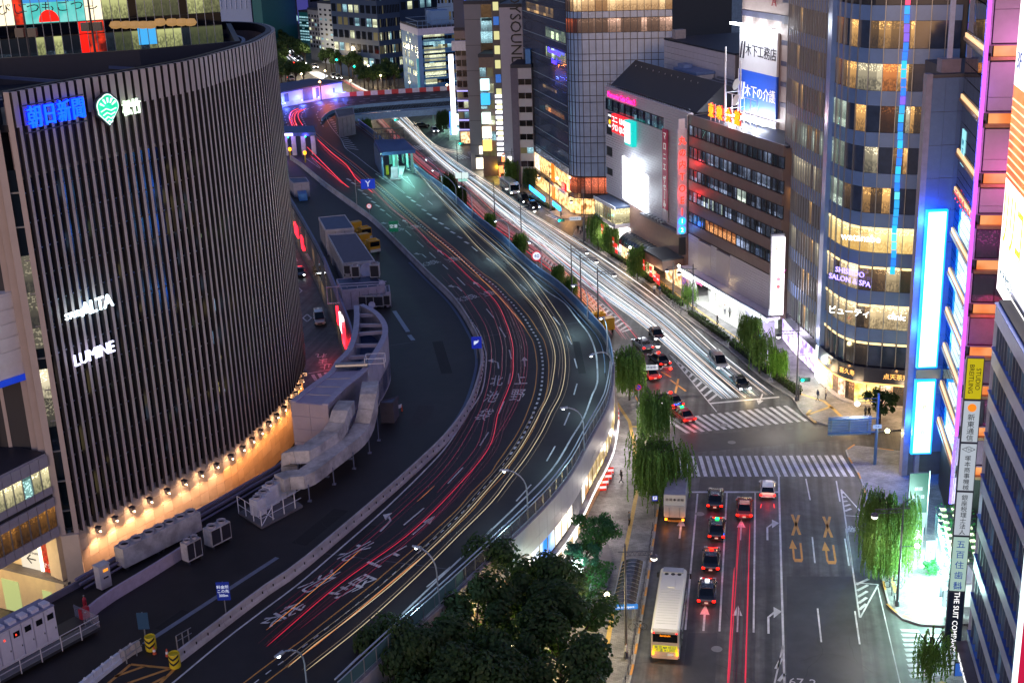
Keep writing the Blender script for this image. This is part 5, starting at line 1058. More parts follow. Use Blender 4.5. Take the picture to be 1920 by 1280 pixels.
# white louvred department store
M2A = TA-td*36.2
ms,Lm,at = face('louvred_store','white louvred department store with a black sloping roof and a glaring blank screen','building',M2A,TA-td*.75);Lm = 35.4
bx(ms,'core',mat('joint_dark',(.10,.09,.10),.7),0,Lm,.2,24,4.4,29.6)  # dark core that shows in the joints between the boards
n = 44
for k in range(n):
    z0 = 10.0+k*(29.7-10.0)/n;z1 = z0+(29.7-10.0)/n-.055
    if 25.75 < (z0+z1)/2 < 27.75: bx(ms,'louvre_board',siding,26.3,Lm,0,.2,z0,z1);continue
    c0 = 3.2 if any(abs((z0+z1)/2-zc) < .75 for zc in (22.0,18.1,14.3)) else 0
    bx(ms,'louvre_board',siding,c0,Lm,0,.2,z0,z1)
for zc in (22.0,18.1,14.3): bx(ms,'notch',mat('notch_black',(.012,.012,.014),.7),.2,3.2,.15,.25,zc-.8,zc+.8)
bx(ms,'window_band',black,0,26.3,.1,.25,25.7,27.8)
gl2 = room('band_glass','#8fc0d8','#0a141c',.7,.42,1.6)
for i in range(27): bx(ms,'window',gl2 if i % 3 else dkglass,i*.97+.08,i*.97+.9,.04,.1,25.8,27.7)
scr = emi('blank_screen','#eef7ff',9,True)
u0,u1 = 36.2-27.9,36.2-16.4
m = MB();m.add([(u0+.3,-.25,10.6),(u1,-.25,10.0),(u1,-.25,16.6),(u0+.3,-.25,18.4),(u0+.3,.05,10.6),(u1,.05,10.0),(u1,.05,16.6),(u0+.3,.05,18.4)],[(0,3,2,1)[::-1],(4,5,6,7)[::-1],(0,1,5,4),(1,2,6,5),(2,3,7,6),(3,0,4,7)]);m.build('screen',scr,ms)
for k in range(6): bx(ms,'screen_floodlight',steel,u1+1+k*1.35,u1+1.5+k*1.35,-1.2,-.4,10.2,10.5)
lamp(ms,'screen_light',(u0+5.5,-1.6,17.5),'#e8f4ff',700,1.5);lamp(ms,'screen_light',(u0+5.5,-2.5,12.0),'#e8f4ff',900,2)
# roof
m = MB();y0,y1 = 1.2,6.2;zb,zt2 = 30.0,34.2;m.add([(-.2,y0,zb),(Lm+1,y0,zb),(Lm+1,y1,zt2),(-.2,y1,zt2),(-.2,y1+8,zb),(Lm+1,y1+8,zb)],[(0,1,2,3),(3,2,5,4),(0,3,4),(1,5,2),(0,4,5,1)]);m.build('sloping_roof',mat('black_roof',(.010,.010,.016),.5,var=.2),ms)
for k in range(11): m = MB();m.bar((0,0,0),(.35,-.1,.25),.06,4);m.build('roof_hook',wrm,ms,(3+k*2.6,4.9-.0*k,33.5))
bx(ms,'parapet',siding,0,Lm+.7,-.02,.8,29.72,30.0)
m = MB()
for k in range(40): m.bar((k*.9,.5,30),(k*.9,.5,30.5),.04,4)
m.bar((0,.5,30.45),(Lm,.5,30.45),.04,4);m.build('roof_rail',steeld,ms)
# lower part: brown tile wall with glass box and shops
bx(ms,'lower_wall',brown2,11,Lm+.5,-.15,.3,4.4,9.9);bx(ms,'ledge',concd,18,Lm+.5,-.9,-.15,9.6,9.95)
bx(ms,'lower_wall',brown2,27,Lm+.5,-.15,.3,.15,4.4);
gb = room('showroom','#fff0b4','#4a4430',1.5,.7,1.3,True)
for i in range(8): bx(ms,'showroom_glass',gb,1.6+i*1.25,2.8+i*1.25,-3.0,-2.9,6.6,9.4);bx(ms,'showroom_mullion',steel,1.53+i*1.25,1.6+i*1.25,-3.05,-2.9,6.5,9.5)
bx(ms,'showroom_side',gb,11.6,11.7,-2.9,-.2,6.6,9.4);bx(ms,'showroom_base',siding,1.4,11.8,-3.1,-.1,5.9,6.55);bx(ms,'showroom_roof',mat('showroom_roof',(.05,.07,.12),.4),1.4,11.8,-3.1,-.1,9.45,9.8);bx(ms,'showroom_fascia',white,1.35,11.85,-3.2,-3.05,9.3,9.9)
shopw = emi('shopfront_warm','#ffdfa8',2.8,True,'#8a5a30',1.1)
bx(ms,'entrance_glow',emi('entrance_white','#fff4f0',4.5),2,12,-.5,-.2,.3,5.6)
for i in range(13): bx(ms,'shop_window',shopw,12.5+i*1.1,13.4+i*1.1,-2.2,-2.0,.4,3.1)
m = MB();nseg = 10;x0,x1 = 12.2,27.0
for i in range(nseg):
    a0,a1 = math.pi/2*i/nseg,math.pi/2*(i+1)/nseg
    pr_ = [(x0,-.2-2.4*math.sin(a0+0),3.1+2.0*math.cos(a0)),(x1,-.2-2.4*math.sin(a0),3.1+2.0*math.cos(a0)),(x1,-.2-2.4*math.sin(a1),3.1+2.0*math.cos(a1)),(x0,-.2-2.4*math.sin(a1),3.1+2.0*math.cos(a1))]
    m.add(pr_,[(0,3,2,1)])
m.build('barrel_canopy',glass('canopy_glass','#2a3440',.15,.3),ms)
for k in range(13):
    m = MB();x = x0+k*(x1-x0)/12;m.tube([(x,-.2-2.44*math.sin(math.pi/2*i/8),3.1+2.04*math.cos(math.pi/2*i/8)) for i in range(9)],.05,4);m.build('canopy_rib',steeld,ms)
bx(ms,'porch_block',brown2,27.5,34.8,-4.0,-.2,3.9,5.6);bx(ms,'porch_top',steeld,27.3,35,-4.2,-.2,5.62,5.9);bx(ms,'porch_light',emi('porch_warm','#ffc890',3),28,34.2,-3.6,-1,3.75,3.88);bx(ms,'porch_glow',shopw,28,34,-.4,-.2,.3,3.6)
bred = emi('banner_red_lit','#e02828',1.6,True)
for x,z in ((5,4.4),(8.2,3.8),(10.4,3.2),(11.8,2.3),(26.8,3.2),(30.0,2.8),(31.6,2.4),(33,2.2)): t_ = bx(ms,'banner',bred,x,x+1.2,-3.2 if x < 20 else -4.3,-3.15 if x < 20 else -4.25,z-.9,z+.9);text(ms,'banner_text','SALE',emi('fascia_white','#ffffff',1.6,False),.45,(x+.6,-3.24 if x < 20 else -4.34,z),ext=.01)
lamp(ms,'shop_light',(7,-3.6,3.8),'#ffe8d8',420,.8);lamp(ms,'shop_light',(18,-3.4,2.8),'#ffd8a0',320,.8);lamp(ms,'shop_light',(31,-4.5,3.0),'#ffc890',220,.8)
def osign(name,label,cat='sign',off=None,L=None): return thing(name,label,cat,(off or M2A),ms.rotation_euler.z)
s1 = osign('neon_sign','magenta neon store name along the top edge of the louvred store');nm = emi('neon_magenta','#ff2a8c',3.4)
text(s1,'word','Marronnier Gate Ginza 2',nm,1.45,(8.3,-.3,28.75),ext=.06,sx=.86);text(s1,'word_edge','Marronnier Gate Ginza 2',emi('neon_magenta_edge','#d01060',2),1.45,(8.3,-.15,28.75),ext=.04,sx=.87,sy=1.08);lamp(s1,'neon_glow',(8,-1.5,28.5),'#ff3090',60,.6)
s2 = osign('store_signs','pair of square red logo signs beside the turquoise edged lightbox');rq = emi('logo_red','#e81c24',2.0)
ws = emi('logo_white','#ffffff',2.4)
for k,(a_,b_) in enumerate((('ユニ','クロ'),('UNI','QLO'))):
    x = 36.2-29.3+k*3.35;bx(s2,'panel',rq,x-1.6,x+1.6,-.9,-.3,22.4,25.7);text(s2,'letters',a_,ws,1.45,(x,-.95,24.75),ext=.02,sx=.95);text(s2,'letters',b_,ws,1.45,(x,-.95,23.3),ext=.02,sx=.95)
s3 = osign('lightbox_sign','blank white lightbox with a turquoise edge on the louvred store');x = 36.2-22.6;bx(s3,'box',emi('turquoise_edge','#10b8b0',1.8),x-1.5,x+1.8,-1.2,-.3,21.2,25.6);bx(s3,'face',emi('lightbox_face','#e8fff8',2.6),x-1.4,x+1.1,-1.25,-1.2,21.6,25.3)
s4 = osign('small_sign','small black sign with a yellow dot left of the red logo signs');x = 36.2-32.3;bx(s4,'board',steeld,x-.9,x+.9,-.7,-.3,22.8,25.6);m = MB();m.bar((x,-.7,24.0),(x,-.76,24.0),.45,12);m.build('dot',emi('dot_yellow','#ffc010',2),s4);text(s4,'letters','OPEN',ws,.6,(x,-.73,25.1),ext=.01);text(s4,'letters','10-21',ws,.6,(x,-.73,23.2),ext=.01)
s5 = osign('banner','long crimson vertical sale banner between the louvred store and the cinema');x = 36.2-8.6;crim = mat('banner_crimson',(.50,.02,.08),.5,var=.05);bx(s5,'cloth',crim,x-1.1,x+1.1,-.35,-.25,12.5,26.2);bx(s5,'cloth_foot',mat('banner_grey',(.5,.42,.45),.5),x-1.1,x+1.1,-.34,-.26,10.6,12.5)
bw_ = emi('banner_white','#ffffff',.7,False)
for k,ch in enumerate('マロニエ'): text(s5,'character',ch,bw_,1.5,(x,-.42,25.0-k*1.75),ext=.01,sx=.8)
text(s5,'character','ザ',bw_,1.5,(x,-.42,17.6),ext=.01,sx=.8)
for k,ch in enumerate('セ｜ル'): text(s5,'character',ch,bw_,1.4,(x,-.42,16.3-k*1.45),ext=.01,sx=.8)
text(s5,'small_print','6.28\n|\n7.22',bw_,.5,(x,-.42,12.9),ext=.01)
# tower of the two billboards, standing behind the cinema roof
kt = thing('billboard_tower','brown banded tower carrying a white and a blue floodlit billboard','building',TA,te.rotation_euler.z)
bx(kt,'body',mat('tower_tan',(.30,.24,.22),.6,var=.08),5.2,20.4,6.4,18,29.5,52)
for z in range(33,52,3): bx(kt,'dark_band',mat('band_navy',(.05,.05,.09),.5),17.8,20.45,6.33,18.1,z,z+.7)
bx(kt,'dark_band',mat('band_navy',(.05,.05,.09)),5.15,20.5,6.3,6.45,45.3,46.2);bx(kt,'base_wall',mat('base_pale',(.4,.4,.42),.5),5.6,17.6,5.9,6.4,28.8,30.6)
text(kt,'emblem','A',emi('emblem_red','#a03038',.5,False),2.2,(15.5,6.2,48),ext=.05)
bb = thing('billboard','white billboard over a blue billboard with bold company lettering','billboard',TA,te.rotation_euler.z)
wb = mat('board_white',(.6,.6,.63),.5,var=.03);bl_ = mat('board_blue',(.02,.10,.62),.5,var=.04)
bx(bb,'white_board',wb,5.5,17.4,5.9,6.25,37.3,43.6);bx(bb,'blue_board',bl_,5.5,17.4,5.9,6.25,31.0,37.28)
ink = mat('board_ink',(.02,.02,.03),.5,var=0)
def brand(z,mm,s_):
    for sgn in (0,.9): m = MB();m.bar((6.0+sgn,5.85,z-1.3),(6.5+sgn,5.85,z+1.3),.16,4);m.build('logo_stroke',mm,bb)
    text(bb,'lettering',s_,mm,2.0,(12.4,5.86,z),ext=.02,sx=1.0,space=.95)
brand(40.3,ink,'木下工務店');brand(34.1,mat('board_letter_white',(.85,.85,.88),.5),'木下の介護')
for z,up in ((44.3,1),(30.3,-1)):
    for k in range(6):
        x = 6.3+k*2.1;bx(bb,'floodlight',emi('floodlight','#f4faff',26,False),x-.7,x+.7,4.1,4.7,z-.15,z+.15);bx(bb,'floodlight_arm',steel,x-.04,x+.04,4.7,6,z-.05,z+.05)
    for k in range(3): lamp(bb,'flood_light',(7.3+k*4,3.9,z-.3*up),'#f0f6ff',620,.35)
# other blocks behind the louvred store
bk = thing('tiled_block','white tiled windowless block behind the black roof','building',TA,te.rotation_euler.z)
tile = mat('tiled_white',(.42,.41,.48),.5,var=.05)
A_,B_ = (-36.5,14),(-8,14);zt3 = 37.5
bx(bk,'body',mat('joint_dark',(.10,.09,.10)),-36.4,-8,12.2,30,29,zt3-.05)
for i in range(18):
    for j in range(7): bx(bk,'tile_panel',tile,-36.5+i*1.58,-36.5+(i+1)*1.58-.05,12.05,12.25,30+j*1.07,30+(j+1)*1.07-.05)
for j in range(7): bx(bk,'tile_panel',tile,-36.62,-36.5,12.1,22,30+j*1.07,30+(j+1)*1.07-.05)
bx(bk,'roof',darkroof,-36.6,-7.9,12,30,zt3,zt3+.3);bx(bk,'chimney',mat('chimney_grey',(.3,.28,.3),.6),-35,-33.4,13,15,zt3+.3,zt3+1.9)
pg = thing('pergola_roof','slatted metal lean-to roof over the plant area behind the cinema','roof frame',TA,te.rotation_euler.z)
for k in range(9): bx(pg,'slat',mat('slat_grey',(.20,.21,.25),.4,.4),-14,1,9+k*.95,9.7+k*.95,32.6+k*.22,32.75+k*.22)
for x in (-14,-6.5,1): m = MB();m.bar((x,9,32.5),(x,17.5,34.4),.12,4);m.bar((x,9,29.7),(x,9,32.6),.12,4);m.build('beam',steel,pg)
bx(pg,'green_screen',mat('screen_green',(.06,.16,.16),.5),-14,1.5,18,18.3,30,37.4)
gbk = thing('plant_cabinet','white plant cabinet with pale blue top behind the black roof','cabinet',TA,te.rotation_euler.z);bx(gbk,'body',siding,-24,-15.2,8.5,11.8,30,33.6);bx(gbk,'top',mat('top_blue',(.12,.18,.36),.5),-24.2,-15,8.3,12,33.62,34.1);bx(gbk,'hatch',mat('top_blue',(.12,.18,.36)),-23.5,-21,8.8,10.5,34.12,34.8)
# ------------------------------------------------------------------ glass corner tower (left of the louvred store)
GA = U(1000,345);GC = U(1070,400);gd = (GC-GA).normalized();GA = GC-gd*37
gt,Lg,at = face('glass_corner_tower','tall glass tower with a rounded corner, restaurant floors and a glowing shop at its foot','building',GA,GC)
ggl = glass('curtain_glass_dark','#2c5a94',.08,.6,.9);ggr = mat('curtain_glass_grey',(.26,.38,.60),.25,.1,var=.12,scale=.4,spec=.8)
ZS = [5.0]
while ZS[-1] < 58: ZS.append(ZS[-1]+4.15)
bx(gt,'glass_wall',ggl,0,Lg,.15,.6,8.6,60);bx(gt,'core',black,.2,Lg-.5,.7,22,.2,60)
litA = room('rest_lights','#ffc880','#0a1420',1.6,.3,1.6);litB = room('rest_lights2','#d8f0c0','#0c1c28',2.4,.22,2.4)
for k,z in enumerate([9.8+4.15*i for i in range(12)]):
    bx(gt,'floor_line',mat('floor_line',(.30,.38,.42),.4),0,Lg,.0,.16,z,z+.12);bx(gt,'floor_line',steeld,0,Lg,.05,.16,z-1.4,z-1.3)
    if z > 36: bx(gt,'lit_floor',litA,Lg*.1,Lg*.72,.08,.14,z+.4,z+2.3)
    elif z > 30: bx(gt,'lit_floor',litB,Lg*.55,Lg*.97,.08,.14,z+.3,z+2.4)
    elif k == 2: bx(gt,'lit_floor',room('rest_red_sparks','#ff9a50','#0c1420',2,.2,1.8),Lg*.5,Lg*.9,.08,.14,z+1,z+2.2)
    elif k in (3,5): bx(gt,'lit_floor',litA,Lg*.45,Lg*.75,.08,.14,z+1.6,z+2.2)
m = MB()
for i in range(int(Lg/.8)): m.box(i*.8-.02,i*.8+.02,.04,.12,8.7,60)
o = m.build('mullion_fins',mat('fin_dark',(.10,.12,.16),.3,.4),gt);o['kind'] = 'stuff'
# rounded corner and the right hand front
cx_,r_ = Lg,3.6;segs = 5;pts = []
d2 = math.radians(68)                                           # how far the corner turns
for i in range(segs+1): a = -math.pi/2+d2*i/segs;pts.append((cx_+r_*math.cos(a)+0.0,r_+r_*math.sin(a)))
dirx,diry = math.cos(d2),math.sin(d2)
for i in range(1,14): pts.append((pts[segs][0]+dirx*1.38*i,pts[segs][1]+diry*1.38*i))
k8 = dict(z0=8.3,pitch=4.15,hh=2.75,cell=2.4);lr = [room('rest_warm','#ffd8a0','#4a2c18',1.9,.85,**k8),room('rest_red','#e87048','#1c0a08',1.1,.6,**k8),room('rest_pink','#e8b8a0','#30201c',1.3,.75,**k8)]
for i in range(len(pts)-1):
    (xa,ya),(xb,yb) = pts[i],pts[i+1];mx_,my_ = (xa+xb)/2,(ya+yb)/2;L = math.hypot(xb-xa,yb-ya);hh = math.atan2(yb-ya,xb-xa)
    z = 8.3;k = 0
    while z < 58:
        for z0,z1,big in ((z,z+2.75,True),(z+2.83,z+4.1,False)):
            mm = ggr
            if big and z > 40: mm = lr[0] if i > 1 else lr[2]
            elif big and 36 < z: mm = lr[1] if i < 4 else lr[2]
            o = bx(gt,'glass_panel',mm,-L/2+.04,L/2-.04,0,.1,z0+.04,z1-.02);o.location.x,o.location.y = mx_-math.sin(hh)*.05,my_+math.cos(hh)*.05;o.rotation_euler.z = hh
        k += 1;z += 4.15
    o = bx(gt,'mullion',steeld,-.05,.05,-.06,.2,8.3,60);o.location.x,o.location.y = xa,ya;o.rotation_euler.z = hh
poly_ = pts+[(pts[-1][0]-10,pts[-1][1]+20),(5,20)]
m = MB();m.prism(ccw([(cx_-.5+ (x-cx_)*.97,y+.25) for x,y in pts]+[(pts[-1][0]-6,pts[-1][1]+15),(cx_-.5,18)]),.2,60);m.build('corner_core',steeld,gt)
# ground floors: glowing boutique
bq = emi('boutique_gold','#ffcf88',3.0,True,'#7a4a20',1.2);bq2 = emi('boutique_white','#fff0cc',3.2,True,'#c09060',1.4)
for i in range(15):
    x = i*Lg/15;bx(gt,'shop_window',bq2 if i < 5 else bq,x+.12,x+Lg/15-.12,-.05,.1,4.4,8.0);
    bx(gt,'shop_window',bq,x+.1,x+Lg/15-.1,-.05,.1,.4,3.4)
bx(gt,'fascia',mat('fascia_dark',(.04,.03,.035),.4),0,Lg,-.5,.1,3.5,4.3);bx(gt,'orange_column',emi('column_orange','#ff8820',1.3),Lg*.62,Lg*.68,-.25,.1,.4,8.2)
bx(gt,'lattice_band',mat('lattice_band',(.22,.23,.27),.4,.3),0,Lg,-.15,.12,8.0,9.6)
m = MB();rl = random.Random(5)
for i in range(120): x = rl.random()*Lg;z = 8.1+rl.random()*1.4;m.box(x,x+.2,-.2,-.15,z,z+.1)
o = m.build('lattice_sparkle',emi('sparkle','#c8d8ff',.8,False),gt);o['kind'] = 'stuff'
for i in range(len(pts)-1):
    if i > 8: break
    (xa,ya),(xb,yb) = pts[i],pts[i+1];mx_,my_ = (xa+xb)/2,(ya+yb)/2;L = math.hypot(xb-xa,yb-ya);hh = math.atan2(yb-ya,xb-xa)
    for z0,z1,mm in ((.4,3.6,bq),(3.65,4.7,mat('fascia_dark',(.04,.03,.035))),(4.75,8.0,lr[1])):
        o = bx(gt,'shop_window',mm,-L/2+.08,L/2-.08,-.1,.12,z0,z1);o.location.x,o.location.y = mx_,my_;o.rotation_euler.z = hh
bx(gt,'red_sign',emi('logo_red','#e81c24',2.0),Lg-3.2,Lg-.6,-1.0,-.6,4.6,6.2)
for x in (4,14,24,33): lamp(gt,'shop_light',(x,-2.2,3.2),'#ffca80',330,.6)
lamp(gt,'shop_light',(Lg+3,-1.5,3.0),'#ffb870',420,.6)
sg = thing('neon_sign','violet neon two line name high on the glass corner tower','sign',GA,gt.rotation_euler.z);vn = emi('neon_violet','#4030ff',5)
text(sg,'word','Marronnier Gate',vn,1.5,(Lg*.77,-.4,32.6),ext=.06,sx=.9);text(sg,'word','Ginza 1',vn,1.5,(Lg*.77,-.4,30.6),ext=.06,sx=.9)
sg = thing('neon_tube_display','row of curling blue neon tubes above the pavement at the glass tower','sign',GA,gt.rotation_euler.z);bn = emi('neon_tube_blue','#28a0ff',6);m = MB();rl = random.Random(2)
for i in range(26):
    x = 16+i*.52;z = 1.6;m.tube([(x+.35*math.cos(t),-3.5,z+.5*math.sin(t)) for t in [k*math.pi/4 for k in range(9)]],.07,4)
for i in range(14): x = 34+i*.45;m.tube([(x+.35*math.cos(t),-3.0,1.8+.5*math.sin(t)) for t in [k*math.pi/4 for k in range(9)]],.07,4)
m.build('tube',bn,sg);lamp(sg,'glow',(22,-4.4,1.6),'#40a0ff',90,.5)
# ------------------------------------------------------------------ curved banded glass tower at the crossing
banded = glass('banded_glass','#101826',.06,.2);spand = mat('spandrel_blue_grey',(.13,.23,.48),.3,.15,var=.08,scale=.6)
SC = [U(1462,637),U(1484,664),U(1510,690),U(1532,712)]
SC2 = smooth_line([U(1538,717),U(1556,735),U(1574,748),U(1600,758),U(1640,763),U(1700,768),U(1760,772)],1.0)
for L in (SC,SC2):
    for p in L: p.z = 0
ct = thing('curved_banded_tower','blue grey banded glass tower bulging over the crossing with restaurants and salons inside','building')
fa = along(smooth_line(SC,.7),1.0,0);fb2 = along(SC2,1.72,0)
ZF = [5.6+4.99*k for k in range(11)]
drk = mat('banded_night',(.03,.05,.10),.1,0,var=.3,scale=.5,spec=.9);kw9 = dict(z0=5.6,pitch=4.99,hh=3.15,cell=2.6)
SP = room('rest_sparks','#ffc070','#0c1018',1.5,.4,**kw9);SP2 = room('rest_amber','#ff9a50','#0e0c10',1.2,.45,**kw9);SP3 = room('rest_neutral','#f0e0b8','#141820',1.4,.45,**kw9);WRM = room('salon_warm','#ffe0a8','#302820',1.8,.75,**kw9);YEL = room('salon_yellow','#ffe9a0','#a07838',2.1,.95,**kw9);DIM = room('salon_dim','#c09868','#121014',1.1,.5,**kw9)
rs9 = random.Random(19)
pale_c = room('curtain_pale','#d8ecd8','#506058',.9,.6,1.4)
def bay(parent,nm,mm,p,q,z0,z1,o0,o1,gap=.04):
    mid = (p+q)/2;L = (q-p).length;hh = math.atan2(q.y-p.y,q.x-p.x);o = bx(parent,nm,mm,-L/2+gap,L/2-gap,o0,o1,z0,z1);oy = (o0+o1)/2;o.location = (mid.x-math.sin(hh)*oy,mid.y+math.cos(hh)*oy,(z0+z1)/2);o.rotation_euler.z = hh;return o
for fpts,side in ((fa,0),(fb2,1)):
    for i,((p,h),(q,h2_)) in enumerate(zip(fpts[:-1],fpts[1:])):
        for k,z in enumerate(ZF):
            if z > 50: continue
            q9 = rs9.random()
            if side == 0: mm = pale_c if (k == 5 and q9 < .7) or (k == 0 and q9 < .35) else SP3 if k in (2,4) and q9 < .6 else drk if q9 < .7 else SP
            elif k == 3: mm = YEL
            elif k in (1,2): mm = WRM if q9 < .7 else DIM
            elif k == 0: mm = drk if q9 < .55 else DIM
            elif i < 3 and k in (3,4,5,6): mm = pale_c
            elif k == 4: mm = drk if q9 < .7 else SP
            else: mm = (SP,SP2,SP,SP3,drk,drk,SP2)[rs9.randrange(7)]
            bay(ct,'window',mm,p,q,z,z+3.15,.1,.2);bay(ct,'spandrel',spand,p,q,z+3.2,z+4.95,.02,.16,.015)
            if side and k < 4: bay(ct,'cove_light',emi('cove_warm','#ffd890',3,False),p,q,z+2.85,z+3.12,.04,.09,.12)
        hh = math.atan2(q.y-p.y,q.x-p.x);o = bx(ct,'mullion',steel,-.04,.04,-.16,.14,5.4,56);o.location.x,o.location.y = p.x,p.y;o.rotation_euler.z = hh
bx(ct,'column',spand,SC[-1].x-.3,SC[-1].x+1.0,SC[-1].y-1.6,SC[-1].y+.4,5.4,56)
inner = [p for p in offs(smooth_line(SC,1),.5)]+[p for p in offs(SC2,.6)]
slab('core',[(p.x,p.y) for p in inner]+[(80,160),(80,190),(46,186)],.2,55,steeld,ct)
fas = mat('fascia_navy',(.02,.025,.05),.35,.1);gold = emi('gold_letters','#ffb860',2.6)
m = MB();wallstrip(m,offs(SC2,-.5),3.5,5.5,.8);m.build('fascia',fas,ct);m = MB();wallstrip(m,offs(SC2,-.6),3.3,3.5,.9);m.build('fascia_lip',emi('lip_warm','#ffc070',2.5),ct)
shops = [emi('shop_pink_white','#ffe0c0',2.6,True,'#6a3a20',1.6),emi('shop_yellow','#ffe890',2.6,True,'#a06a20',1.2),room('shop_dim','#c08050','#180c08',1.4,.5,1.5,True)]
for i,((p,h),(q,h2_)) in enumerate(zip(fb2[:-1],fb2[1:])): bay(ct,'shop_front',shops[(0,1,2,0,2,1,1,0,2,2,2)[i % 11]],p,q,.3,3.2,.4,.5,.1);bay(ct,'plinth',concr,p,q,.14,.32,-.3,.5,0)
for i,((p,h),(q,h2_)) in enumerate(zip(fa[:-1],fa[1:])):
    bay(ct,'shop_front',emi('shop_violet','#fff0ff',2.6,True,'#7050c0',.9),p,q,.3,3.9,.3,.4,.06);bay(ct,'fascia',fas,p,q,4.0,5.4,-.1,.3,0)
P_ = [q for q in along(SC2,1.0)]
for s_,d_,z_ in (('花幸',4.2,4.6),('喜久寿',8.2,4.5),('点天茶寮',13.6,4.5),('銀座 GINZA',17.2,4.4),('PARADISE',22.5,4.6)):
    p,h = min(P_,key=lambda t: abs(P_.index(t)-d_));text(ct,'fascia_text',s_,gold,.62 if len(s_) > 5 else .8,(p.x+math.sin(h)*.62,p.y-math.cos(h)*.62,z_),(math.pi/2,0,h),ext=.02);lamp(ct,'fascia_light',(p.x+math.sin(h)*.9,p.y-math.cos(h)*.9,5.2),'#ffb060',22,.1)
o = bx(ct,'white_lightbox',emi('lightbox_white','#f4fff4',5),SC[-1].x-.2,SC[-1].x+1.4,SC[-1].y-2.0,SC[-1].y+.5,.3,4.9)
for d_ in (3,9,15,21): p,h = min(P_,key=lambda t: abs(P_.index(t)-d_));lamp(ct,'shop_light',(p.x+math.sin(h)*2.2,p.y-math.cos(h)*2.2,2.8),'#ffd8a0',320,.6)
lamp(ct,'shop_light',(SC[1].x-2.5,SC[1].y,3.2),'#f0e4ff',360,.6);lamp(ct,'shop_light',(SC[-1].x-1.5,SC[-1].y-1.5,3.4),'#f4fff4',300,.6)
def ctsign(name,label,pxy,z,s_,m_,size,sx=1.,idx=None):
    k = min(range(len(SC2)),key=lambda i: (SC2[i]-idx).length);p = SC2[k];n2 = SC2[min(k+1,len(SC2)-1)];h = math.atan2(n2.y-p.y,n2.x-p.x);t = thing(name,label,'sign',(p.x,p.y,0),h)
    for i,(txt,ox,oz,sz) in enumerate(s_): text(t,'word',txt,m_,sz,(ox,-.45,z+oz),ext=.05,sx=sx)
    return t
ctsign('neon_sign','violet white salon name on the curved banded tower',None,17.2,[('SHISEIDO',0,.5,1.0),('SALON & SPA',0,-.55,1.0)],emi('neon_lilac','#9080ff',5),1,1.05,U(1585,752));
ctsign('light_sign','white hot sign behind the glass of the yellow lit salon floor',None,22.4,[('watanabe',0,0,1.3)],emi('sign_hot','#fff8e8',6),1,1,U(1600,757));ctsign('light_sign','white hot sign behind the glass two floors above the gold lettering',None,12.6,[('ビューティ',-1,0,1.1),('clinic',5,.1,1.1)],emi('sign_hot','#fff8e8',6),1,1,U(1600,757))
k9 = min(range(len(SC2)),key=lambda i: (SC2[i]-U(1668,767)).length);p9,n9 = SC2[k9],SC2[k9+1];lr9 = thing('reflection_streak','thin vertical reflection of cyan, red and violet light, built as glowing segments up the curved banded tower','reflection',(p9.x,p9.y,0),math.atan2(n9.y-p9.y,n9.x-p9.x));rr9 = random.Random(4)  # reflection in the glass, built as an added strip of glowing segments
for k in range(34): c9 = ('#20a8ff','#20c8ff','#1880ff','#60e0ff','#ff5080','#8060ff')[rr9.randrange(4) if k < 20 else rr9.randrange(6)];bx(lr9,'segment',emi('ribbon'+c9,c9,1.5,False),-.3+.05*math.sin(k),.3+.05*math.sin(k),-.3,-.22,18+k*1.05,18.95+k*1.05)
# tall lightbox signs between cinema and tower
ls1 = thing('vertical_lightbox','tall white lightbox sign with pink and orange logos between cinema and curved tower','sign',(TB.x-.3,TB.y-1.2,0),.1)
bx(ls1,'body',emi('lightbox_pink_white','#fff4fa',3.4),-1.6,.1,-.9,-.3,6.0,17.4);bx(ls1,'frame',steel,-1.75,.2,-.3,.1,5.8,17.8)
for z,c_,s_ in ((15.9,'#ff8a20','東映'),(12.4,'#e040c0','シネマ'),(11.3,'#f09ab0','●'),(10.2,'#e02030','●'),(6.7,'#303038','P')): text(ls1,'logo',s_,emi('logo'+c_,c_,1.2,False),.75,(-.75,-.94,z),ext=.02)
lamp(ls1,'glow',(-.7,-1.8,10),'#fff4ff',160,1)
ls2 = thing('vertical_lightbox','second slimmer lightbox sign fixed to the curved tower beside the first','sign',(SC[0].x+.6,SC[0].y-1.6,0),.1)
bx(ls2,'body',emi('lightbox_cyan_white','#d8f6ff',2.2),-.2,.9,-.9,-.4,7.2,18.2);bx(ls2,'frame',steel,-.35,1.0,-.4,.0,7.0,18.5)
for z,c_,s_ in ((16.6,'#c03040','CINE'),(13.0,'#e040c0','PINK'),(11.6,'#e02030','SALE'),(10.4,'#c02050','GINZA')): text(ls2,'logo',s_,emi('logo'+c_,c_,1.2,False),.42,(.35,-.94,z),ext=.02)
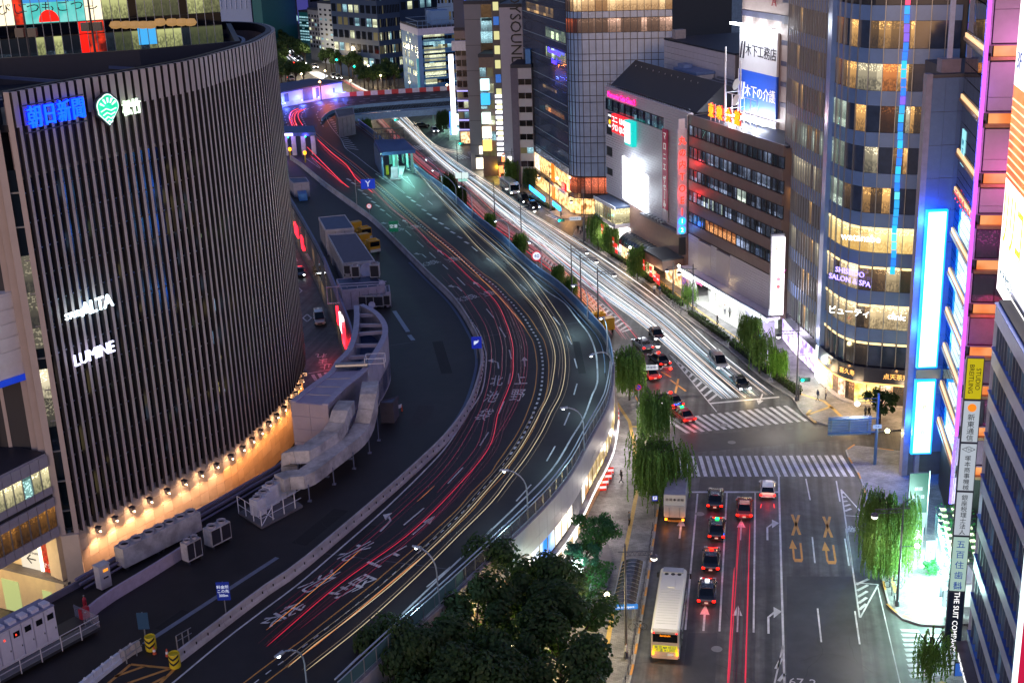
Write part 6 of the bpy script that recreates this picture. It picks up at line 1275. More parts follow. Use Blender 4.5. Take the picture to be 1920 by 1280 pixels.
# ------------------------------------------------------------------ blue slab, cyan sign and the glass block with copper ledges
bs,L_,at = face('blue_lit_building','narrow dark blue windowless building washed by the cyan light panel','building',(44.1,136.6),(52,136.6))
bpan = mat('dark_blue_panel',(.12,.17,.30),.5,.1,var=.08);bx(bs,'body',mat('joint_dark',(.10,.09,.10)),0,3.2,.1,1.1,.1,45.3);bx(bs,'rear_body',mat('joint_dark',(.10,.09,.10)),3.2,8,.1,12,.1,45.3)
for j in range(12):
    for i in range(3): bx(bs,'wall_panel',bpan,i*1.4+.3,(i+1)*1.4+.28,0,.1,3+j*3.5,3+(j+1)*3.5-.04)
bx(bs,'corner_trim',mat('trim_mauve',(.26,.22,.28),.5),-.35,.28,-.1,1.0,.1,45.4);bx(bs,'pillar',mat('trim_mauve',(.26,.22,.28)),.9,1.4,-.6,-.1,.1,6)
t = thing('roof_cross','tall white cross shaped mast on the blue lit building','mast',(46.6,138.5,45.3));bx(t,'base',mat('trim_mauve',(.26,.22,.28)),-1,1,-.8,.8,0,1.4);m = MB();m.box(-.25,.25,-.15,.15,1.4,9.0);m.build('upright',mat('cross_lilac',(.55,.55,.75),.4),t);bx(t,'arm',mat('cross_lilac',(.55,.55,.75)),-.8,.8,-.14,.14,7.3,7.8)
gf,Lf,at = face('copper_ledge_building','glass fronted block with glowing copper ledges and a violet light strip on its corner','building',(46.6,134.0),(44.0,120.6));
zp = [at(x,y)[1] for x,y in ((1858,98),(1848,226),(1838,338),(1832,417),(1826,503),(1821,589),(1815,671),(1810,747),(1804,826),(1799,904))]
ff = glass('front_glass','#16283c',.03,.55,1.);bx(gf,'core',black,.1,Lf-.2,.5,24,.3,60)
ztop = 62;zs = [ztop]+zp
cop_m = mat('copper_ledge',(.30,.15,.08),.4,.3);copl = emi('copper_light','#ffc890',1.7)
for k in range(len(zs)-1):
    z1 = zs[k]-1.0;z0 = zs[k+1]+.35
    for i in range(6):
        w_ = Lf/6
        for a_,b_ in ((0,.3),(.31,.62),(.63,1)): bx(gf,'glass_pane',ff,i*w_+.02,(i+1)*w_-.02,.1,.2,z0+(z1-z0)*a_,z0+(z1-z0)*b_-.05)
    bx(gf,'copper_ledge',cop_m,0,Lf,-.22,.3,zs[k+1]-.62,zs[k+1]-.32);bx(gf,'ledge_light',copl,.1,Lf-.1,-.1,.05,zs[k+1]-.31,zs[k+1]+.08);bx(gf,'ledge_back',steeld,0,Lf,.06,.4,zs[k+1]-1.0,zs[k+1]+.34)
strip = emi('violet_strip','#6a48ff',4,True)
for k in range(58): bx(gf,'violet_strip',strip,Lf+.05,Lf+.24,-.35,-.1,4.5+k,5.42+k)
bx(gf,'strip_back',mat('strip_channel',(.5,.3,.6),.4),Lf+.02,Lf+.28,-.1,-.05,4.5,62);bx(gf,'violet_strip_edge',emi('magenta_strip','#e060ff',1.6,True),Lf+.32,Lf+.42,-.3,.0,12,62);bx(gf,'strip_channel',mat('strip_channel',(.5,.3,.6),.4),Lf-.12,Lf+.0,-.3,.25,4.4,62)
for z in (12,22,33,46): lamp(gf,'strip_glow',(Lf+.9,-.9,z),'#a050ff',110,1)
# right hand face, turned to the camera
pk = thing('pink_side_wall','mauve panelled side wall with copper lit recesses at each floor','wall',(44.0,120.4,0),gf.rotation_euler.z)
pkm = mat('mauve_panel',(.34,.26,.34),.5,var=.05);rec = emi('recess_light','#f08038',1.1,True,'#ffb070',.35)
rotR = gf.rotation_euler.z+math.pi/2
pk.rotation_euler.z = rotR
for k in range(len(zs)-1):
    z1 = zs[k]-1.1;z0 = zs[k+1]+.6;
    if k < 4:
        for i in range(3): bx(pk,'wall_panel',pkm,.3+i*4,.3+(i+1)*4-.04,0,.3,z0,z0+(z1-z0)*.28-.04);bx(pk,'wall_panel',pkm,.3+i*4,.3+(i+1)*4-.04,0,.3,z0+(z1-z0)*.28,z1)
    elif k in (4,5,8): 
        for i in range(6): bx(pk,'window',room('dark_bar','#7a2a60','#10040e',.9,.45,1.2),.3+i*2,.3+(i+1)*2-.08,.05,.3,z0,z1)
    else: bx(pk,'wall_panel',mat('plum_panel',(.16,.08,.14),.5),.3,12.3,.02,.3,z0,z1)
    bx(pk,'recess_light',rec,.5,12.3,.15,.3,zs[k+1]-.6,zs[k+1]+.35);bx(pk,'recess_sill',cop_m,.2,12.3,-.35,.3,zs[k+1]-.9,zs[k+1]-.61);bx(pk,'recess_head',mat('plum_panel',(.16,.08,.14)),.2,12.3,-.1,.3,zs[k+1]+.36,zs[k+1]+.5)
lamp(pk,'pink_light',(3,-3,38),'#ff60c0',500,2);lamp(pk,'pink_light',(3,-3,50),'#ff90e0',500,2);lamp(pk,'pink_light',(2.5,-2.5,24),'#ff3a6a',260,2)
cyp = None;cy = thing('cyan_light_panel','two glaring cyan edged white light panels projecting from the glass block','sign',(46.45,134.3,0),0)
cw_ = emi('cyan_white','#d4fbff',3.0,True,'#f4ffff',.35);ce_ = emi('cyan_edge','#1898ff',3.2,True)
for z0,z1 in ((14.2,31.4),(1.6+2.4,12.4)):
    bx(cy,'edge',ce_,-2.5,-.25,.0,.5,z0-.2,z1+.2);bx(cy,'face',cw_,-2.3,-.45,-.06,0,z0,z1)
bx(cy,'bracket',steel,-2.4,.2,.1,.4,12.7,13.8)
for k in range(9): text(cy,'print','ケラスターゼ銀座'[k % 8],emi('print_amber','#c8a850',.9,False),.55,(-1.4,-.09,29.5-k*1.75 if k < 9 else 10),ext=.01)
for z in (6.5,9.5): text(cy,'print','✿',emi('print_amber','#c8a850',.9,False),.6,(-1.4,-.09,z),ext=.01)
for z in (7,18,24,30): lamp(cy,'cyan_glow',(-1.4,-1.2,z),'#50b4ff',300,1.2);lamp(cy,'cyan_glow',(-2.2,1.2,z),'#2060ff',900,.8)
text(cy,'lettering','↔',emi('gold_letters','#ffb860',2.6),.6,(-1.4,-.1,24),ext=.01)
rsn = thing('red_neon_sign','red neon characters sloping across the glass front','sign',(46.6,134.0,0),gf.rotation_euler.z)
for k,ch in enumerate('テンロネット館'): text(rsn,'character',ch,emi('neon_red2','#ff3050',3),1.25,(2.0+k*1.75,-.15,33.6),ext=.04)
for k in range(7): pass
wp_ = thing('cyan_poster','pale cyan poster hanging inside the glass front','poster',(46.6,134.0,0),gf.rotation_euler.z);bx(wp_,'sheet',emi('poster_cyan','#a0f0ff',1.3,False),2.0,4.2,.02,.08,37,40.5);text(wp_,'letters','NV\n7Z',emi('poster_ink','#2080a0',.8,False),.9,(3.1,0,38.8),ext=.01)
# blue and pink billboard seen in the curved tower's glass, placed as a lit window graphic there
# ------------------------------------------------------------------ office building with stacked signs (far right)
SA = U(1808,1265);SA.z = 0;sd = Vector((-.187,-1,0)).normalized()
sb,Ls_,at = face('banded_office_building','blue grey office building with slanting metal bands at the right edge','building',SA,SA+sd*42);Ls_ = 42
bandw = mat('band_light',(.55,.60,.78),.4,.2,var=.06);sgl = room('office_night','#c8f0e8','#0a1424',1.8,.34,1.0);sgl2 = glass('office_glass_blue','#16305a',.08,.5)
bx(sb,'core',black,.2,Ls_,.7,22,.2,32.8)
for k in range(9):
    z0 = 33.4-1.45-3.62*k
    if z0 < 2.5: break
    n = 14
    for i in range(n): bx(sb,'band_panel',bandw,i*3+.0,(i+1)*3-.03,0,.7,z0,z0+1.35)
    bx(sb,'band_edge',mat('band_edge_blue',(.05,.12,.50),.3,.2),0,Ls_,-.1,.7,z0+1.36,z0+1.46)
    zl = z0-3.62+1.46
    for i in range(38 if zl > 2 else 0):
        bx(sb,'window',sgl if (i*7+k*3) % 5 in (0,2) else sgl2,i*1.1+.06,(i+1)*1.1-.12,.5,.6,zl,z0-.02);bx(sb,'mullion',mat('mullion_blue',(.10,.14,.24),.4,.3),(i+1)*1.1-.12,(i+1)*1.1+.06,.05,.6,zl,z0-.02)
bx(sb,'roof',darkroof,0,Ls_,.2,22,33.42,33.6);bx(sb,'roof_pipe',mat('roof_pipe',(.3,.34,.44),.3,.5),.2,Ls_,1.0,1.5,33.9,34.3);bx(sb,'end_wall',bandw,-.05,.0,0,22,3.4,33.4)
bx(sb,'ground_shop',emi('ground_shop','#e8fff0',1.6,True,'#405048',1.0),.4,Ls_,.6,.7,.2,2.9);bx(sb,'canopy',concd,0,Ls_,-1.0,.7,3.0,3.4);text(sb,'canopy_text','THE SUIT COMPANY',emi('fascia_white','#ffffff',1.6),.62,(5,-1.03,3.25),ext=.02);text(sb,'canopy_text','THE SUIT COMPANY',emi('fascia_white','#ffffff',1.6),.62,(14,-1.03,3.25),ext=.02)
# stacked projecting signs: faces turned to the camera
def stack_sign(label,z0,z1,facem,chars,inkm,size,extra=None,w_=1.3,vertical=True):
    t = thing('projecting_sign',label,'sign',(SA.x,SA.y,0),math.atan2(sd.y,sd.x)+math.pi/2,'signs stacked on the corner of the banded office building')
    # local x to the right, -y towards the camera; the sign sticks out to the left
    bx(t,'box',mat('sign_frame_dark',(.05,.06,.09),.4),-w_-.55,-.5,-.1,.35,z0+.02,z1-.02);bx(t,'face',facem,-w_-.48,-.57,-.14,-.1,z0+.1,z1-.1)
    if vertical:
        n = len(chars);st = (z1-z0-(extra or 0)-.4)/max(n,1)
        for i,ch in enumerate(chars): text(t,'character',ch,inkm,min(size,st*.98),(-w_/2-.52,-.17,z1-.3-(extra or 0)-(i+.5)*st),ext=.01)
    else: text(t,'word',chars,inkm,size,(-w_/2-.52,-.17,(z0+z1)/2),(math.pi/2,math.pi/2,0),ext=.01)
    return t
lit_g = emi('signface_grey','#c8d4e0',.85,False);lit_y2 = emi('signface_yellow','#d8c818',.85,False);inkb = emi('ink_dark','#18202c',.12,False);inkn = emi('ink_blue','#1848b0',.7,False);navy = emi('signface_navy','#0a1c34',.5,False)
_,zA = at(1855,662);_,zB = at(1847,738);_,zC = at(1838,812);_,zD = at(1829,898);_,zE = at(1822,980);_,zF_ = at(1811,1075);_,zG = at(1806,1198)
stack_sign('yellow sign at the top of the corner stack, lettered sideways',zB,zA,lit_y2,'STUDIO\nBREITLING',inkb,.52,vertical=False)
t = stack_sign('pale sign with an orange sun mark below the yellow sign',zC,zB,lit_g,'新東通信',inkb,.72,extra=.9);m = MB();m.bar((-1.17,-.14,zB-.65),(-1.17,-.18,zB-.65),.34,14);m.build('sun_mark',emi('sun_orange','#ff8a20',1.3,False),t)
t = stack_sign('pale sign with a diamond mark, third from the top of the corner stack',zD,zC,lit_g,'塚本商事機械',inkb,.62,extra=.8);m = MB();zc_ = zC-.55
P4 = [(-1.17-.5,zc_),(-1.17,zc_+.25),(-1.17+.5,zc_),(-1.17,zc_-.25)]
for (xa,za),(xb,zb_) in zip(P4,P4[1:]+P4[:1]): m.bar((xa,-.16,za),(xb,-.16,zb_),.02,4)
m.build('diamond_mark',inkb,t);text(t,'mark_letters','TSG',inkb,.26,(-1.17,-.17,zc_),ext=.01)
stack_sign('pale sign with seven black characters in the middle of the corner stack',zE,zD,lit_g,'銀座税理士法人',inkb,.6)
t = stack_sign('green edged sign with blue characters and a telephone number',zF_,zE,emi('signface_green','#b8dcd0',.85,False),'五百住歯科',inkn,.75);text(t,'number','3561\n2469',inkn,.34,(-1.17,-.17,zF_+.55),ext=.01)
stack_sign('navy sign at the bottom of the corner stack with white sideways lettering',zG,zF_,navy,'THE SUIT COMPANY',emi('fascia_white','#ffffff',1.6),.62,vertical=False)
# large LED board on its roof
led = thing('led_billboard','huge white and orange LED board with yellow characters on the office roof','billboard',(SA.x,SA.y,0),sb.rotation_euler.z)
ledm_ = emi('led_white','#fff6f0',3.0);bx(led,'frame',steel,2.2,30,1.3,2.2,34.5,57);
u9,z00 = at(1868,545,1.1);z00 += .2;led_x = u9-2.3;bx(led,'lower_field',ledm_,2.3,29,1.1,1.3,z00,z00+9.2);bx(led,'orange_field',emi('led_orange','#ff4a14',2.2,True,'#ff7a20',.25),2.3,29,1.1,1.3,z00+9.25,z00+16.5);bx(led,'upper_field',emi('led_white','#fff6f0',3.0),2.3,29,1.1,1.3,z00+16.55,57)
m = MB();ddx = []
for k in range(34):
    for j in range(10): m.box(2.6+k*.25,2.68+k*.25,1.04,1.1,z00+9.6+j*.65,z00+9.7+j*.65)
o = m.build('led_dots',emi('led_dot','#ffe0a0',3,False),led);o['kind'] = 'stuff'
text(led,'characters','リリコ',emi('led_yellow','#ffd000',2.4),5.2,(6.6,1.05,z00+6.0),ext=.02,sx=.55);text(led,'small_characters','ヘアサロン',emi('led_teal','#2a7a90',.8,False),1.1,(6,1.05,z00+1.6),ext=.02);text(led,'small_characters','3F',emi('led_blue','#2a60c0',.8,False),1.8,(4,1.05,z00+18.5),ext=.02)
for o9 in KIDS[led.as_pointer()]: o9.location.x += led_x
lamp(led,'led_glow',(3,-2.2,40),'#fff0f0',420,2);lamp(led,'led_glow',(1,-3,47),'#ff7a50',300,2)
pb = thing('pink_banner','white edged crimson banner at the lower right corner of the picture','banner',(SA+sd*13.2).to_tuple(),sb.rotation_euler.z+math.pi/2);q = U(1912,1130,26);pb.location = (q.x,q.y,0)
bx(pb,'cloth',emi('banner_rose','#d01848',1.0,False),.3,3,0,.1,19,31);bx(pb,'edge',emi('banner_edge_white','#e8ffff',2),0,.3,-.02,.1,18.5,31.5);text(pb,'letters','0.11',emi('fascia_white','#ffffff',1.6),.9,(1.0,-.05,21.5),(math.pi/2,math.pi/2,0),ext=.01)
# ------------------------------------------------------------------ vehicles
tyre = mat('tyre',(.012,.012,.013),.7,var=0);rimm = mat('rim_metal',(.35,.36,.38),.3,.8,var=0);cglass = glass('car_glass','#0a0f16',.05,.2)
tail = emi('tail_light','#ff1408',9);headl = emi('head_light','#f6fbff',16);amber = emi('amber_light','#ff8a18',8);plate_m = emi('number_plate','#d8d4c0',.7,False)
PAINT = lambda n,c,mt=.2,ro=.25: mat('paint_'+n,c,ro,mt,var=0,coat=.8,spec=.6)
CARM = {}
def car_mesh(kind):
    """station tables: x, half width, bottom, belt; then cabin stations: x, half width low, z low, half width top, z top"""
    if kind in CARM: return CARM[kind]
    if kind == 'sedan': L = 4.7;st = [(-2.35,.62,.38,.72),(-2.28,.78,.28,.86),(-1.9,.85,.22,.95),(-1.1,.86,.2,.96),(0,.87,.2,.93),(1.0,.86,.2,.90),(1.7,.84,.22,.80),(2.2,.76,.28,.68),(2.35,.58,.38,.58)];cb = [(-1.75,.70,.93,.66,.95),(-1.15,.76,.94,.58,1.42),(-.3,.78,.92,.60,1.47),(.35,.78,.90,.58,1.42),(1.15,.72,.86,.66,.90)]
    elif kind == 'hatch': L = 4.0;st = [(-2.0,.66,.36,.8),(-1.95,.80,.28,1.0),(-1.4,.84,.22,1.02),(0,.85,.2,1.0),(.9,.84,.2,.95),(1.5,.82,.22,.86),(1.9,.74,.28,.72),(2.0,.56,.38,.6)];cb = [(-1.92,.72,1.0,.66,1.05),(-1.55,.76,1.0,.62,1.48),(-.5,.78,.98,.62,1.55),(.2,.78,.96,.60,1.5),(1.05,.72,.9,.66,.94)]
    else: L = 4.8;st = [(-2.4,.74,.36,.9),(-2.35,.86,.28,1.05),(-1.4,.88,.22,1.08),(0,.89,.22,1.05),(1.2,.88,.22,1.0),(2.0,.84,.26,.9),(2.35,.76,.3,.78),(2.4,.6,.4,.66)];cb = [(-2.3,.78,1.05,.72,1.2),(-2.1,.80,1.05,.70,1.82),(-.8,.82,1.04,.72,1.9),(.5,.82,1.02,.70,1.84),(1.55,.78,.98,.70,1.04)]
    def ring(x,hw,z0,z1): zm = z0+(z1-z0)*.45;return [(x,-hw*.88,z0),(x,-hw,zm),(x,-hw*.97,z1-.06),(x,-hw*.86,z1),(x,hw*.86,z1),(x,hw*.97,z1-.06),(x,hw,zm),(x,hw*.88,z0)]
    m = MB();R8 = [ring(*s) for s in st];vs = [p for r in R8 for p in r];fs = [tuple(range(8)),tuple(range(8*len(R8)-8,8*len(R8)))[::-1]]
    for i in range(len(R8)-1):
        for j in range(8): fs.append((8*i+j,8*i+8+j,8*i+8+(j+1) % 8,8*i+(j+1) % 8))
    m.add(vs,fs);body = m
    g = MB();rf = MB();vs = []
    for x,a,z0,b,z1 in cb: vs += [(x,-a,z0),(x,-b,z1),(x,b,z1),(x,a,z0)]
    fs = []
    for i in range(len(cb)-1):
        for j in range(3): fs.append((4*i+j,4*i+4+j,4*i+5+j,4*i+1+j))
    g.add(vs,fs+[(0,1,2,3),tuple(range(4*len(cb)-4,4*len(cb)))[::-1]])
    tops = [c for c in cb if c[4] > 1.3];vs = []
    for x,a,z0,b,z1 in tops: vs += [(x,-b-.02,z1-.03),(x,-b*.9,z1+.03),(x,b*.9,z1+.03),(x,b+.02,z1-.03)]
    rf.add(vs,[(4*i+j,4*i+4+j,4*i+5+j,4*i+1+j) for i in range(len(tops)-1) for j in range(3)]+[(0,1,2,3),tuple(range(4*len(tops)-4,4*len(tops)))[::-1]])
    for i,c in ((1,0),(len(cb)-2,len(cb)-1)):
        for s in (-1,1): a = cb[i];b = cb[c];rf.bar((a[0],s*a[3],a[4]),(b[0],s*b[1],b[2]),.035,4)
    for s in (-1,1): k = len(cb)//2;a = cb[k];rf.bar((a[0],s*a[3],a[4]),(a[0],s*a[1],a[2]),.035,4)
    CARM[kind] = (L,body,g,rf,st,cb);return CARM[kind]
PROTO = {}
def lights_on(spec): return spec[3] == 'tail'
def make_car(kind,pname,col,lights='tail',extra=None):
    key = (kind,pname,lights,extra);L,body,g,rf,st,cb = car_mesh(kind);pm = PAINT(pname,col)
    t = thing('car',None,None)
    body.build('body',pm,t,smooth=False);g.build('windows',cglass,t);rf.build('roof',PAINT('taxi_black',(.01,.01,.012)) if extra == 'ghostroof' else pm,t)
    for sx in (-1,1):
        for sy in (-1,1):
            w_ = MB();w_.lathe([(.001,-.1),(.24,-.1),(.31,-.08),(.32,0),(.31,.08),(.24,.1),(.001,.1)],14);o = w_.build('wheel',tyre,t,(sx*L*.3+.05,sy*st[3][1]*.92,.32));o.rotation_euler = (math.pi/2,0,0)
            w_ = MB();w_.lathe([(.2,-.11),(.2,.11)],10);w_.build('rim',rimm,o)
    hw = st[1][1]
    for sy in (-1,1):
        x = -L/2;bx(t,'tail_light',tail if lights in ('tail','both') else mat('lens_red',(.3,.01,.01),.2,var=0),x-.03,x+.12,sy*hw*.9-.14,sy*hw*.9+.14,.62,.80)
        bx(t,'headlight',headl if lights in ('head','both') else mat('lens_clear',(.5,.5,.5),.15,var=0),L/2-.16,L/2-.0,sy*hw*.82-.16,sy*hw*.82+.16,.52,.68)
        m = MB();m.box(.75,.95,sy*(hw+.08)-.08,sy*(hw+.08)+.08,.95,1.08);m.build('mirror',pm,t)
    bx(t,'number_plate',plate_m,-L/2-.03,-L/2+.02,-.17,.17,.45,.6);bx(t,'bumper',PAINT('bumper',(.03,.03,.03)),-L/2-.04,-L/2+.2,-hw*.85,hw*.85,.3,.46);bx(t,'grille',black,L/2-.08,L/2+.02,-.35,.35,.4,.6)
    if extra in ('taxi','taxi_green','taxi_white'):
        z = cb[2][4];c_ = {'taxi': '#ff2010','taxi_green': '#10ff70','taxi_white': '#e8f4ff'}[extra];bx(t,'roof_lamp',emi('roof_lamp_'+extra,c_,7),-.0,.22,-.2,.2,z+.04,z+.2)
        bx(t,'brake_light',tail,-1.15,-1.1,-.14,.14,1.28,1.36)
        for sy in (-1,1): bx(t,'door_trim',steel,-.9,.9,sy*.875-.01,sy*.875+.01,.62,.66)
    return t
def put_car(spec,px,py,label,heading=None,end='rear',group=None,cat='car',lvl=0.,name=None,z=0.):
    """px, py: where the end of the car nearest the camera touches the road, middle of its width"""
    if spec in PROTO: t = copy_tree(PROTO[spec])
    else: t = make_car(*spec);PROTO[spec] = t
    L = CARM[spec[0]][0];q = U(px,py,lvl);h = SH if heading is None else heading;d = Vector((math.cos(h),math.sin(h),0))
    c = q+d*(L/2) if end == 'rear' else q-d*(L/2);t.location = (c.x,c.y,lvl+z);t.rotation_euler = (0,0,h)
    t['label'] = label;t['category'] = cat
    if end == 'rear' and py > 700 and lights_on(spec): lamp(t,'tail_glow',(-L/2-.7,0,.55),'#ff2414',16,.25)
    if group: t['group'] = group
    elif 'group' in t: del t['group']
    if name: t.name = name
    else: t.name = 'parked_car'
    return t
TB_,TR_ = ('sedan','black',(.008,.008,.01),'tail','taxi'),('sedan','taxi_red',(.35,.03,.02),'tail',None)
GQ = 'cars waiting in the lanes at the near stop line'
put_car(('sedan','black',(.008,.008,.01),'tail',None),1340,959,'black saloon first in the queue beside the white box truck',group=GQ,name='car')
put_car(('sedan','black',(.008,.008,.01),'tail','taxi_green'),1343,1017,'black taxi with a green roof light, second in the queue',group=GQ,cat='taxi',name='taxi')
put_car(('sedan','black',(.008,.008,.01),'tail','taxi'),1332,1077,'black taxi third in the queue, red lamp on its roof',group=GQ,cat='taxi',name='taxi')
put_car(('sedan','black',(.008,.008,.01),'tail','taxi_white'),1324,1139,'black taxi at the tail of the queue beside the coach, white roof light',group=GQ,cat='taxi',name='taxi')
put_car(TR_,1395,977,'red saloon with long red light trails running back from it',group=GQ,name='car')
put_car(('hatch','white',(.6,.6,.62),'tail',None),1439,939,'white hatchback stopped at the line in the right turn lane',group=GQ,name='car')
UPH = math.atan2(U(1250,760).y-U(1293,795).y,U(1250,760).x-U(1293,795).x)
put_car(('sedan','taxi_red',(.35,.03,.02),'tail','taxi_green'),1294,796,'red and black taxi on the far zebra crossing',UPH,cat='taxi',name='taxi');put_car(('sedan','black',(.008,.008,.01),'tail','taxi'),1272,768,'dark taxi just ahead of the one on the far zebra crossing',UPH,cat='taxi',name='taxi')
put_car(('sedan','taxi_red',(.35,.03,.02),'tail',None),1229,716,'red car behind the traffic light by the weeping willow',UPH,name='car');put_car(('sedan','silver',(.4,.4,.42),'tail',None),1216,660,'silver car among the red trails left of the hatched island',UPH,name='car');put_car(('sedan','black',(.008,.008,.01),'tail','taxi'),1248,690,'dark taxi under the red traffic light',UPH,cat='taxi',name='taxi')
DNH = math.atan2(U(1395,735).y-U(1370,706).y,U(1395,735).x-U(1370,706).x)
put_car(('sedan','black',(.008,.008,.01),'head',None),1398,737,'black saloon facing the camera at the upper stop line',DNH,'front',name='car');put_car(('van','silver_van',(.38,.37,.38),'head',None),1356,697,'silver estate car with headlights on behind the black saloon',DNH,'front',name='car');put_car(('sedan','black',(.008,.008,.01),'head',None),1238,642,'dark car facing the camera where white and red trails meet',DNH,'front',name='car')
D2 = math.atan2(CURB[-2].y-CURB[-1].y,CURB[-2].x-CURB[-1].x);D3 = math.atan2(U(1032,399).y-U(944,339).y,U(1032,399).x-U(944,339).x)
put_car(('van','black_van',(.015,.015,.018),'head',None),988,383,'black estate with headlights parked behind the white bus',D3,'front',name='car');put_car(('sedan','black',(.008,.008,.01),'head',None),1006,394,'black saloon with headlights first at the side street kerb',D3,'front',name='car')
put_car(('sedan','silver',(.4,.4,.42),'none',None),826,246,'silver car parked near the bright kiosk beyond the crossing',D3,'front',name='car');put_car(('sedan','black',(.008,.008,.01),'none',None),806,238,'black car turned sideways in front of the kiosk',.2,'front',name='car');put_car(('hatch','white',(.6,.6,.62),'head',None),818,250,'white hatchback between the kiosk and the light trails',D3,'front',name='car')
LH = math.atan2(U(563,522).y-U(556,480).y,U(563,522).x-U(556,480).x)
put_car(('sedan','black',(.008,.008,.01),'head',None),564,522,'dark car with bright headlights in the narrow side street',LH,'front',name='car');put_car(('van','silver_van',(.38,.37,.38),'none',None),601,612,'silver people carrier parked in the narrow side street',LH,'front',name='car')
for px,py,s_ in ((565,528,1),):
    q = U(px,py);lamp(PROTO[('sedan','black',(.008,.008,.01),'head',None)],'beam',(3.6,0,1.0),'#ffe0a8',130,.3)
# bus, truck, coach
def coach(px,py,h,label,end,L=12,W=2.5,H=3.3,rear=True,col=(.55,.54,.48)):
    q = U(px,py);d = Vector((math.cos(h),math.sin(h),0));c = q+d*(L/2) if end == 'rear' else q-d*(L/2);t = thing('coach',label,'bus',(c.x,c.y,0),h);pm = PAINT('coach_cream',col,.0,.35)
    def ring(x,hw,z0,z1,r=.22): return [(x,-hw,z0),(x,-hw,z1-r),(x,-hw+r*.4,z1-r*.35),(x,-hw+r,z1),(x,hw-r,z1),(x,hw-r*.4,z1-r*.35),(x,hw,z1-r),(x,hw,z0)]
    st = [(-L/2,W/2*.96,.45,H*.93),(-L/2+.15,W/2,.35,H),(-L/4,W/2,.3,H),(L/4,W/2,.3,H),(L/2-.5,W/2,.35,H),(L/2-.05,W/2*.97,.4,H*.9),(L/2,W/2*.9,.5,H*.6)]
    m = MB();vs = [p for s in st for p in ring(*s)];fs = [tuple(range(8)),tuple(range(8*len(st)-8,8*len(st)))[::-1]]+[(8*i+j,8*i+8+j,8*i+8+(j+1) % 8,8*i+(j+1) % 8) for i in range(len(st)-1) for j in range(8)];m.add(vs,fs);m.build('body',pm,t)
    for sx in (-L*.28,-L*.18,L*.3):
        for sy in (-1,1): w_ = MB();w_.lathe([(.001,-.14),(.36,-.14),(.48,-.1),(.48,.1),(.36,.14),(.001,.14)],14);o = w_.build('wheel',tyre,t,(sx,sy*(W/2-.08),.48));o.rotation_euler = (math.pi/2,0,0);w_ = MB();w_.lathe([(.26,-.15),(.26,.15)],10);w_.build('rim',rimm,o)
    n = 7
    for k in range(n):
        for sy in (-1,1): x0 = -L/2+.6+k*(L-1.4)/n;bx(t,'side_window',cglass,x0+.04,x0+(L-1.4)/n-.04,sy*W/2-.02,sy*(W/2)+.02,1.55,2.65)
    bx(t,'rear_window',cglass,-L/2-.03,-L/2+.1,-W*.43,W*.43,2.05,2.85);bx(t,'windscreen',cglass,L/2-.12,L/2+.03,-W*.44,W*.44,1.2,H*.86)
    for sy in (-1,1): bx(t,'tail_light',amber if rear else tail,-L/2-.05,-L/2+.05,sy*W*.42-.1,sy*W*.42+.1,.75,1.1);bx(t,'marker_light',tail,-L/2-.03,-L/2+.05,sy*W*.4-.06,sy*W*.4+.06,2.9,3.0);bx(t,'headlight',headl if not rear else mat('lens_clear',(.5,.5,.5)),L/2-.05,L/2+.04,sy*W*.36-.18,sy*W*.36+.18,.6,.82)
    m = MB()
    for k in range(14): m.box(-L/2+1+k*(L*.55)/14,-L/2+1.05+k*(L*.55)/14,-W*.36,W*.36,H,H+.02)
    m.build('roof_seam',mat('roof_seam',(.35,.35,.3),.5,var=0),t);m = MB();m.prism([(-.7+L*.2,-.35),(.9+L*.2,-.3),(.9+L*.2,.3),(-.7+L*.2,.35)],H,H+.1);m.build('roof_hatch',pm,t)
    m = MB()
    for k in range(3): m.bar((L*.36,-.6+.6*k,H),(L*.36,-.6+.6*k,H+.03),.2,12)
    m.build('roof_fan',black,t);bx(t,'roof_unit',PAINT('coach_grey',(.4,.4,.38)),L*.38,L*.46,-W*.38,W*.38,H,H+.1)
    for sy in (-1,1): m = MB();m.bar((L/2-.2,sy*W/2,2.6),(L/2+.15,sy*(W/2+.3),2.5),.03,4);m.box(L/2+.0,L/2+.2,sy*(W/2+.3)-.08,sy*(W/2+.3)+.08,2.0,2.5);m.build('mirror',black,t)
    if rear:
        bx(t,'advert',emi('advert_yellow','#e8e020',1.0,False),-L/2-.04,-L/2,-W*.43,W*.43,1.1,1.7);RY = (math.pi/2,0,-math.pi/2)
        text(t,'advert_text','東京⇔成田',mat('ad_ink',(.02,.05,.25),.5,var=0),.36,(-L/2-.06,0,1.52),RY,ext=.005);text(t,'advert_text','片道 ¥1,000',mat('ad_ink',(.02,.05,.25)),.34,(-L/2-.06,0,1.24),RY,ext=.005);text(t,'display_text','Sendoshi',emi('led_text_orange','#ff8a10',3,False),.26,(-L/2-.07,0,2.72),RY,ext=.005)
        bx(t,'number_plate',plate_m,-L/2-.05,-L/2,-.75,-.2,.72,.9);bx(t,'bumper',PAINT('coach_cream',col),-L/2-.06,-L/2+.1,-W*.45,W*.45,.4,.65);lamp(t,'lamp',(-L/2-.6,W*.42,.9),'#ff8a20',10,.1);lamp(t,'lamp',(-L/2-.6,-W*.42,.9),'#ff8a20',10,.1)
    return t
coach(1247,1241,SH-.01,'long cream coach with a yellow advert on its tail at the kerb','rear',11.5);coach(966,367,D3,'small cream and pink bus facing the camera at the far kerb','front',8.5,2.3,2.9,False,(.55,.42,.36))
q = U(1265,984);tr = thing('box_truck','white box truck parked at the kerb under the big willow','truck',(q.x+.19*4,q.y+4.1,0),SH);wp2 = PAINT('truck_white',(.55,.55,.55),0,.4)
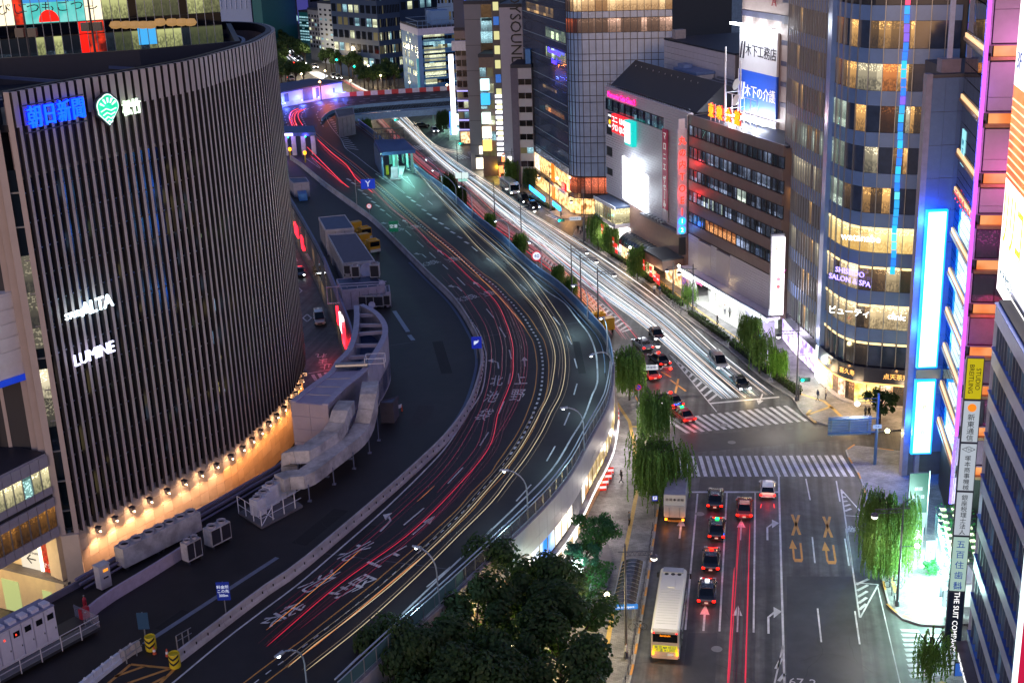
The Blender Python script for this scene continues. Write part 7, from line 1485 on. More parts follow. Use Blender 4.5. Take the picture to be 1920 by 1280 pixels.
bx(tr,'cargo_box',wp2,-4.1,1.9,-1.15,1.15,.95,3.5);bx(tr,'roof',mat('truck_roof',(.34,.34,.36),.5),-4.1,1.9,-1.12,1.12,3.51,3.55);bx(tr,'cab',PAINT('truck_cab',(.4,.42,.45)),2.1,3.8,-1.1,1.1,.5,2.6);bx(tr,'windscreen',cglass,3.7,3.84,-.95,.95,1.5,2.4);bx(tr,'chassis',black,-4,3.6,-.9,.9,.45,.9)
bx(tr,'tail_lift',mat('lift_grey',(.4,.4,.42),.5),-4.25,-4.12,-1.05,1.05,.95,2.3);bx(tr,'bumper',mat('bumper_amber',(.35,.2,.05),.5),-4.3,-4.15,-.7,.7,.45,.62)
for sy in (-1,1): bx(tr,'tail_light',amber,-4.32,-4.2,sy*.9-.13,sy*.9+.13,.6,.8);bx(tr,'lift_ram',steel,-4.32,-4.26,sy*.55-.05,sy*.55+.05,1.0,2.1);lamp(tr,'lamp',(-4.8,sy*.9,.7),'#ff8a20',12,.1)
for sx in (-2.6,2.7):
    for sy in (-1,1): w_ = MB();w_.lathe([(.001,-.13),(.36,-.13),(.44,-.1),(.44,.1),(.36,.13),(.001,.13)],14);o = w_.build('wheel',tyre,tr,(sx,sy*.98,.44));o.rotation_euler = (math.pi/2,0,0)
for k,ch in enumerate('金羅●運輸'): text(tr,'lettering',ch,mat('letter_dark',(.05,.05,.06),.5,var=0),.36,(-4.14,.8-k*.4,2.95),(math.pi/2,0,-math.pi/2),ext=.005)
def works_truck(px,py,lb,lvl,h,col='#e08a08'):
    q = U(px,py,lvl);t = thing('works_truck',lb,'truck',(q.x,q.y,lvl),h,'yellow works trucks');y = mat('works_yellow',(.60,.30,.02),.4,var=.05);bx(t,'cab',y,1.0,2.6,-.95,.95,.4,2.3);bx(t,'windscreen',cglass,2.5,2.65,-.85,.85,1.3,2.1);bx(t,'load_bed',y,-2.6,.9,-1,1,.7,1.5);bx(t,'light_bar',amber if 0 else y,1.4,1.7,-.7,.7,2.3,2.5);bx(t,'frame',y,-2.6,-1.4,-.95,.95,1.5,2.6);bx(t,'bumper',PAINT('truck_white',(.55,.55,.55)),2.6,2.75,-.95,.95,.35,.8)
    for sx in (-1.7,1.8):
        for sy in (-1,1): w_ = MB();w_.lathe([(.001,-.12),(.38,-.1),(.38,.1),(.001,.12)],12);o = w_.build('wheel',tyre,t,(sx,sy*.9,.38));o.rotation_euler = (math.pi/2,0,0)
    return t
hy = -1.05;works_truck(677,446,'yellow works truck parked beside the long hut, the farther one',DZ,hy);works_truck(692,470,'yellow works truck parked beside the long hut, the nearer one',DZ,hy);works_truck(1130,618,'yellow truck in the kerb lane below the blue parapet',0,UPH)
# ------------------------------------------------------------------ long exposure light trails: thin glowing lines at lamp height
def strand(parent,line,r,m): mb = MB();n = 4;vs = [];L = len(line)
# each trail is one closed thin tube
def trail(name_label,line,r,m,grp,z=None):
    line = [Vector(p) for p in line];n = 5;vs = [];fs = []
    for i,p in enumerate(line):
        a = line[max(0,i-1)];b = line[min(len(line)-1,i+1)];t = (b-a).normalized();s = Vector((t.y,-t.x,0)).normalized();u = s.cross(t)
        rr = r*(.25 if i in (0,len(line)-1) else 1)
        for k in range(n): q = 2*math.pi*k/n;vs.append(p+s*math.cos(q)*rr+u*math.sin(q)*rr*.6)
    for i in range(len(line)-1):
        for k in range(n): fs.append((i*n+k,i*n+(k+1) % n,(i+1)*n+(k+1) % n,(i+1)*n+k))
    fs += [tuple(range(n))[::-1],tuple(range((len(line)-1)*n,len(line)*n))]
    o = mesh('light_trail',vs,fs,m);tag(o,name_label,'light trail',grp);return o
tc = [emi('trail_white','#f4f8ff',2.0),emi('trail_ice','#c8e4ff',1.3),emi('trail_warm','#ffe8cc',1.5),emi('trail_soft','#b8b4bc',.6),emi('trail_cyan','#a8e0f0',.9),emi('trail_pale','#ffe0d0',.7)]
trd = [emi('trail_red','#f02848',.9),emi('trail_pink','#d8808c',.5),emi('trail_crimson','#a01840',.45),emi('trail_orange','#ff9a50',.9),emi('trail_dimred','#701030',.3),emi('trail_yellow','#f0d8a8',.9),emi('trail_buff','#a89478',.5),emi('trail_hotred','#ff3038',1.7)]
LBp = [(700,192),(717,207),(770,254),(817,300),(875,350),(934,400),(985,442),(1032,480),(1110,542),(1192,600),(1262,660),(1310,705),(1357,747)]
RBp = [(733,190),(748,204),(797,254),(853,300),(930,350),(1000,400),(1065,440),(1125,480),(1210,540),(1285,600),(1350,660),(1400,700),(1450,739)]
rng = random.Random(21)
LBw = US(LBp,.65);RBw = US(RBp,.65)
GW = 'white headlight trails on the main street'
for i in range(66):
    t0 = rng.uniform(-.03,1.0) if i % 2 else rng.choice([.08,.2,.36,.56,.62,.8,.95])+rng.uniform(-.04,.04);t1 = min(1,max(0,t0+rng.uniform(-.1,.1)+ (.0 if rng.random() < .7 else rng.uniform(-.25,.25))));mk_ = rng.choice([0,0,1,1,2,3,3,4,5,3]);ph = rng.uniform(0,6)
    pts = []
    for k,(a,b) in enumerate(zip(LBw,RBw)): s = k/(len(LBw)-1);s2 = max(0,min(1,(s-.3)/.4));tt = t0+(t1-t0)*(3*s2*s2-2*s2**3)+.012*math.sin(ph+k*.9);p = a.lerp(b,tt);p.z = rng.choice([.65]) ;pts.append(p)
    n0,n1 = 0,len(pts)
    if rng.random() < .25: n1 -= rng.randint(1,4)
    if rng.random() < .2: n0 = rng.randint(1,5)
    trail('%s glowing trail along the main street' % ('hard white','icy blue','warm white','faint grey','pale cyan','pale pinkish')[mk_],smooth_line(pts[n0:n1],3.5),rng.choice([.018,.024,.03,.04,.07]),tc[mk_],GW)
for i in range(7):
    o_ = i*.9;trail('one of the pale trails turning off into the side street beyond the crossing',smooth_line([U(775-o_*3,228+o_*2,.65),U(800-o_*3,258+o_*2,.65),U(828-o_,277+o_,.65),U(868,284+o_*1.6,.65)],2),.05,tc[rng.choice([2,3,5])],'pale trails turning off beyond the crossing')
LRp = [(675,192),(686,205),(735,256),(790,312),(855,362),(905,410),(960,450),(1010,490),(1060,530),(1100,570),(1140,625)]
RRp = [(690,190),(702,203),(750,254),(812,303),(884,350),(940,400),(998,440),(1055,480),(1115,535),(1165,590),(1215,650)]
LRw = US(LRp,.75);RRw = US(RRp,.75)
for i in range(16):
    t0 = rng.random();kk = rng.choice([0,1,1,2,2,1]);t1 = min(1,max(0,t0+rng.uniform(-.2,.2)));pts = [a.lerp(b,t0+(t1-t0)*k/10) for k,(a,b) in enumerate(zip(LRw,RRw))];n0 = rng.choice([0,0,1,2,4]);n1 = rng.choice([11,11,10,9,7])
    trail('%s trail beside the blue parapet' % ('bright red','soft pink','deep crimson')[kk],smooth_line(pts[n0:max(n1,n0+3)],3.5),rng.choice([.03,.04,.06,.1]),trd[kk],'soft red trails beside the blue parapet')
for i in range(5): trail('one of the short orange trails leading to the yellow truck',smooth_line([U(1040+i*4,510-i,.8),U(1085+i*4,555-i,.8),U(1122+i*4,596-i*2,.8)],2),.08,trd[3],'orange trails leading to the yellow truck')
for (a,b,r,m_) in [((1388,982),(1366,1290),.04,0),((1392,982),(1374,1290),.035,4),((1406,982),(1398,1290),.04,0),((1402,984),(1390,1290),.035,4),((1377,1063),(1364,1290),.07,0),((1404,1063),(1397,1290),.07,0),((1391,1055),(1380,1290),.03,4),((1428,944),(1426,952),.06,7),((1451,944),(1452,952),.06,7),((1385,982),(1380,1070),.03,0)]:
    p,q = U(*a,.75),U(*b,.75);L_ = [p.lerp(q,k/12) for k in range(13)];trail('one of the straight red tail light trails behind the red saloon',L_,r,trd[m_],'straight red trails behind the red saloon')
# on the elevated road
def ptrail(pts,r,m,off_,lab,grp,z=8.7,skip=1.2):
    L = smooth_line(US(pts,z),1.6);trail(lab,offs(L,off_),r*.8,m,grp)
R1 = [(500,1211),(637,1094),(761,1005),(844,926),(916,840),(934,775),(951,734),(961,703),(962,676),(961,645),(950,607),(931,567),(900,535),(887,526),(840,481),(813,461),(774,422),(735,391),(696,353),(678,338),(654,317),(614,285),(593,257)]
R2 = [(560,1180),(700,1068),(830,955),(900,862),(936,809),(962,762),(980,712),(984,668),(981,639),(969,607),(951,571),(923,536),(895,508),(862,478),(820,442),(780,409),(740,374),(700,340),(660,305),(596,256)]
R3 = [(520,1152),(640,1055),(760,950),(840,870),(890,790),(910,740),(920,690),(921,653),(914,620),(900,592),(870,548),(838,512)]
GR = 'crimson tail light trails on the elevated road';lab = 'one of the crimson trails curving along the inner lanes of the elevated road'
for P_,o_,r_,m_ in [(R1,0,.05,0),(R1,.25,.03,2),(R1,-.5,.03,4),(R1,.9,.03,4),(R1[3:14],1.4,.04,2),(R1[2:16],-.9,.03,4),(R2,0,.04,2),(R2[:12],.35,.03,4),(R2[4:],-.35,.03,2),(R3,0,.04,2),(R3[:9],.6,.03,4),(R3[2:],1.1,.03,4),(R3[1:10],-.5,.025,4)]: ptrail(P_,r_,trd[m_],o_,lab.replace('crimson',{0: 'bright crimson',2: 'deep crimson',4: 'barely lit crimson'}[m_]),GR)
for P_,r_ in (([(596,262),(620,285),(650,310),(668,335),(700,362)],.11),([(575,275),(600,300),(640,340),(655,352)],.1),([(582,292),(612,318),(643,345)],.06),([(549,238),(543,222),(547,210),(560,203)],.22),([(557,237),(552,224),(555,212),(570,205)],.2),([(553,238),(547,222),(552,211),(566,204)],.12),([(568,236),(560,222),(560,212),(575,203)],.14)): ptrail(P_,r_,trd[7],0,'one of the hot red trails around the left toll gate','hot red trails around the left toll gate')
W1 = [(540,1250),(590,1208),(660,1155),(752,1080),(860,977),(943,883),(972,845),(994,809),(1016,767),(1030,739),(1037,709),(1041,670),(1036,642),(1025,614),(1008,582),(981,551),(955,520),(925,490),(895,462),(868,432),(838,400)]
W2 = [(572,1258),(680,1172),(782,1080),(860,1003),(922,941),(955,898),(987,856),(1016,809),(1033,773),(1050,741),(1058,709),(1060,676),(1056,645),(1045,614),(1025,581),(1006,553),(981,520),(950,488),(915,455),(880,425),(845,392),(800,342),(775,312),(752,290)]
GY = 'warm white headlight trails on the elevated road';lab = 'one of the warm white trails in the outer lanes of the elevated road'
for P_,o_,r_,m_ in [(W1,0,.05,5),(W1,.3,.035,6),(W1[:9],.8,.03,6),(W2,0,.05,5),(W2,.35,.035,6),(W2[4:],-.5,.025,6),(W1[10:],-.6,.03,6),(W2[12:],-1.2,.03,5)]: ptrail(P_,r_,trd[m_],o_,lab.replace('warm white',{5: 'creamy yellow',6: 'faint buff'}[m_]),GY)
ptrail([(540,1246),(640,1168),(724,1097),(800,1035)],.05,trd[3],-.1,'orange trail along the median near the bottom edge',None);ptrail([(500,1180),(560,1130),(640,1062),(678,1028)],.04,trd[3],0,'short orange trail crossing the large painted letters',None);ptrail([(782,940),(815,910)],.03,trd[3],0,'very short orange trail between the dashed lane lines',None);ptrail([(800,432),(860,482),(925,545),(965,590),(985,615)],.05,trd[3],0,'orange red trail hugging the inside of the median',None)
FR = US([(505,62),(517,83),(530,99),(548,116)],.7)
for o_ in (0,1.6,3,5): trail('one of the white trails on the far boulevard beyond the tower',offs(smooth_line(FR,8),o_),.15,tc[0],'white trails on the far boulevard')
for k in range(9): trail('one of the white trails curling at the far junction above the floodlit wall',smooth_line([U(575+k*2.5,134,.7),U(588+k*2.5,142-k*.3,.7),U(602+k*1.6,150-k*.9,.7),U(586+k,156-k*.6,.7)],4),.13,tc[rng.choice([0,2,0])],'white trails curling at the far junction')
for k in range(6): trail('one of the pale trails behind the striped bridge parapet',[U(640+k*2,150,.7),U(665+k*2.5,165,.7),U(690+k*3,178,.7)],.1,tc[rng.choice([0,2])] if k > 2 else trd[0],'pale trails behind the striped bridge parapet')
# ------------------------------------------------------------------ street lamps, signals and signs at street level
globm = emi('globe_light','#fff2cc',18,False);grnm = emi('signal_green_lit','#10ffc0',10,False);redm = emi('signal_red_lit','#ff2818',10,False)
polem = mat('pole_charcoal',(.10,.10,.12),.4,.4,var=0)
def globe_lamp(bp,H,ax,label,low=None,powr=1300,Lw=None):
    q = U(*bp,.14);t = thing('street_lamp',label,'street lamp',(q.x,q.y,.14),0,'charcoal street lamps with hanging globes');m = MB();m.lathe([(.22,0),(.2,.5),(.13,.6),(.12,3),(.08,H),(.1,H+.05),(.02,H+.35)],10);m.build('pole',polem,t)
    s = 1 if ax > 0 else -1;m = MB();m.bar((-.6*s,0,H-.5),(ax,0,H-.5),.05,5);m.bar((0,0,H-.9),(ax,0,H-.9),.04,5)
    for k in range(6): x = ax*k/6;m.bar((x,0,H-.9),(x+ax/12,0,H-.5),.025,4);m.bar((x+ax/12,0,H-.5),(x+ax/6,0,H-.9),.025,4)
    m.build('arm',polem,t);m = MB();m.lathe([(.05,.3),(.3,.15),(.36,0),(.3,-.05)],14,(ax,0,H-1.1));m.build('hood',polem,t);m = MB();m.lathe([(.3,0),(.27,-.18),(.12,-.3),(.01,-.32)],12,(ax,0,H-1.15));m.build('globe',emi('globe_pearl','#fff6e8',5,False),t)
    lamp(t,'globe_light',(ax,0,H-1.75),'#fff2e0',powr,.25,150)
    if low: 
        m = MB();m.bar((0,0,low[1]),(low[0],0,low[1]),.04,4);m.build('low_arm',polem,t);m = MB();m.lathe([(.01,-.24),(.2,-.14),(.25,0),(.2,.14),(.01,.24)],12,(low[0]*1.15,0,low[1]));m.build('low_globe',globm,t);lamp(t,'low_light',(low[0]*1.4,0,low[1]-.1),'#ffe8a8',90,.25)
    return t
globe_lamp((1682,1135),10.6,-2.6,'globe lamp on the right pavement between the two willows',(1.3,6.2));globe_lamp((1174,1232),11.0,2.5,'globe lamp next to the bus shelter roof',(-1.4,6.4));globe_lamp((1493,751),10.2,-2.6,'globe lamp at the corner below the curved banded tower',(1.1,6.3));globe_lamp((1299,592),8.2,-2.2,'globe lamp in front of the bright cinema porch',None)
globe_lamp((1203,742),8.2,2.2,'globe lamp beside the willow nearest the elevated road bend',(-1.2,3.4));globe_lamp((1234,812),5.4,.6,'slim lamp pole between the two middle willows',(-1,1.2),80);globe_lamp((1189,520),5.6,-.9,'lamp with a glowing globe in front of the barrel canopy',(-.6,5.4),200);globe_lamp((1096,452),9,-2.4,'lamp pole with the name board at the side street corner',None,300);globe_lamp((1032,396),8.5,-2.2,'lamp pole behind the two black cars',(1.4,7),300);globe_lamp((962,345),8,-2,'lamp pole near the white bus',(1.4,6.5),300);globe_lamp((1262,560),6,-1,'lamp pole by the red banners',(.8,5.6),200)
for bp,lb in [((1073,566),'lamp on the street below the blue parapet near the yellow truck'),((1122,614),'lamp on the kerb right behind the yellow truck'),((979,478),'lamp rising beside the yellow green willow'),((929,430),'lamp beside the small willow across from the side street'),((1090,585),'lamp on the hatched strip side of the small willows')]: globe_lamp(bp,9.5,2.6,lb,None,420)
def signal(bp,H,ax,label,m_,board=None,blue=False):
    q = U(*bp,0);t = thing('traffic_light',label,'traffic light',(q.x,q.y,0),0,None);m = MB();m.bar((0,0,0),(0,0,H+.5),.11,8,.08);m.bar((0,0,H),(ax,0,H),.06,5);m.build('pole',polem,t)
    bx(t,'housing',steeld,ax-.65,ax+.65,-.15,.15,H-.25,H+.25);m = MB();m.lathe([(.01,-.05),(.2,0),(.01,.05)],10);o = m.build('lens',m_,t,(ax+(.4 if m_ is redm else -.4),-.18,H));o.rotation_euler = (math.pi/2,0,0)
    if board: bx(t,'name_board',emi('name_board','#e0e8f4',.8,False),ax*.35-1.1,ax*.35+1.1,-.1,-.06,H-.1,H+.6);text(t,'board_text',board,mat('ink_navy',(.02,.03,.12),.5,var=0),.4,(ax*.35,-.12,H+.25),ext=.005)
    lamp(t,'glow',(ax,-.8,H),'#10ffc0' if m_ is grnm else '#ff3020',25,.2);return t
signal((1201,745),4.0,3.6,'red traffic light with a white name board above the hatched island',redm,'数寄屋橋');signal((1094,455),4.6,-4.2,'green traffic light with a long name board at the side street',grnm,'西銀座通り');signal((1497,752),3.0,.8,'small green signal on the corner pole below the curved tower',grnm)
for px,py,lb,c in [(858,288,'green signal at the kiosk corner',grnm),(900,285,'green signal in front of the red lantern shop',grnm),(738,240,'tiny green signal over the red trails past the bridge',grnm)]: signal((px,py+20),5.2,1.2,lb,c)
for px,py,lb,c in [(571,118,'green signal beyond the boulevard junction',grnm),(634,146,'green signal in front of the dark boulevard trees',grnm),(554,152,'red and green signal at the left of the far junction',redm),(667,160,'signal below the tall far blocks',grnm),(516,90,'red signal at the horizon end of the boulevard',redm),(537,88,'second red signal at the horizon end',redm)]:
    q = U(px,py);t = thing('traffic_light',lb,'traffic light',(q.x,q.y,0));m = MB();m.bar((0,0,0),(0,0,7),.15,5);m.build('pole',polem,t);bx(t,'housing',steeld,-.9,.9,-.2,.2,6.4,7.1);m = MB();m.lathe([(.01,-.45),(.45,0),(.01,.45)],8);m.build('lens',c,t,(0,-.4,6.7))
# the back of a big road sign at the right pavement, with lamps
q = U(1640,872);t = thing('road_sign','large blue grey road sign seen from behind beside the starry lamp','road sign',(q.x,q.y,0),.0);m = MB();m.bar((0,0,0),(0,0,9.0),.2,10,.14);m.build('pole',mat('pole_blue',(.10,.18,.32),.4,.4,var=0),t)
bx(t,'board',mat('board_back',(.20,.24,.34),.4,.4),-5.6,-.6,.15,.22,3.9,6.2)
for k in range(7): bx(t,'rib',steel,-5.6,-.6,.05,.15,4.0+k*.33,4.06+k*.33)
for x in (-5.2,-3.1,-1.0): bx(t,'stiffener',steel,x-.05,x+.05,.0,.15,3.9,6.2)
for z in (4.2,5.9): bx(t,'arm',mat('pole_blue',(.10,.18,.32)),-5.6,.2,-.12,.0,z,z+.14)
bx(t,'small_plate',emi('plate_blue_white','#b0c8e8',.8,False),-.5,.5,-.2,-.16,4.7,5.2);text(t,'plate_text','7-8',mat('ad_ink',(.02,.05,.25)),.35,(0,-.22,4.95),ext=.005)
m = MB();m.lathe([(.01,-.26),(.22,-.16),(.27,0),(.22,.16),(.01,.26)],12,(1.25,0,4.3));m.build('globe',emi('globe_star','#fff4b8',26,False),t);m = MB();m.bar((0,0,4.3),(1.25,0,4.3),.04,4);m.bar((0,0,8.4),(-2.4,0,8.4),.05,4);m.bar((0,0,8.0),(-2.4,0,8.0),.04,4);m.build('lamp_arm',polem,t);m = MB();m.lathe([(.05,.3),(.3,.15),(.36,0),(.2,-.25),(.01,-.3)],12,(-2.4,0,7.8));m.build('hanging_globe',emi('globe_pearl','#fff6e8',5,False),t);lamp(t,'lamp_light',(1.5,-.2,4.1),'#fff0b0',160,.3);lamp(t,'lamp_light',(-2.4,0,7.3),'#fff2e0',1000,.3,150)
# bus shelter
P4 = [U(1167,1052,2.9),U(1207,1052,2.9),U(1192,1140,2.7),U(1147,1138,2.7)];c = sum(P4,Vector())/4;bsx = thing('bus_shelter','arched smoked glass bus shelter on the left pavement','bus shelter',(c.x,c.y,.14));n = 11;sm = glass('smoked_glass','#3a3634',.2,.2)
for i in range(n):
    a0,a1 = i/n,(i+1)/n;l0,r0 = P4[0].lerp(P4[3],a0)-c,P4[1].lerp(P4[2],a0)-c;l1,r1 = P4[0].lerp(P4[3],a1-.012)-c,P4[1].lerp(P4[2],a1-.012)-c;m = MB();K = 6;vs = []
    for k in range(K+1): s = k/K;z = 2.55+.55*math.sin(math.pi*(.12+.76*s));p = l0.lerp(r0,s);q = l1.lerp(r1,s);vs += [(p.x,p.y,z),(q.x,q.y,z),]
    m.add(vs,[(2*k,2*k+1,2*k+3,2*k+2) for k in range(K)]);m.build('roof_panel',sm,bsx)
for a in (.05,.35,.65,.95): p = P4[1].lerp(P4[2],a)-c;bx(bsx,'post',steel,p.x-.4,p.x-.3,p.y-.05,p.y+.05,0,2.8)
m = MB()
for s_ in (0,1): a,b = (P4[0]-c,P4[3]-c) if s_ == 0 else (P4[1]-c,P4[2]-c);m.bar((a.x,a.y,2.75),(b.x,b.y,2.75),.06,5)
m.build('gutter',steel,bsx);bx(bsx,'name_board',emi('shelter_blue','#2a78c8',1.2,False),P4[3].x-c.x-.2,P4[2].x-c.x+.2,P4[3].y-c.y-.35,P4[3].y-c.y-.28,2.5,3.0);text(bsx,'board_text','Narita Airport',emi('fascia_white','#ffffff',1.6),.32,((P4[3].x+P4[2].x)/2-c.x,P4[3].y-c.y-.37,2.75),ext=.005);bx(bsx,'bench',steel,-.2,.3,-2.5,2.5,.4,.48)
q = U(1228,968,.14);t = thing('parking_sign','blue parking sign beside the white box truck','road sign',(q.x,q.y,.14));m = MB();m.bar((0,0,0),(0,0,2.4),.04,5);m.build('pole',polem,t);bx(t,'board',emi('sign_1446e0','#1446e0',.6,False),-.3,.3,-.05,0,1.9,2.5);bx(t,'white_field',emi('sign_face_white','#f0f0ff',.9,False),-.22,.22,-.07,-.05,2.05,2.45);text(t,'letter','P',mat('ad_ink',(.02,.05,.25)),.42,(0,-.08,2.25),ext=.005)
# cycle racks and kerb rails on the near left pavement
kr = [Vector((p.x-.35,p.y,0)) for p in c5[2:22]];railing('kerb_railing','low dark kerb railing along the left pavement beside the coach',kr,.95,(.95,.5),1.6,polem,.14,.03)
kr = [Vector((p.x+.35,p.y,0)) for p in c3[5:18]];railing('kerb_railing','low dark kerb railing under the right hand willows',kr[::-1],.95,(.95,.5),1.6,polem,.14,.03)
kr = [Vector((p.x+1.6,p.y+.5,0)) for p in c1[8:46]];railing('kerb_railing','dark railing behind the hedges on the right pavement',kr,.9,(.9,),1.1,polem,.14,.025)
ok_ = MB()
for L_,a_,st_ in ((c5,.0,3.4),(c3,.0,4.2)):
    for k,(p,h) in enumerate(along(L_[3:],st_,1)): e = p+Vector((math.cos(h),math.sin(h),0))*1.7;wallstrip(ok_,[Vector((p.x,p.y,0)),Vector((e.x,e.y,0))],.156,.165,.2)
o = ok_.build('painted_kerb',paint_o);tag(o,kind='structure')
# red striped work fences on the pavement
for gi,L_ in enumerate(([(1154,778),(1155,787),(1155,796),(1155,804)],[(1144,890),(1140,901),(1134,912),(1130,922)])):
    for k,p in enumerate(L_): q = U(*p,.14);t = thing('works_barrier','red and white works barrier, %s of the row %s the elevated road wall' % (ordn[k],'farther along' if gi == 0 else 'nearer along'),'barrier',(q.x,q.y,.14),.1,'red works barriers');
    # panels added below
for o in [o for o in bpy.data.objects if o.name.startswith('works_barrier')]:
    rd = emi('works_red','#f02818',1.0,False)
    for z in (.2,.75): bx(o,'red_band',rd,-.5,.5,-.03,.03,z,z+.22)
    bx(o,'white_band',emi('works_white','#fff0f0',1.2,False),-.42,.42,-.03,.03,.45,.72)
    for x in (-.45,.45): bx(o,'leg',steel,x-.03,x+.03,-.2,.2,0,1)
lamp(None,'pavement_light',(U(1150,850).x+.3,U(1150,850).y,2.6),'#fff4f6',500,.6)
def totem(px,py,lb,w_,z0,z1,m_,txt=None,tm=None,ts=.4,lvl=.14,pole=True,cat='sign',d=.18,sx=1.):
    q = U(px,py,lvl);t = thing('sign_board',lb,cat,(q.x,q.y,lvl));
    if pole: m = MB();m.bar((w_/2+.12,0,0),(w_/2+.12,0,z1+.2),.08,6);m.build('pole',steel,t)
    bx(t,'board',m_,-w_/2,w_/2,-d/2,d/2,z0,z1);bx(t,'edge',steeld,-w_/2-.03,w_/2+.03,-d/2+.03,d/2+.03,z0-.03,z1+.03)
    if txt: text(t,'sign_text',txt,tm,ts,(0,-d/2-.02,(z0+z1)/2),ext=.005,sx=sx)
    return t
t = totem(1716,1002,'tall dark green information board with white text on the right pavement',1.9,2.6,7.0,emi('info_green','#0c5a4c',.7,False),'銀座\n\n五丁目',emi('sign_face_white','#f0f0ff',.9,False),.45);bx(t,'lower_board',emi('info_pale','#a8c8c0',.8,False),-.95,.95,-.11,.11,.9,2.55)
totem(1716,1030,'small white lit notice below the dark green board',1.0,1.2,2.3,emi('notice_white','#f8fff8',2.5),None);totem(1776,1150,'white and cyan price sign with the number 30 at the bright corner',1.0,.8,2.4,emi('price_sign','#c8f4ff',1.5,False),'30',mat('number_red',(.4,.02,.08),.5,var=0),.55,cat='sign');totem(1770,1128,'dark board with a car symbol above the price sign',.9,.6,2.2,steeld,'車',emi('sign_face_white','#f0f0ff',.9,False),.6);totem(1742,1060,'white board with blue characters leaning on the bright pavement',.9,.7,2.8,emi('board_blue_white','#d8e8ff',1.6,False),'駐車\n場',mat('ad_ink',(.02,.05,.25)),.4)
totem(1083,1088,'white glowing lantern box among the planted trees',1.1,1.2,2.6,emi('lantern_box','#f0fffc',6),pole=False,cat='lantern',d=1.0);lamp(None,'lantern_light',(U(1083,1088).x,U(1083,1088).y-1.2,2.2),'#c0fff0',220,.5);totem(1155,712,'black and white upright sign where the elevated road wall bends away',.6,.5,3.6,emi('sign_face_white','#f0f0ff',.9,False),'P',black,.4);totem(1662,1090,'narrow white banner sign in the right hand willow',.5,2.2,3.8,emi('notice_white','#f8fff8',2.5));totem(1800,1300,'small blue and white sign box at the lower right corner',1.2,1.8,3.0,emi('sign_blue_small','#2860c0',.9,False),'5st',emi('sign_face_white','#f0f0ff',.9,False),.4)
disc_sign(1197,760,.14,2.6,.42,'round blue no stopping sign beside the left willow','stop');disc_sign(1007,505,DZ+.3,2.2,.85,'round speed sign with red ring on the blue parapet','40')
gs_ = thing('overhead_sign','white route boards on a gantry arm over the red trails','road sign',(U(869,400).x,U(869,400).y,0));m = MB();m.bar((0,0,0),(0,0,9),.12,6);m.bar((0,0,8),(3,0,8),.08,5);m.build('pole',polem,gs_);bx(gs_,'board',emi('route_board','#e0f4f0',1.2,False),-1.3,1.4,-.1,0,7.6,8.8);bx(gs_,'lower_board',emi('route_board2','#a8e8d8',1.,False),-.8,1.2,-.1,0,6.9,7.5)
q = U(645,300,DZ)
def bike(px,py,rz,lb):
    q = U(px,py,.14);t = thing('bicycle',lb,'bicycle',(q.x,q.y,.14),rz,'bicycles parked on the pavements')
    for x in (-.52,.52):
        m = MB();m.tube([(x+.33*math.cos(a*math.pi/8),0,.34+.33*math.sin(a*math.pi/8)) for a in range(17)],.022,4);m.build('wheel',tyre,t)
    m = MB()
    for a,b in (((-.52,0,.34),(-.1,0,.3)),((-.1,0,.3),(-.22,0,.85)),((-.1,0,.3),(.38,0,.8)),((-.2,0,.75),(.38,0,.8)),((.52,0,.34),(.36,0,.95)),((-.52,0,.34),(-.2,0,.75))): m.bar(a,b,.025,4)
    m.build('frame',steel,t);m = MB();m.bar((.36,-.25,.98),(.36,.25,.98),.02,4);m.build('handlebar',black,t);m = MB();m.box(-.35,-.08,-.07,.07,.86,.92);m.build('saddle',black,t)
for i,(px,py) in enumerate([(1258,572),(1264,577),(1270,581),(1277,586),(1163,500),(1169,503),(1672,1075),(1676,1088),(1674,1102),(1196,1180)]): bike(px,py,.4+.3*i,'bicycle parked by the kerb %s' % ['before the red banners, nearest the walkers','second from the walkers before the red banners','third from the walkers before the red banners','fourth from the walkers beside the sparse young tree','left of two by the barrel canopy willow','right of two by the barrel canopy willow','under the lime willow, farthest from the crossing','in the middle of three under the lime willow','under the lime willow, nearest the crossing','behind the coach on the left pavement'][i])
for i in range(9):
    p,h = along(c3,2.4,9)[i];t = thing('bollard','dark bollard along the right pavement, %s from the crossing corner' % ordn[i],'bollard',(p.x+.9,p.y,.14),0,'bollards on the right pavement');m = MB();m.lathe([(.09,0),(.08,.8),(.02,.88)],8);m.build('post',polem,t);m = MB();m.lathe([(.085,.6),(.083,.68)],8);m.build('band',white,t)
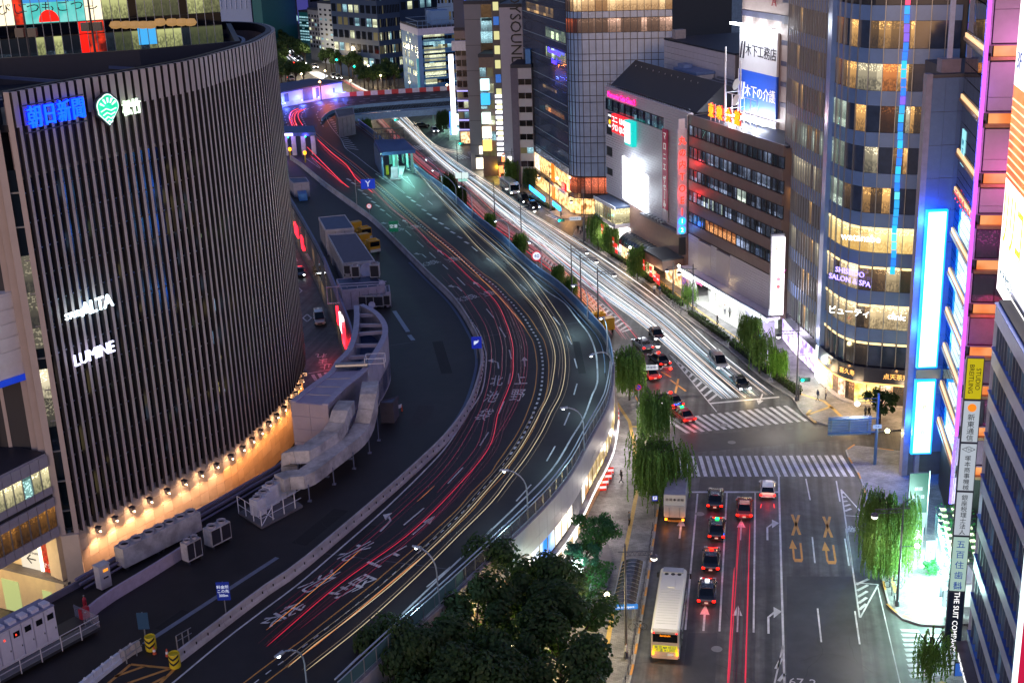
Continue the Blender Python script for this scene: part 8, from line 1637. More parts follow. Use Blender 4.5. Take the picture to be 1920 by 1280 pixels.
# people
def person_mesh(pose,top,legs):
    me = bpy.data.meshes.new('p');st = pose
    J = {'pel': (0,0,.95),'ch': (0,.0,1.3),'nk': (0,0,1.48),'hd': (0,.02,1.6),'ht': (0,.02,1.72),'ls': (-.17,0,1.42),'le': (-.23,.02,1.15),'lw': (-.22,-.08,.92),'lh': (-.22,-.12,.82),'rs': (.17,0,1.42),'re': (.24,-.02,1.15),'rw': (.22,.1,.95),'rh': (.22,.14,.86),
         'lp': (-.09,0,.9),'lk': (-.1,-.04+st*.12,.5),'la': (-.1,.06-st*.22,.08),'lt': (-.1,-.08-st*.22,.04),'rp': (.09,0,.9),'rk': (.1,-.04-st*.1,.5),'ra': (.1,.06+st*.2,.08),'rt': (.1,-.08+st*.2,.04)}
    Rr = dict(pel=.15,ch=.16,nk=.06,hd=.095,ht=.07,ls=.075,le=.05,lw=.035,lh=.04,rs=.075,re=.05,rw=.035,rh=.04,lp=.1,lk=.07,la=.045,lt=.04,rp=.1,rk=.07,ra=.045,rt=.04)
    names = list(J);E_ = [('pel','ch'),('ch','nk'),('nk','hd'),('hd','ht'),('ch','ls'),('ls','le'),('le','lw'),('lw','lh'),('ch','rs'),('rs','re'),('re','rw'),('rw','rh'),('pel','lp'),('lp','lk'),('lk','la'),('la','lt'),('pel','rp'),('rp','rk'),('rk','ra'),('ra','rt')]
    me.from_pydata([J[n] for n in names],[(names.index(a),names.index(b)) for a,b in E_],[]);o = bpy.data.objects.new('p',me);COL.objects.link(o);md = o.modifiers.new('s','SKIN');sv = me.skin_vertices[0].data
    for i,n in enumerate(names): sv[i].radius = (Rr[n],Rr[n]*.85);sv[i].use_root = (n == 'pel')
    o.modifiers.new('d','SUBSURF').levels = 1
    dg = bpy.context.evaluated_depsgraph_get();res = bpy.data.meshes.new_from_object(o.evaluated_get(dg));bpy.data.objects.remove(o);res.name = 'body'
    sk = mat('skin',(.42,.26,.18),.6,var=0);res.materials.clear()
    for k in (top,legs,sk,mat('hair',(.015,.012,.01),.6,var=0)): res.materials.append(k)
    for p in res.polygons:
        z = p.center.z;x = abs(p.center.x);p.material_index = 3 if (z > 1.66 or (z > 1.56 and p.center.y > .03)) else 2 if z > 1.5 or (x > .17 and z < .95) else 0 if z > .93 else 1
        p.use_smooth = True
    return res
cloth = {k: mat('cloth_'+k,v,.8,var=.1) for k,v in dict(black=(.012,.012,.014),white=(.5,.5,.5),navy=(.02,.03,.08),grey=(.15,.15,.16),beige=(.35,.3,.22),red=(.3,.03,.03)).items()}
PM = [person_mesh(1,cloth['black'],cloth['black']),person_mesh(0,cloth['white'],cloth['navy']),person_mesh(1,cloth['navy'],cloth['grey']),person_mesh(0,cloth['grey'],cloth['black'])]
def person(px,py,k,rz,lb,lvl=.14,sc_=1.,grp=None):
    o = bpy.data.objects.new('person',PM[k]);q = U(px,py,lvl);link(o);o.location = q;o.rotation_euler.z = rz;o.scale = (sc_,)*3;return tag(o,lb,'person',grp)
for a in [(1629,784,0,.6,'person in dark clothes carrying a bag near the round tree'),(1622,784,3,.5,'person in grey walking left of the one in dark clothes'),(1052,407,0,1,'person in black standing at the side street corner'),(1227,552,1,.3,'person in a white shirt on the pavement by the red banners'),(1237,553,2,.1,'person in navy beside the white shirted walker'),(1359,590,1,.2,'person standing in the bright cinema porch',.2),(1368,595,3,2,'second person in the cinema porch, farther in',.2),(1473,690,0,.2,'person in black behind the hedge at the corner'),(1174,1236,1,1.4,'person with a pale bag at the foot of the lamp by the shelter'),(919,312,2,0,'person outside the lantern shop'),(1345,610,0,1,'person walking past the cinema steps'),(1533,752,2,2,'person walking by the tactile strip at the corner'),(1548,748,1,1,'person in white outside the gold lettered shops'),(1700,1060,0,1,'person in black on the dazzling white pavement'),(1180,985,3,1,'person in grey walking on the left pavement'),(1165,905,0,2,'person in black near the red barriers')]: person(*a)
for i,(px,py) in enumerate([(1084,437),(1088,440),(1092,437),(1096,441),(1099,436),(1102,441)]): person(px,py,(0,1,0,3,1,2)[i],i,'one of the people waiting in a knot at the side street kerb',grp='people waiting at the side street kerb')
# ------------------------------------------------------------------ trees and hedges
def leafmat(n,a,b,sc_=.9):
    m = mat(n,a,.55,var=.35,scale=sc_,spec=.3);nn = m.node_tree.nodes;l = m.node_tree.links;b_ = nn['Principled BSDF'];tr_ = nn.new('ShaderNodeBsdfTranslucent');tr_.inputs[0].default_value = (*b,1);mxs = nn.new('ShaderNodeMixShader');mxs.inputs[0].default_value = .35;l.new(b_.outputs[0],mxs.inputs[1]);l.new(tr_.outputs[0],mxs.inputs[2]);l.new(mxs.outputs[0],nn['Material Output'].inputs[0]);return m
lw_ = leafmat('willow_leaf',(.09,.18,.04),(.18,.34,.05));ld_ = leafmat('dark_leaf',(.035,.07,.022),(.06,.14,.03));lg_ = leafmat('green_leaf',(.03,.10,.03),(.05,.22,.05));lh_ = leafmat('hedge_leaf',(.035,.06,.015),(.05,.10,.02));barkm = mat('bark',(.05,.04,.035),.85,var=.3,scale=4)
def willow(seed,H=8.,Rr=2.2,ns=230,dens=1.):
    r = random.Random(seed);tk = MB();br_ = [];th = H*.45;tk.tube([(0,0,0),(.08,.05,th*.5),(.0,.1,th)],.13,7)
    for i in range(9):
        a = 2*math.pi*i/9+r.uniform(-.3,.3);R1_ = Rr*r.uniform(.45,.85);p = [Vector((0,.1,th*r.uniform(.75,1)))];p.append(Vector((math.cos(a)*R1_*.4,math.sin(a)*R1_*.4,th+H*.3)));p.append(Vector((math.cos(a)*R1_,math.sin(a)*R1_,H*r.uniform(.82,.98))));q = smooth_line(p,.5);tk.tube(q,.045,4);br_.append(q)
    lf = MB()
    for s in range(int(ns*dens)):
        q = r.choice(br_);p = q[int(len(q)*r.uniform(.35,1)) % len(q)].copy();a = r.uniform(0,6.28);rr = r.uniform(0,Rr*.45);p += Vector((math.cos(a)*rr,math.sin(a)*rr,r.uniform(-.3,.4)));d = Vector((p.x,p.y,0));d = d.normalized()*r.uniform(.02,.12) if d.length > .05 else Vector((0,0,0));zend = H*r.uniform(.12,.55);n = int((p.z-zend)/.2)
        for k in range(max(n,3)):
            p = p+Vector((d.x+r.uniform(-.03,.03),d.y+r.uniform(-.03,.03),-.2));d *= .86
            for _ in range(2):
                a = r.uniform(0,6.28);c_,s_ = math.cos(a),math.sin(a);w_ = .07;l_ = .27;x,y,z = p.x+r.uniform(-.05,.05),p.y+r.uniform(-.05,.05),p.z
                lf.add([(x-c_*w_,y-s_*w_,z),(x+s_*.06,y-c_*.06,z+.05),(x+c_*w_,y+s_*w_,z),(x+c_*.08,y+s_*.08,z-l_)],[(0,1,2,3)])
    return tk,lf
def broad(seed,H=9.,Rr=3.4,n=9000,ls=.17,base=.42):
    r = random.Random(seed);tk = MB();th = H*base;tk.bar((0,0,0),(.1,0,th),.2,8,.14);blobs = []
    for i in range(22): a = r.uniform(0,6.28);e = r.random();R1_ = Rr*math.sqrt(r.random())*.95;c_ = Vector((math.cos(a)*R1_,math.sin(a)*R1_,th+(H-th)*(.15+.7*e*(1-.35*R1_/Rr))));blobs.append((c_,Rr*r.uniform(.16,.38)));tk.tube(smooth_line([Vector((.05,0,th*.8)),(Vector((0,0,th))+c_)/2,c_],1),.06,4)
    lf = MB()
    for i in range(n):
        c_,rb_ = r.choice(blobs);v = Vector((r.gauss(0,1),r.gauss(0,1),r.gauss(0,1))).normalized()*rb_*(r.random()**.35);p = c_+v;nrm = (v.normalized()+Vector((r.uniform(-.7,.7),r.uniform(-.7,.7),r.uniform(-.2,.9)))).normalized();t1 = nrm.orthogonal().normalized()*ls*r.uniform(.35,1.1);t2 = nrm.cross(t1).normalized()*ls*.5
        lf.add([p-t1,p+t2,p+t1,p-t2],[(0,1,2,3)])
    return tk,lf
TP = {}
def tree(key,mk,lm,name,label,pos,s=1.,rz=0.,grp=None,sz=None,lvl=.14):
    if (key,lm.name) not in TP:
        if key not in TP: TP[key] = mk()
        tk,lf = TP[key];t = thing(name,label,'tree');a = tk.build('trunk',barkm,t);b = lf.build('crown',lm,t);TP[(key,lm.name)] = (a.data,b.data)
    else:
        a_,b_ = TP[(key,lm.name)];t = thing(name,label,'tree');link(bpy.data.objects.new('trunk',a_),t);link(bpy.data.objects.new('crown',b_),t)
    t.location = (pos.x,pos.y,lvl);t.rotation_euler.z = rz;t.scale = (s,s,(sz or s))
    if grp: t['group'] = grp
    return t
WA = lambda: willow(1,8,2.1,340);WB = lambda: willow(2,8,3.1,760);WC = lambda: willow(3,6,1.6,120);BA = lambda: broad(4,9,4.0,14000,.22,.3);BB = lambda: broad(5,8.4,3.7,12000,.22,.3);BC = lambda: broad(6,6,2.1,4200,.16);BD = lambda: broad(8,7,2.6,1500,.34)
tree('wa',WA,lw_,'willow_tree','weeping willow right under the lamp at the elevated road bend',U(1180,752),1.0,.3);tree('wa',WA,lw_,'willow_tree','weeping willow left of the far zebra crossing',U(1226,838),1.0,1.4);tree('wb',WB,lw_,'willow_tree','largest weeping willow hanging over the white box truck',U(1232,945),1.02,.4)
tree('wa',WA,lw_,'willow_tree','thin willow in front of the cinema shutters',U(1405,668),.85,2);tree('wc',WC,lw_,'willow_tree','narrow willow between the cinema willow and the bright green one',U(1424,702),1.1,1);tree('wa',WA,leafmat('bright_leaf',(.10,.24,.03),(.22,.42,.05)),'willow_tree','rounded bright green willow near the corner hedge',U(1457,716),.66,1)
tree('wa',WA,lw_,'willow_tree','pale green willow beside the people at the side street corner',U(1122,470),.95,0);tree('wa',WA,lw_,'willow_tree','second pale willow next to the corner one, nearer the red banners',U(1146,482),.8,2.2);tree('wa',WA,lw_,'willow_tree','willow in front of the barrel canopy',U(1196,528),.85,4);tree('wc',WC,lw_,'young_tree','sparse young tree at the kerb before the cinema canopy',U(1290,582),.8,1)
for i,(px,py,s_,lb) in enumerate([(842,384,.95,'dark willow below the toll gate by the parapet lamp'),(862,396,.8,'dark willow just right of the one below the toll gate'),(920,440,.6,'small green willow opposite the side street'),(976,484,.65,'yellow green willow beside the round speed sign'),(1047,540,.55,'small willow by the lamp above the orange trails'),(1070,562,.55,'lowest small willow beside the blue parapet'),(960,352,.9,'willow with a red tag before the lit windows building'),(994,362,.8,'dark round headed willow behind the white bus'),(832,250,.9,'dark willow next to the bright kiosk'),(620,262,.8,'willow under the bridge beside the toll lane')]):
    if i == 9: px,py = 688,262
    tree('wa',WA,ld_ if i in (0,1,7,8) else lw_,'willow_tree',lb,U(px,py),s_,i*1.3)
tree('wb',WB,lw_,'willow_tree','tall willow behind the globe lamp on the right pavement',U(1662,1080),.84,.9,sz=1.18);tree('wb',WB,leafmat('lime_leaf',(.12,.22,.05),(.22,.36,.06)),'willow_tree','lime green willow lit by the lamp on the right pavement',U(1652,1092),.55,2,sz=.72);tree('wc',WC,lw_,'willow_tree','bare branched willow over the lower right zebra crossing',U(1742,1290),.95,.5)
for i,(x,y,s_,k,lb) in enumerate([(1.6,104,1.3,0,'dark broad tree with the highest crown in the clump by the shop windows'),(-7.2,90.5,1.32,1,'dark tree at the lower left end of the clump'),(-2.4,96,1.3,0,'dark tree in the middle of the clump touching the fence'),(5.0,97,1.25,1,'dark tree at the right of the clump next to the white lantern'),(3.4,90,1.25,0,'dark tree below the lantern at the right of the clump'),(-2.8,88,1.3,1,'dark tree at the bottom edge in the middle of the clump'),(4.9,88.5,.7,1,'green tinted tree at the right foot of the clump'),(3.0,83.5,.8,0,'green tinted tree cut by the bottom edge'),(-8,83,1.1,0,'dark tree at the bottom edge at the left of the clump'),(1,82,1.0,1,'dark tree cut by the bottom edge between its neighbours')]):
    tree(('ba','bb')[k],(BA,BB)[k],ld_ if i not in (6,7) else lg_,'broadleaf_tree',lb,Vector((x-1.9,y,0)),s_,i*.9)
tree('bc',BC,lg_,'broadleaf_tree','vivid green tree in the planter beside the red barriers',U(1118,1068),1.1,.4);tree('bc',BC,leafmat('teal_lit_leaf',(.03,.12,.08),(.05,.22,.14)),'broadleaf_tree','teal lit tree left of the vivid green one',U(1092,1090),.8,1.9);tree('bc',BC,ld_,'broadleaf_tree','round dark tree in front of the gold lettered shops',U(1648,806),1.0,1)  # teal light on the second tree is put into its leaf colour
pl_ = thing('planter','raised kerbed planter bed under the green trees','planter',(0,0,0));P_ = US([(1062,1100),(1140,1020),(1148,1050),(1140,1100),(1105,1150),(1070,1150)],.3);slab('bed',[(p.x,p.y) for p in P_],.14,.45,concd,pl_);
def bushy(parent,line,wd,h,m_,n,z0=.14,seed=1,ls=.13,kind=None):
    r = random.Random(seed);lf = MB();L = along(line,.5)
    for i in range(n):
        p,hh = r.choice(L);o = r.uniform(-wd/2,wd/2);z = z0+h*(r.random()**.5);q = p+Vector((-math.sin(hh)*o+r.uniform(-.3,.3),math.cos(hh)*o+r.uniform(-.3,.3),0));q.z = z+.12*math.sin(q.x*3+q.y*2);nr = Vector((r.uniform(-1,1),r.uniform(-1,1),r.uniform(0,1))).normalized();t1 = nr.orthogonal().normalized()*ls;t2 = nr.cross(t1).normalized()*ls*.7;lf.add([q-t1,q+t2,q+t1,q-t2],[(0,1,2,3)])
    return lf.build('foliage',m_,parent)
for i,(L_,lb) in enumerate([([(1103,454),(1168,499)],'hedge strip from the side street corner to the barrel canopy'),([(1170,500),(1214,532)],'hedge strip under the barrel canopy willow'),([(1225,540),(1266,575)],'hedge strip by the two walkers'),([(1283,590),(1352,640)],'clipped hedge at the foot of the cinema lamp'),([(1360,647),(1428,702)],'hedge strip under the cinema willows'),([(1442,710),(1484,742)],'last hedge strip before the upper stop line'),([(888,306),(908,318)],'dark hedge by the lantern shop'),([(925,326),(958,346)],'dark hedge before the white bus'),([(985,372),(1028,396)],'hedge behind the black cars')]):
    L = smooth_line(US(L_,.14),1);L = offs(L,1.0 if i < 6 else 1.2);t = thing('hedge',lb,'hedge');m = MB();wallstrip(m,offs(L,-.4),.14,.75,.8);m.build('core',mat('hedge_core',(.012,.02,.008),.9,var=0),t);bushy(t,L,1.15,.95,lh_ if i % 2 else leafmat('hedge_leaf2',(.05,.10,.02),(.08,.16,.03)),700 if i < 6 else 260,seed=i)
t = thing('planting_bed','low green shrubs around the vivid green tree','shrubs');bushy(t,smooth_line(US([(1072,1140),(1100,1120),(1130,1060)],.4),1),2.4,.9,lg_,1500,.3,9)
t = thing('shrub','small bright shrub on the dazzling white pavement','shrub');bushy(t,[U(1744,1065,.2),U(1750,1080,.2)],1.0,1.0,leafmat('vivid_leaf',(.05,.30,.08),(.08,.4,.1)),420,.14,4)
# planted lit terrace and dazzling entrance on the right pavement
te2 = thing('planted_terrace','stepped canopy of lit planting beside the copper ledge building','terrace',(0,0,0));
for i in range(9):
    q = U(1762+i*2.6,955+i*12,3.6-i*.22);z = 3.6-i*.22;bx(te2,'shelf',mat('terrace_shelf',(.10,.12,.14),.4,.2),q.x-.3,q.x+3.2,q.y-.5,q.y+.4,z-.2,z-.05)
    for k in range(3): bx(te2,'light',emi('terrace_light','#eaffd0',3.2,False),q.x+.1+k*1.1,q.x+.6+k*1.1,q.y-.2,q.y+.1,z-.04,z+.1)
    bushy(te2,[Vector((q.x,q.y+.2,0)),Vector((q.x+3,q.y+.2,0))],.5,.45,leafmat('vivid_leaf',(.05,.30,.08),(.08,.4,.1)),90,z-.05,i,.1)
en = thing('glass_entrance','white glowing glass entrance screen at the bright right hand corner','entrance',(0,0,0));A_ = U(1752,1000,0);B_ = U(1790,1150,0)
m = MB();wallstrip(m,[Vector((A_.x,A_.y,0)),Vector((B_.x,B_.y,0))],.2,2.4,.08);m.build('glass_screen',clear_mesh('screen_glass',(.3,.6,.65),.35,.1),en)
m = MB();wallstrip(m,[Vector((A_.x+.3,A_.y,0)),Vector((B_.x+.3,B_.y,0))],.25,3.0,.1);m.build('light_wall',emi('light_wall','#e0fffa',5.5,True),en)
bx(en,'awning',white,B_.x-.1,B_.x+2.4,B_.y+.6,B_.y+4,2.6,2.8);bx(en,'kiosk',emi('kiosk_white','#e8fff8',1.3),B_.x+.6,B_.x+2.4,B_.y+.8,B_.y+3.4,.2,2.5)
for px,py in ((1758,1050),(1768,1095),(1762,1140)): q = U(px,py);lamp(en,'entrance_light',(q.x,q.y,2.4),'#d0fff4',1600,.5)
# ------------------------------------------------------------------ the rest of the city
rc_ = random.Random(77)
WM = [room('far_lit_white','#eaf0c8','#605c40',1.3,.9,2.0),room('far_lit_cool','#a8dce8','#2a4450',1.1,.9,2.0),emi('far_lit_dim','#7a7450',.35,False),glass('far_dark_window','#060a12',.15,.1)]
def block(name,label,A,B,D,top,wm,floors,cols,lit=.3,z0=4.,wf=.7,hf=.5,band=False,h=None,lm=None,sides=True,roofm=None,side_lit=None,fr=.1):
    A,B = (U(*A) if not isinstance(A,Vector) else A),(U(*B) if not isinstance(B,Vector) else B);t,L,at = face(name,label,'building',A,B);H = h or at((top[0]),top[1])[1]
    bx(t,'body',wm,0,L,.05,D,0,H);bx(t,'roof',roofm or darkroof,-.1,L+.1,0,D+.1,H+.01,H+.8)
    fh = (H-z0-1.5)/floors;fr_ = fr
    if cols:
        for k in range(floors):
            zz = z0+k*fh+fh*(1-hf)/2;rowlit = rc_.random() < lit*1.2
            for i in range(cols):
                cw = L/cols;on = rc_.random() < (lit*1.8 if rowlit else lit*.5);mm = (lm or rc_.choice(WM[:3])) if on else WM[3]
                x0 = i*cw+cw*(1-wf)/2;bx(t,'window',mm,x0,x0+cw*wf,-.05,.05,zz,zz+fh*hf)
            if band: bx(t,'ledge',wm,0,L,-.3,.05,zz-.5,zz-.2)
        if sides:
            nD = max(2,int(D/(L/cols)/1.3));nD = min(nD,8);bL = bx
            for k in range(floors):
                zz = z0+k*fh+fh*(1-hf)/2
                for i in range(nD):
                    cw = D/nD;on = rc_.random() < (side_lit if side_lit is not None else lit);mm = (lm or rc_.choice(WM[:3])) if on else WM[3]
                    bx(t,'window',mm,-.05,.05,i*cw+cw*.15,i*cw+cw*.85,zz,zz+fh*hf);bx(t,'window',mm,L-.05,L+.05,i*cw+cw*.15,i*cw+cw*.85,zz,zz+fh*hf)
    return t,L,at,H
fb_m = mat('far_blue',(.05,.19,.42),.5,.1,var=.08,scale=.2);fd = mat('far_navy',(.015,.035,.09),.5,var=.15,scale=.1);fg = mat('far_grey',(.07,.11,.19),.6,var=.08,scale=.2);fl_ = mat('far_lilac',(.32,.34,.50),.5,var=.06,scale=.2);fbe = mat('far_beige',(.14,.16,.19),.6,var=.1,scale=.2);ftl = mat('far_teal',(.01,.12,.14),.4,.1,var=.1);flb = mat('far_light_blue',(.14,.28,.52),.5,var=.05)
# blue office seen over the bridge: two faces
A = U(753,172);C_ = U(792,196);B = U(862,190)
t,L,at,H = block('office_block','blue office block with white parapet and rows of lit windows beyond the bridge',C_,B,24,(800,55),fb_m,7,8,.35,3,.92,.42,True,sides=False)
bx(t,'white_parapet',mat('parapet_lilac',(.45,.48,.62),.5),-.2,L+.2,-.3,24.2,H-1.8,H+.3);bx(t,'corner_pillar',flb,-.4,1.0,-.35,.6,0,H-1.8)
for k in range(7): bx(t,'lit_band',WM[1] if k in (5,) else WM[0],1.6,1.6+L*(.55 if k else .3),-.12,.0,6+k*(H-6)/7,7.9+k*(H-6)/7)
for k in range(7):
    for i in range(9):
        if rc_.random() < .4: bx(t,'window',WM[0],-.12,.02,1.5+i*2.4,2.6+i*2.4,6+k*(H-6)/7,7.9+k*(H-6)/7)
m = MB()
for z in (1.2,2.6): m.tube([(0,0,H+z),(L,0,H+z),(L,16,H+z),(0,16,H+z),(0,0,H+z)],.12,4)
for i in range(9): m.bar((L*i/8,0,H),(L*i/8,0,H+2.6),.1,4)
m.bar((4,5,H),(4,5,H+6),.12,4);m.bar((4,5,H+5.8),(L,5,H+6.2),.14,4);m.build('roof_railing',mat('rail_blue',(.14,.24,.40)),t);bx(t,'roof_box',flb,6,12,6,12,H,H+5)
bx(t,'vertical_sign',emi('sign_teal_dim','#60b0c0',.7,False),-1.2,-.5,-.6,.2,H*.2,H*.62)
block('dark_tower','dark glass tower with scattered lights left of the blue office',(716,152),(757,146),30,(720,-40),fd,22,14,.42,4,.5,.6,h=110);block('dark_slab','navy slab with four rows of lit windows on the boulevard',(692,140),(722,143),26,(700,-10),fd,12,6,.32,22,.9,.5,h=92)
block('grey_blue_block','grey blue block with a single column of lit windows',(656,138),(692,140),24,(670,24),mat('far_greyblue',(.10,.13,.22),.6,var=.06,scale=.2),8,2,.55,6,.22,.45,sides=False);block('striped_block','block with pale fins and dim office rows at the boulevard',(632,126),(657,132),20,(640,26),fg,9,4,.5,5,.85,.6,lm=WM[2],side_lit=.7)
block('pale_block','pale narrow block with a glowing white box near its top',(604,118),(631,122),18,(615,8),mat('far_pale',(.26,.30,.36),.5,var=.05),9,3,.3,5,.4,.4);block('beige_block','beige brown block with vertical windows at the boulevard trees',(584,112),(606,116),18,(590,20),fbe,8,4,.3,5,.5,.6);bx(None,'x',white,0,0,0,0,0,0);bpy.data.objects.remove(COL.objects[-1])
block('lilac_tower','lilac tower with dotted window rows at the end of the boulevard',(514,72),(545,78),40,(520,-30),fl_,14,9,.35,8,.55,.35,h=120);block('violet_tower','dark tower with one violet lit wall behind the boulevard',(550,84),(585,90),40,(560,-30),mat('far_violet_dark',(.03,.04,.10),.5),12,4,.3,8,.5,.3,h=118);q = U(562,84);bx(COL.objects.get('violet_tower'),'violet_wall',emi('violet_wall','#4a48a0',.8,False),9,20,-.5,0,10,110)
t,L,at,H = block('green_tower','green topped glass tower behind the finned tower',(494,70),(514,73),40,(500,-20),ftl,12,5,.25,8,.8,.5,h=92);bx(t,'green_crown',emi('green_crown','#10d080',2.2,False),-1,L+1,-1,4,88,96)
block('light_blue_tower','light blue tower far behind the blue office',(826,128),(872,126),34,(840,-30),flb,16,7,.15,10,.6,.5,h=115);block('navy_block','navy block filling the skyline behind the blue office',(742,118),(830,116),40,(760,-30),fd,14,10,.05,8,.5,.4,h=108)
block('teal_office','teal lit office beside the boulevard trees behind the beige block',(566,98),(584,100),20,(575,24),ftl,9,4,.7,5,.8,.5,lm=WM[1]);block('low_block','low lit block at the left side of the far boulevard',(598,104),(612,106),20,(604,60),fg,5,4,.8,3,.8,.5,lm=WM[0]);block('slim_tower','slim cool lit tower between the pale block and the dark slab',(672,112),(694,112),20,(680,-20),fb_m,16,5,.5,5,.7,.5,h=100,lm=WM[1])
# white gridded tower next to the glass offices
A = U(410,98,0);gA = Vector((-178,470,0));t,L,at = face('gridded_tower','pale blue tower with square dark windows right of the lit glass offices','building',U(411,66,9),U(476,64,9));H = 130;bx(t,'body',mat('grid_blue',(.22,.32,.55),.5,var=.05),0,L,.1,30,0,H)
for i in range(7):
    bx(t,'fin',mat('grid_fin',(.34,.44,.68),.4),i*L/7-.2,i*L/7+.2,-.5,.1,20,H)
    for k in range(26): bx(t,'window',WM[0] if (k in (14,15) and i < 5) or rc_.random() < .06 else WM[3],i*L/7+.5,(i+1)*L/7-.4,-.05,.1,24+k*3.9,26.2+k*3.9)
block('teal_slab','dark teal slab between the gridded tower and the green one',U(479,70,8),U(496,70,8),30,(480,-20),ftl,2,0,0,h=110)
# left row of the street between bridge and glass tower
def sblock(label,px0,px1,py,ytop,wm,**k):
    return block(k.pop('name','building'),label,(px0,py),(px1,py),k.pop('D',16),((px0+px1)/2,ytop),wm,k.pop('floors',8),k.pop('cols',4),**k)
t,L,at,H = sblock('tall grey windowless tower with three square lit windows',884,944,318,8,mat('blank_grey',(.16,.16,.19),.6,var=.05,scale=.3),cols=0,name='grey_tower',D=30)
for k,y in enumerate((24,49,73,96)): u,z = at(919,y);bx(t,'window',(WM[3],WM[1],WM[1],WM[3])[k],u-2.2,u+2.0,-.1,.05,z-1.9,z+1.9)
for k in range(9): bx(t,'joint',black,0,L,-.03,.0,6+k*6,6.08+k*6)
t,L,at,H = sblock('narrow building edged with a brilliant white light strip',862,884,272,58,mat('shiny_brown',(.10,.09,.11),.4,.2),floors=9,cols=2,lit=.35,name='light_strip_building',hf=.6,wf=.8)
bx(t,'light_strip',emi('strip_white','#fff4f4',5,True),-1.6,-.5,-1.2,-.4,3,H-6);bx(t,'light_strip',emi('strip_blue','#4878ff',4,True),-2.2,-1.7,-1.0,-.4,3,H*.3);bx(t,'cap',mat('parapet_white',(.6,.62,.7)),-.5,L+.5,-1.5,4,H-5,H-2.5);bx(t,'crown',fd,0,L,.5,12,H,H+12)
for k in range(5): bx(t,'neon_band',emi('band_neon','#a8a0ff',2,False),0,L,-.3,-.1,4+k*2.6,4.3+k*2.6)
bx(t,'shop_front',emi('shopfront_warm','#ffdfa8',2.8),.5,L-.3,-.4,-.2,.5,3.6)
for k,(c_,z) in enumerate((('#30c0ff',34),('#ff3040',26),('#c060ff',30),('#ffffff',18),('#e04040',14),('#4060ff',38))): bx(t,'small_sign',emi('ssign'+c_,c_,1.6,False),L+.1,L+1.0,-.6,-.3,z-1,z+1)
t,L,at,H = sblock('brown stepped building carrying cyan and orange sign boxes',907,934,330,108,mat('brown_far',(.12,.08,.07),.5),floors=6,cols=2,lit=.6,name='brown_sign_building',hf=.55,wf=.8)
for z,c_,s_ in ((H*.78,'#c8f8ff',2.4),(H*.66,'#30a8ff',2.0),(H*.5,'#d8fff0',2.5),(H*.38,'#ffe8c0',3.6),(H*.27,'#ffc870',2.2)): bx(t,'sign_box',emi('sbox'+c_,c_,s_),.4,2.4,-1.3,-.2,z-1.3,z+1.3)
t,L,at,H = sblock('building striped with pale yellow lit stairs windows',934,949,330,5,mat('edge_dark',(.05,.05,.07),.4),cols=0,name='striped_window_building',D=20)
for k in range(16): bx(t,'lit_window',emi('stair_yellow','#e8e4a0',1.1,False) if k not in (4,8,11) else emi('stair_blue','#2870d0',.9,False),.4,L-.3,-.1,.05,9+k*3.3,10.9+k*3.3)
m = MB();
for k in range(12): bx(t,'rung_sign',emi('rung_white','#f4f4ff',3.0,False),.2,L-.2,-.8,-.5,5+k*1.25,5.7+k*1.25)
t,L,at,H = sblock('grey slab with black vertical lettering on its side',948,990,336,14,mat('joysound_grey',(.30,.29,.36),.5,var=.04),cols=0,name='lettered_slab',D=18)
u,z = at(966,52);text(t,'lettering','JOYSOUND',black,3.6,(u,-.15,z),(math.pi/2,math.pi/2,0),ext=.05,sx=.95)
t,L,at,H = sblock('grey and white banded office with dark strip windows',966,1003,352,128,mat('banded_pale',(.34,.33,.38),.5,var=.05),floors=7,cols=3,lit=.3,name='banded_office',hf=.42,wf=.92,D=14,sides=False);bx(t,'dark_side',mat('dark_purple',(.08,.07,.12),.5),-.1,L*.32,-.15,.2,0,H);bx(t,'water_tank',mat('bin_blue',(.05,.20,.50)),L*.7,L*.95,1,3,H+.8,H+4)
for px,py,w_,z,c_,nm in [(905,318,3,3,'#fff0d0','white_shop'),(918,322,2.4,2.5,'#ff5a30','lantern_shop'),(932,326,3,3.6,'#ffe040','yellow_shop'),(946,330,2.6,2.6,'#ff8a50','orange_shop'),(958,334,3,2.4,'#fff8e8','pale_shop'),(976,346,4,3,'#f4ffff','bright_shop')]:
    q = U(px,py,.14);t = thing('shop_front','%s glowing at street level in the row before the glass tower' % nm.replace('_',' '),'shop front',(q.x,q.y,.14));bx(t,'window',emi('sf'+c_,c_,3.2,True),-w_/2,w_/2,0,.3,.2,z);bx(t,'awning',emi('aw'+c_,c_,1.0,False) if 'lantern' in nm else steeld,-w_/2-.2,w_/2+.2,-1.0,.3,z+.1,z+.6);bx(t,'sign',emi('sf'+c_,c_,3.2,True),-w_*.2,w_*.2,-.6,-.3,z+.9,z+2.9);lamp(t,'glow',(0,-2,2),c_,240,.6)
q = U(860,262,0);t = thing('kiosk','small bright kiosk with a white roof sign beyond the crossing','kiosk',(q.x,q.y,0));bx(t,'wall',room('kiosk_glass','#d8fff0','#30504a',2,.7,1),-2.5,2.5,-2,2,.2,3.6);bx(t,'roof',fg,-2.8,2.8,-2.3,2.3,3.6,4.0);bx(t,'roof_sign',emi('kiosk_sign','#e8fff8',4),-1.4,1.4,-2.2,-1.9,4.4,7.4);lamp(t,'glow',(0,-4,3),'#c8ffe8',500,.6)
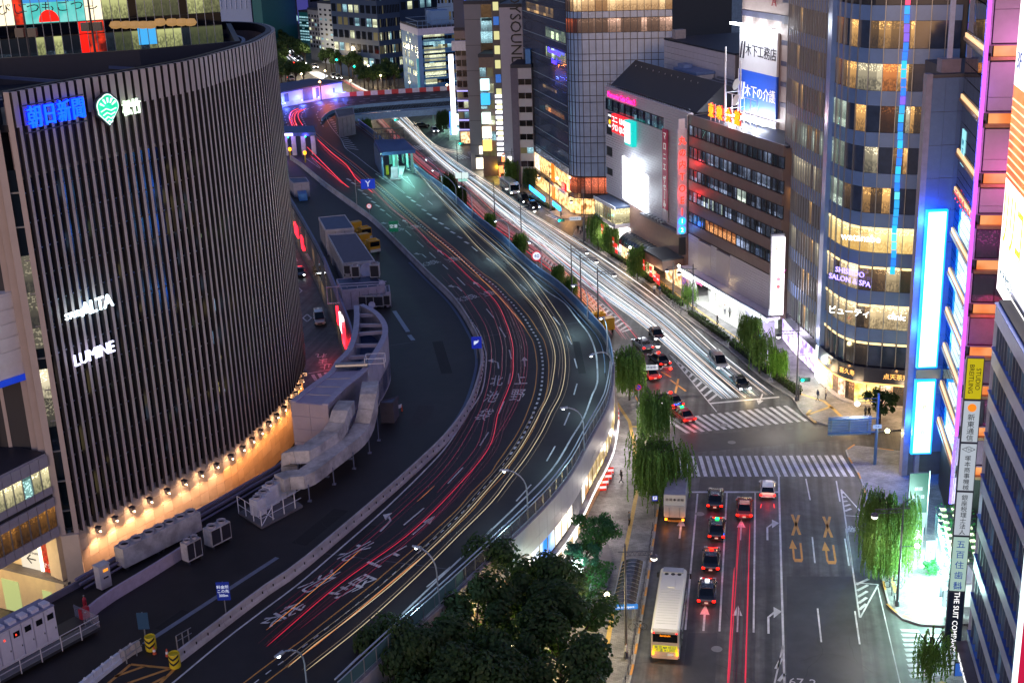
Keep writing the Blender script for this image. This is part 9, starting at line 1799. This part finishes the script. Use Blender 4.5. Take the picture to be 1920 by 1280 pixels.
q = U(842,226,0);t = thing('station_canopy','white lit station canopy and sign beside the bridge end','canopy',(q.x,q.y,0));bx(t,'roof',emi('canopy_glow','#e8fff4',2.6),-5,2,-3,3,5,5.4);bx(t,'sign_box',emi('sign_lime','#f0ffb0',3.6),3.4,6.4,-2,-1.6,6,10);bx(t,'post',steel,-4.8,-4.5,-2,-1.7,0,5);bx(t,'post',steel,1.6,1.9,-2,-1.7,0,5);lamp(t,'glow',(-2,-3,4.6),'#b0ffe0',900,.8)
# far boulevard: trees, cars, small lamps
far_tree_px = [(522,92),(533,98),(541,104),(549,108),(528,88),(556,114),(563,119),(572,124),(612,132),(622,134),(648,140),(655,146),(662,148),(640,142),(531,140),(536,152),(529,162),(542,160),(556,162),(570,160),(525,172),(684,168),(692,172),(700,166),(709,172),(718,166),(726,170),(733,162),(741,168),(526,120),(530,128)]
GT = 'dark trees along the far boulevard'
for i,p in enumerate(far_tree_px): tree('bd',BD,ld_,'street_tree','one of the dark round trees lining the far boulevard',U(*p),1.25+.3*rc_.random(),i,GT,lvl=0)
tree('bd',BD,leafmat('lime_leaf',(.14,.28,.04)),'street_tree','lit lime green tree under the dark tower beyond the bridge',U(731,160),1.3,.3,lvl=0) if 0 else None
tree('bd',BD,lw_,'street_tree','bright green lit tree beyond the striped parapet',U(730,165),1.2,1,lvl=0);tree('bd',BD,lw_,'street_tree','bright green lit tree beside the far junction signal',U(626,128),1.1,2,lvl=0)
spec_f = ('sedan','silver',(.4,.4,.42),'head',None);
for i,(px,py,e) in enumerate([(556,113,'head'),(562,117,'head'),(540,100,'head'),(536,96,'head'),(570,122,'head'),(592,130,'head'),(545,150,'tail'),(628,148,'head'),(636,150,'head'),(549,108,'tail')]):
    q0 = U(px,py);hh = math.atan2(U(575,127).y-U(540,99).y,U(575,127).x-U(540,99).x);put_car(('sedan','silver',(.4,.4,.42),e,None),px,py,'one of the small cars with lights on along the far boulevard',hh,'front' if e == 'head' else 'rear','small cars on the far boulevard',name='car').scale = (1.3,1.3,1.3)
for i,(px,py) in enumerate([(668,156),(687,150),(693,156),(702,158),(691,146),(708,150),(726,160),(733,166),(748,162),(680,140),(747,168),(612,166),(568,172),(676,168),(740,156),(716,176),(660,186),(528,212),(800,192),(840,196),(770,190)]):
    q = U(px,py);t = thing('small_lamp','one of the small warm lamps among the trees beyond the bridge','street lamp',(q.x,q.y,0),0,'small lamps among the trees beyond the bridge');m = MB();m.bar((0,0,0),(0,0,6),.12,5);m.build('pole',polem,t);m = MB();m.lathe([(.01,-.4),(.42,0),(.01,.4)],8,(0,0,6.2));m.build('globe',emi('small_globe','#ffe2b0',12,False),t)
    if i % 3 == 0: lamp(t,'light',(0,-1,5.6),'#ffd8a0',600,.4)
for px,py in ((590,125),(640,160),(560,140),(700,190),(600,145)): q = U(px,py);lamp(None,'boulevard_light',(q.x,q.y,9),'#ffe8c0',2200,.8)
# lights over the main street (the globes' glow is joined by the passing headlights)
for px,py,c_,p_ in ((760,240,'#e8f0ff',900),(830,300,'#e8f0ff',900),(930,370,'#e8f0ff',900),(1030,440,'#eef4ff',800)): pass
# ------------------------------------------------------------------ letters become meshes so that each is an object with its own outline
for px,py in ((800,1262),(905,1268),(960,1235),(1010,1262),(1075,1180)): q = U(px,py,1.2);t = thing('garden_lamp','warm glowing ball lamp among the dark trees at %s' % {800: 'their lower left',905: 'the bottom edge',960: 'the middle of the clump',1010: 'their lower right',1075: 'the foot of the lantern box'}[px],'garden lamp',(q.x,q.y,0));m = MB();m.bar((0,0,.1),(0,0,2.6),.06,6);m.build('pole',steel,t);m = MB();m.lathe([(.01,-.25),(.22,-.1),(.22,.1),(.01,.25)],10,(0,0,2.8));m.build('globe',emi('globe_star','#fff4b8'),t);lamp(t,'light',(0,0,3.3),'#ffe08a',520,.3)
for px,py,p_ in ((1680,1060,1200),(1700,1120,1200)): q = U(px,py);lamp(None,'shop_spill',(q.x+1,q.y,3.4),'#b8ffe8',p_,1.)
bpy.context.view_layer.update();dg = bpy.context.evaluated_depsgraph_get();cache = {}
for o in [o for o in bpy.data.objects if o.type == 'FONT']:
    c = o.data;key = (c.body,round(c.size,3),round(c.extrude,4),c.materials[0].name,c.align_x,round(c.space_character,2))
    if key not in cache:
        me = bpy.data.meshes.new_from_object(o.evaluated_get(dg));cache[key] = me
    n = bpy.data.objects.new(o.name.split('.')[0],cache[key]);link(n);n.parent = o.parent;n.location = o.location;n.rotation_euler = o.rotation_euler;n.scale = o.scale;bpy.data.objects.remove(o)
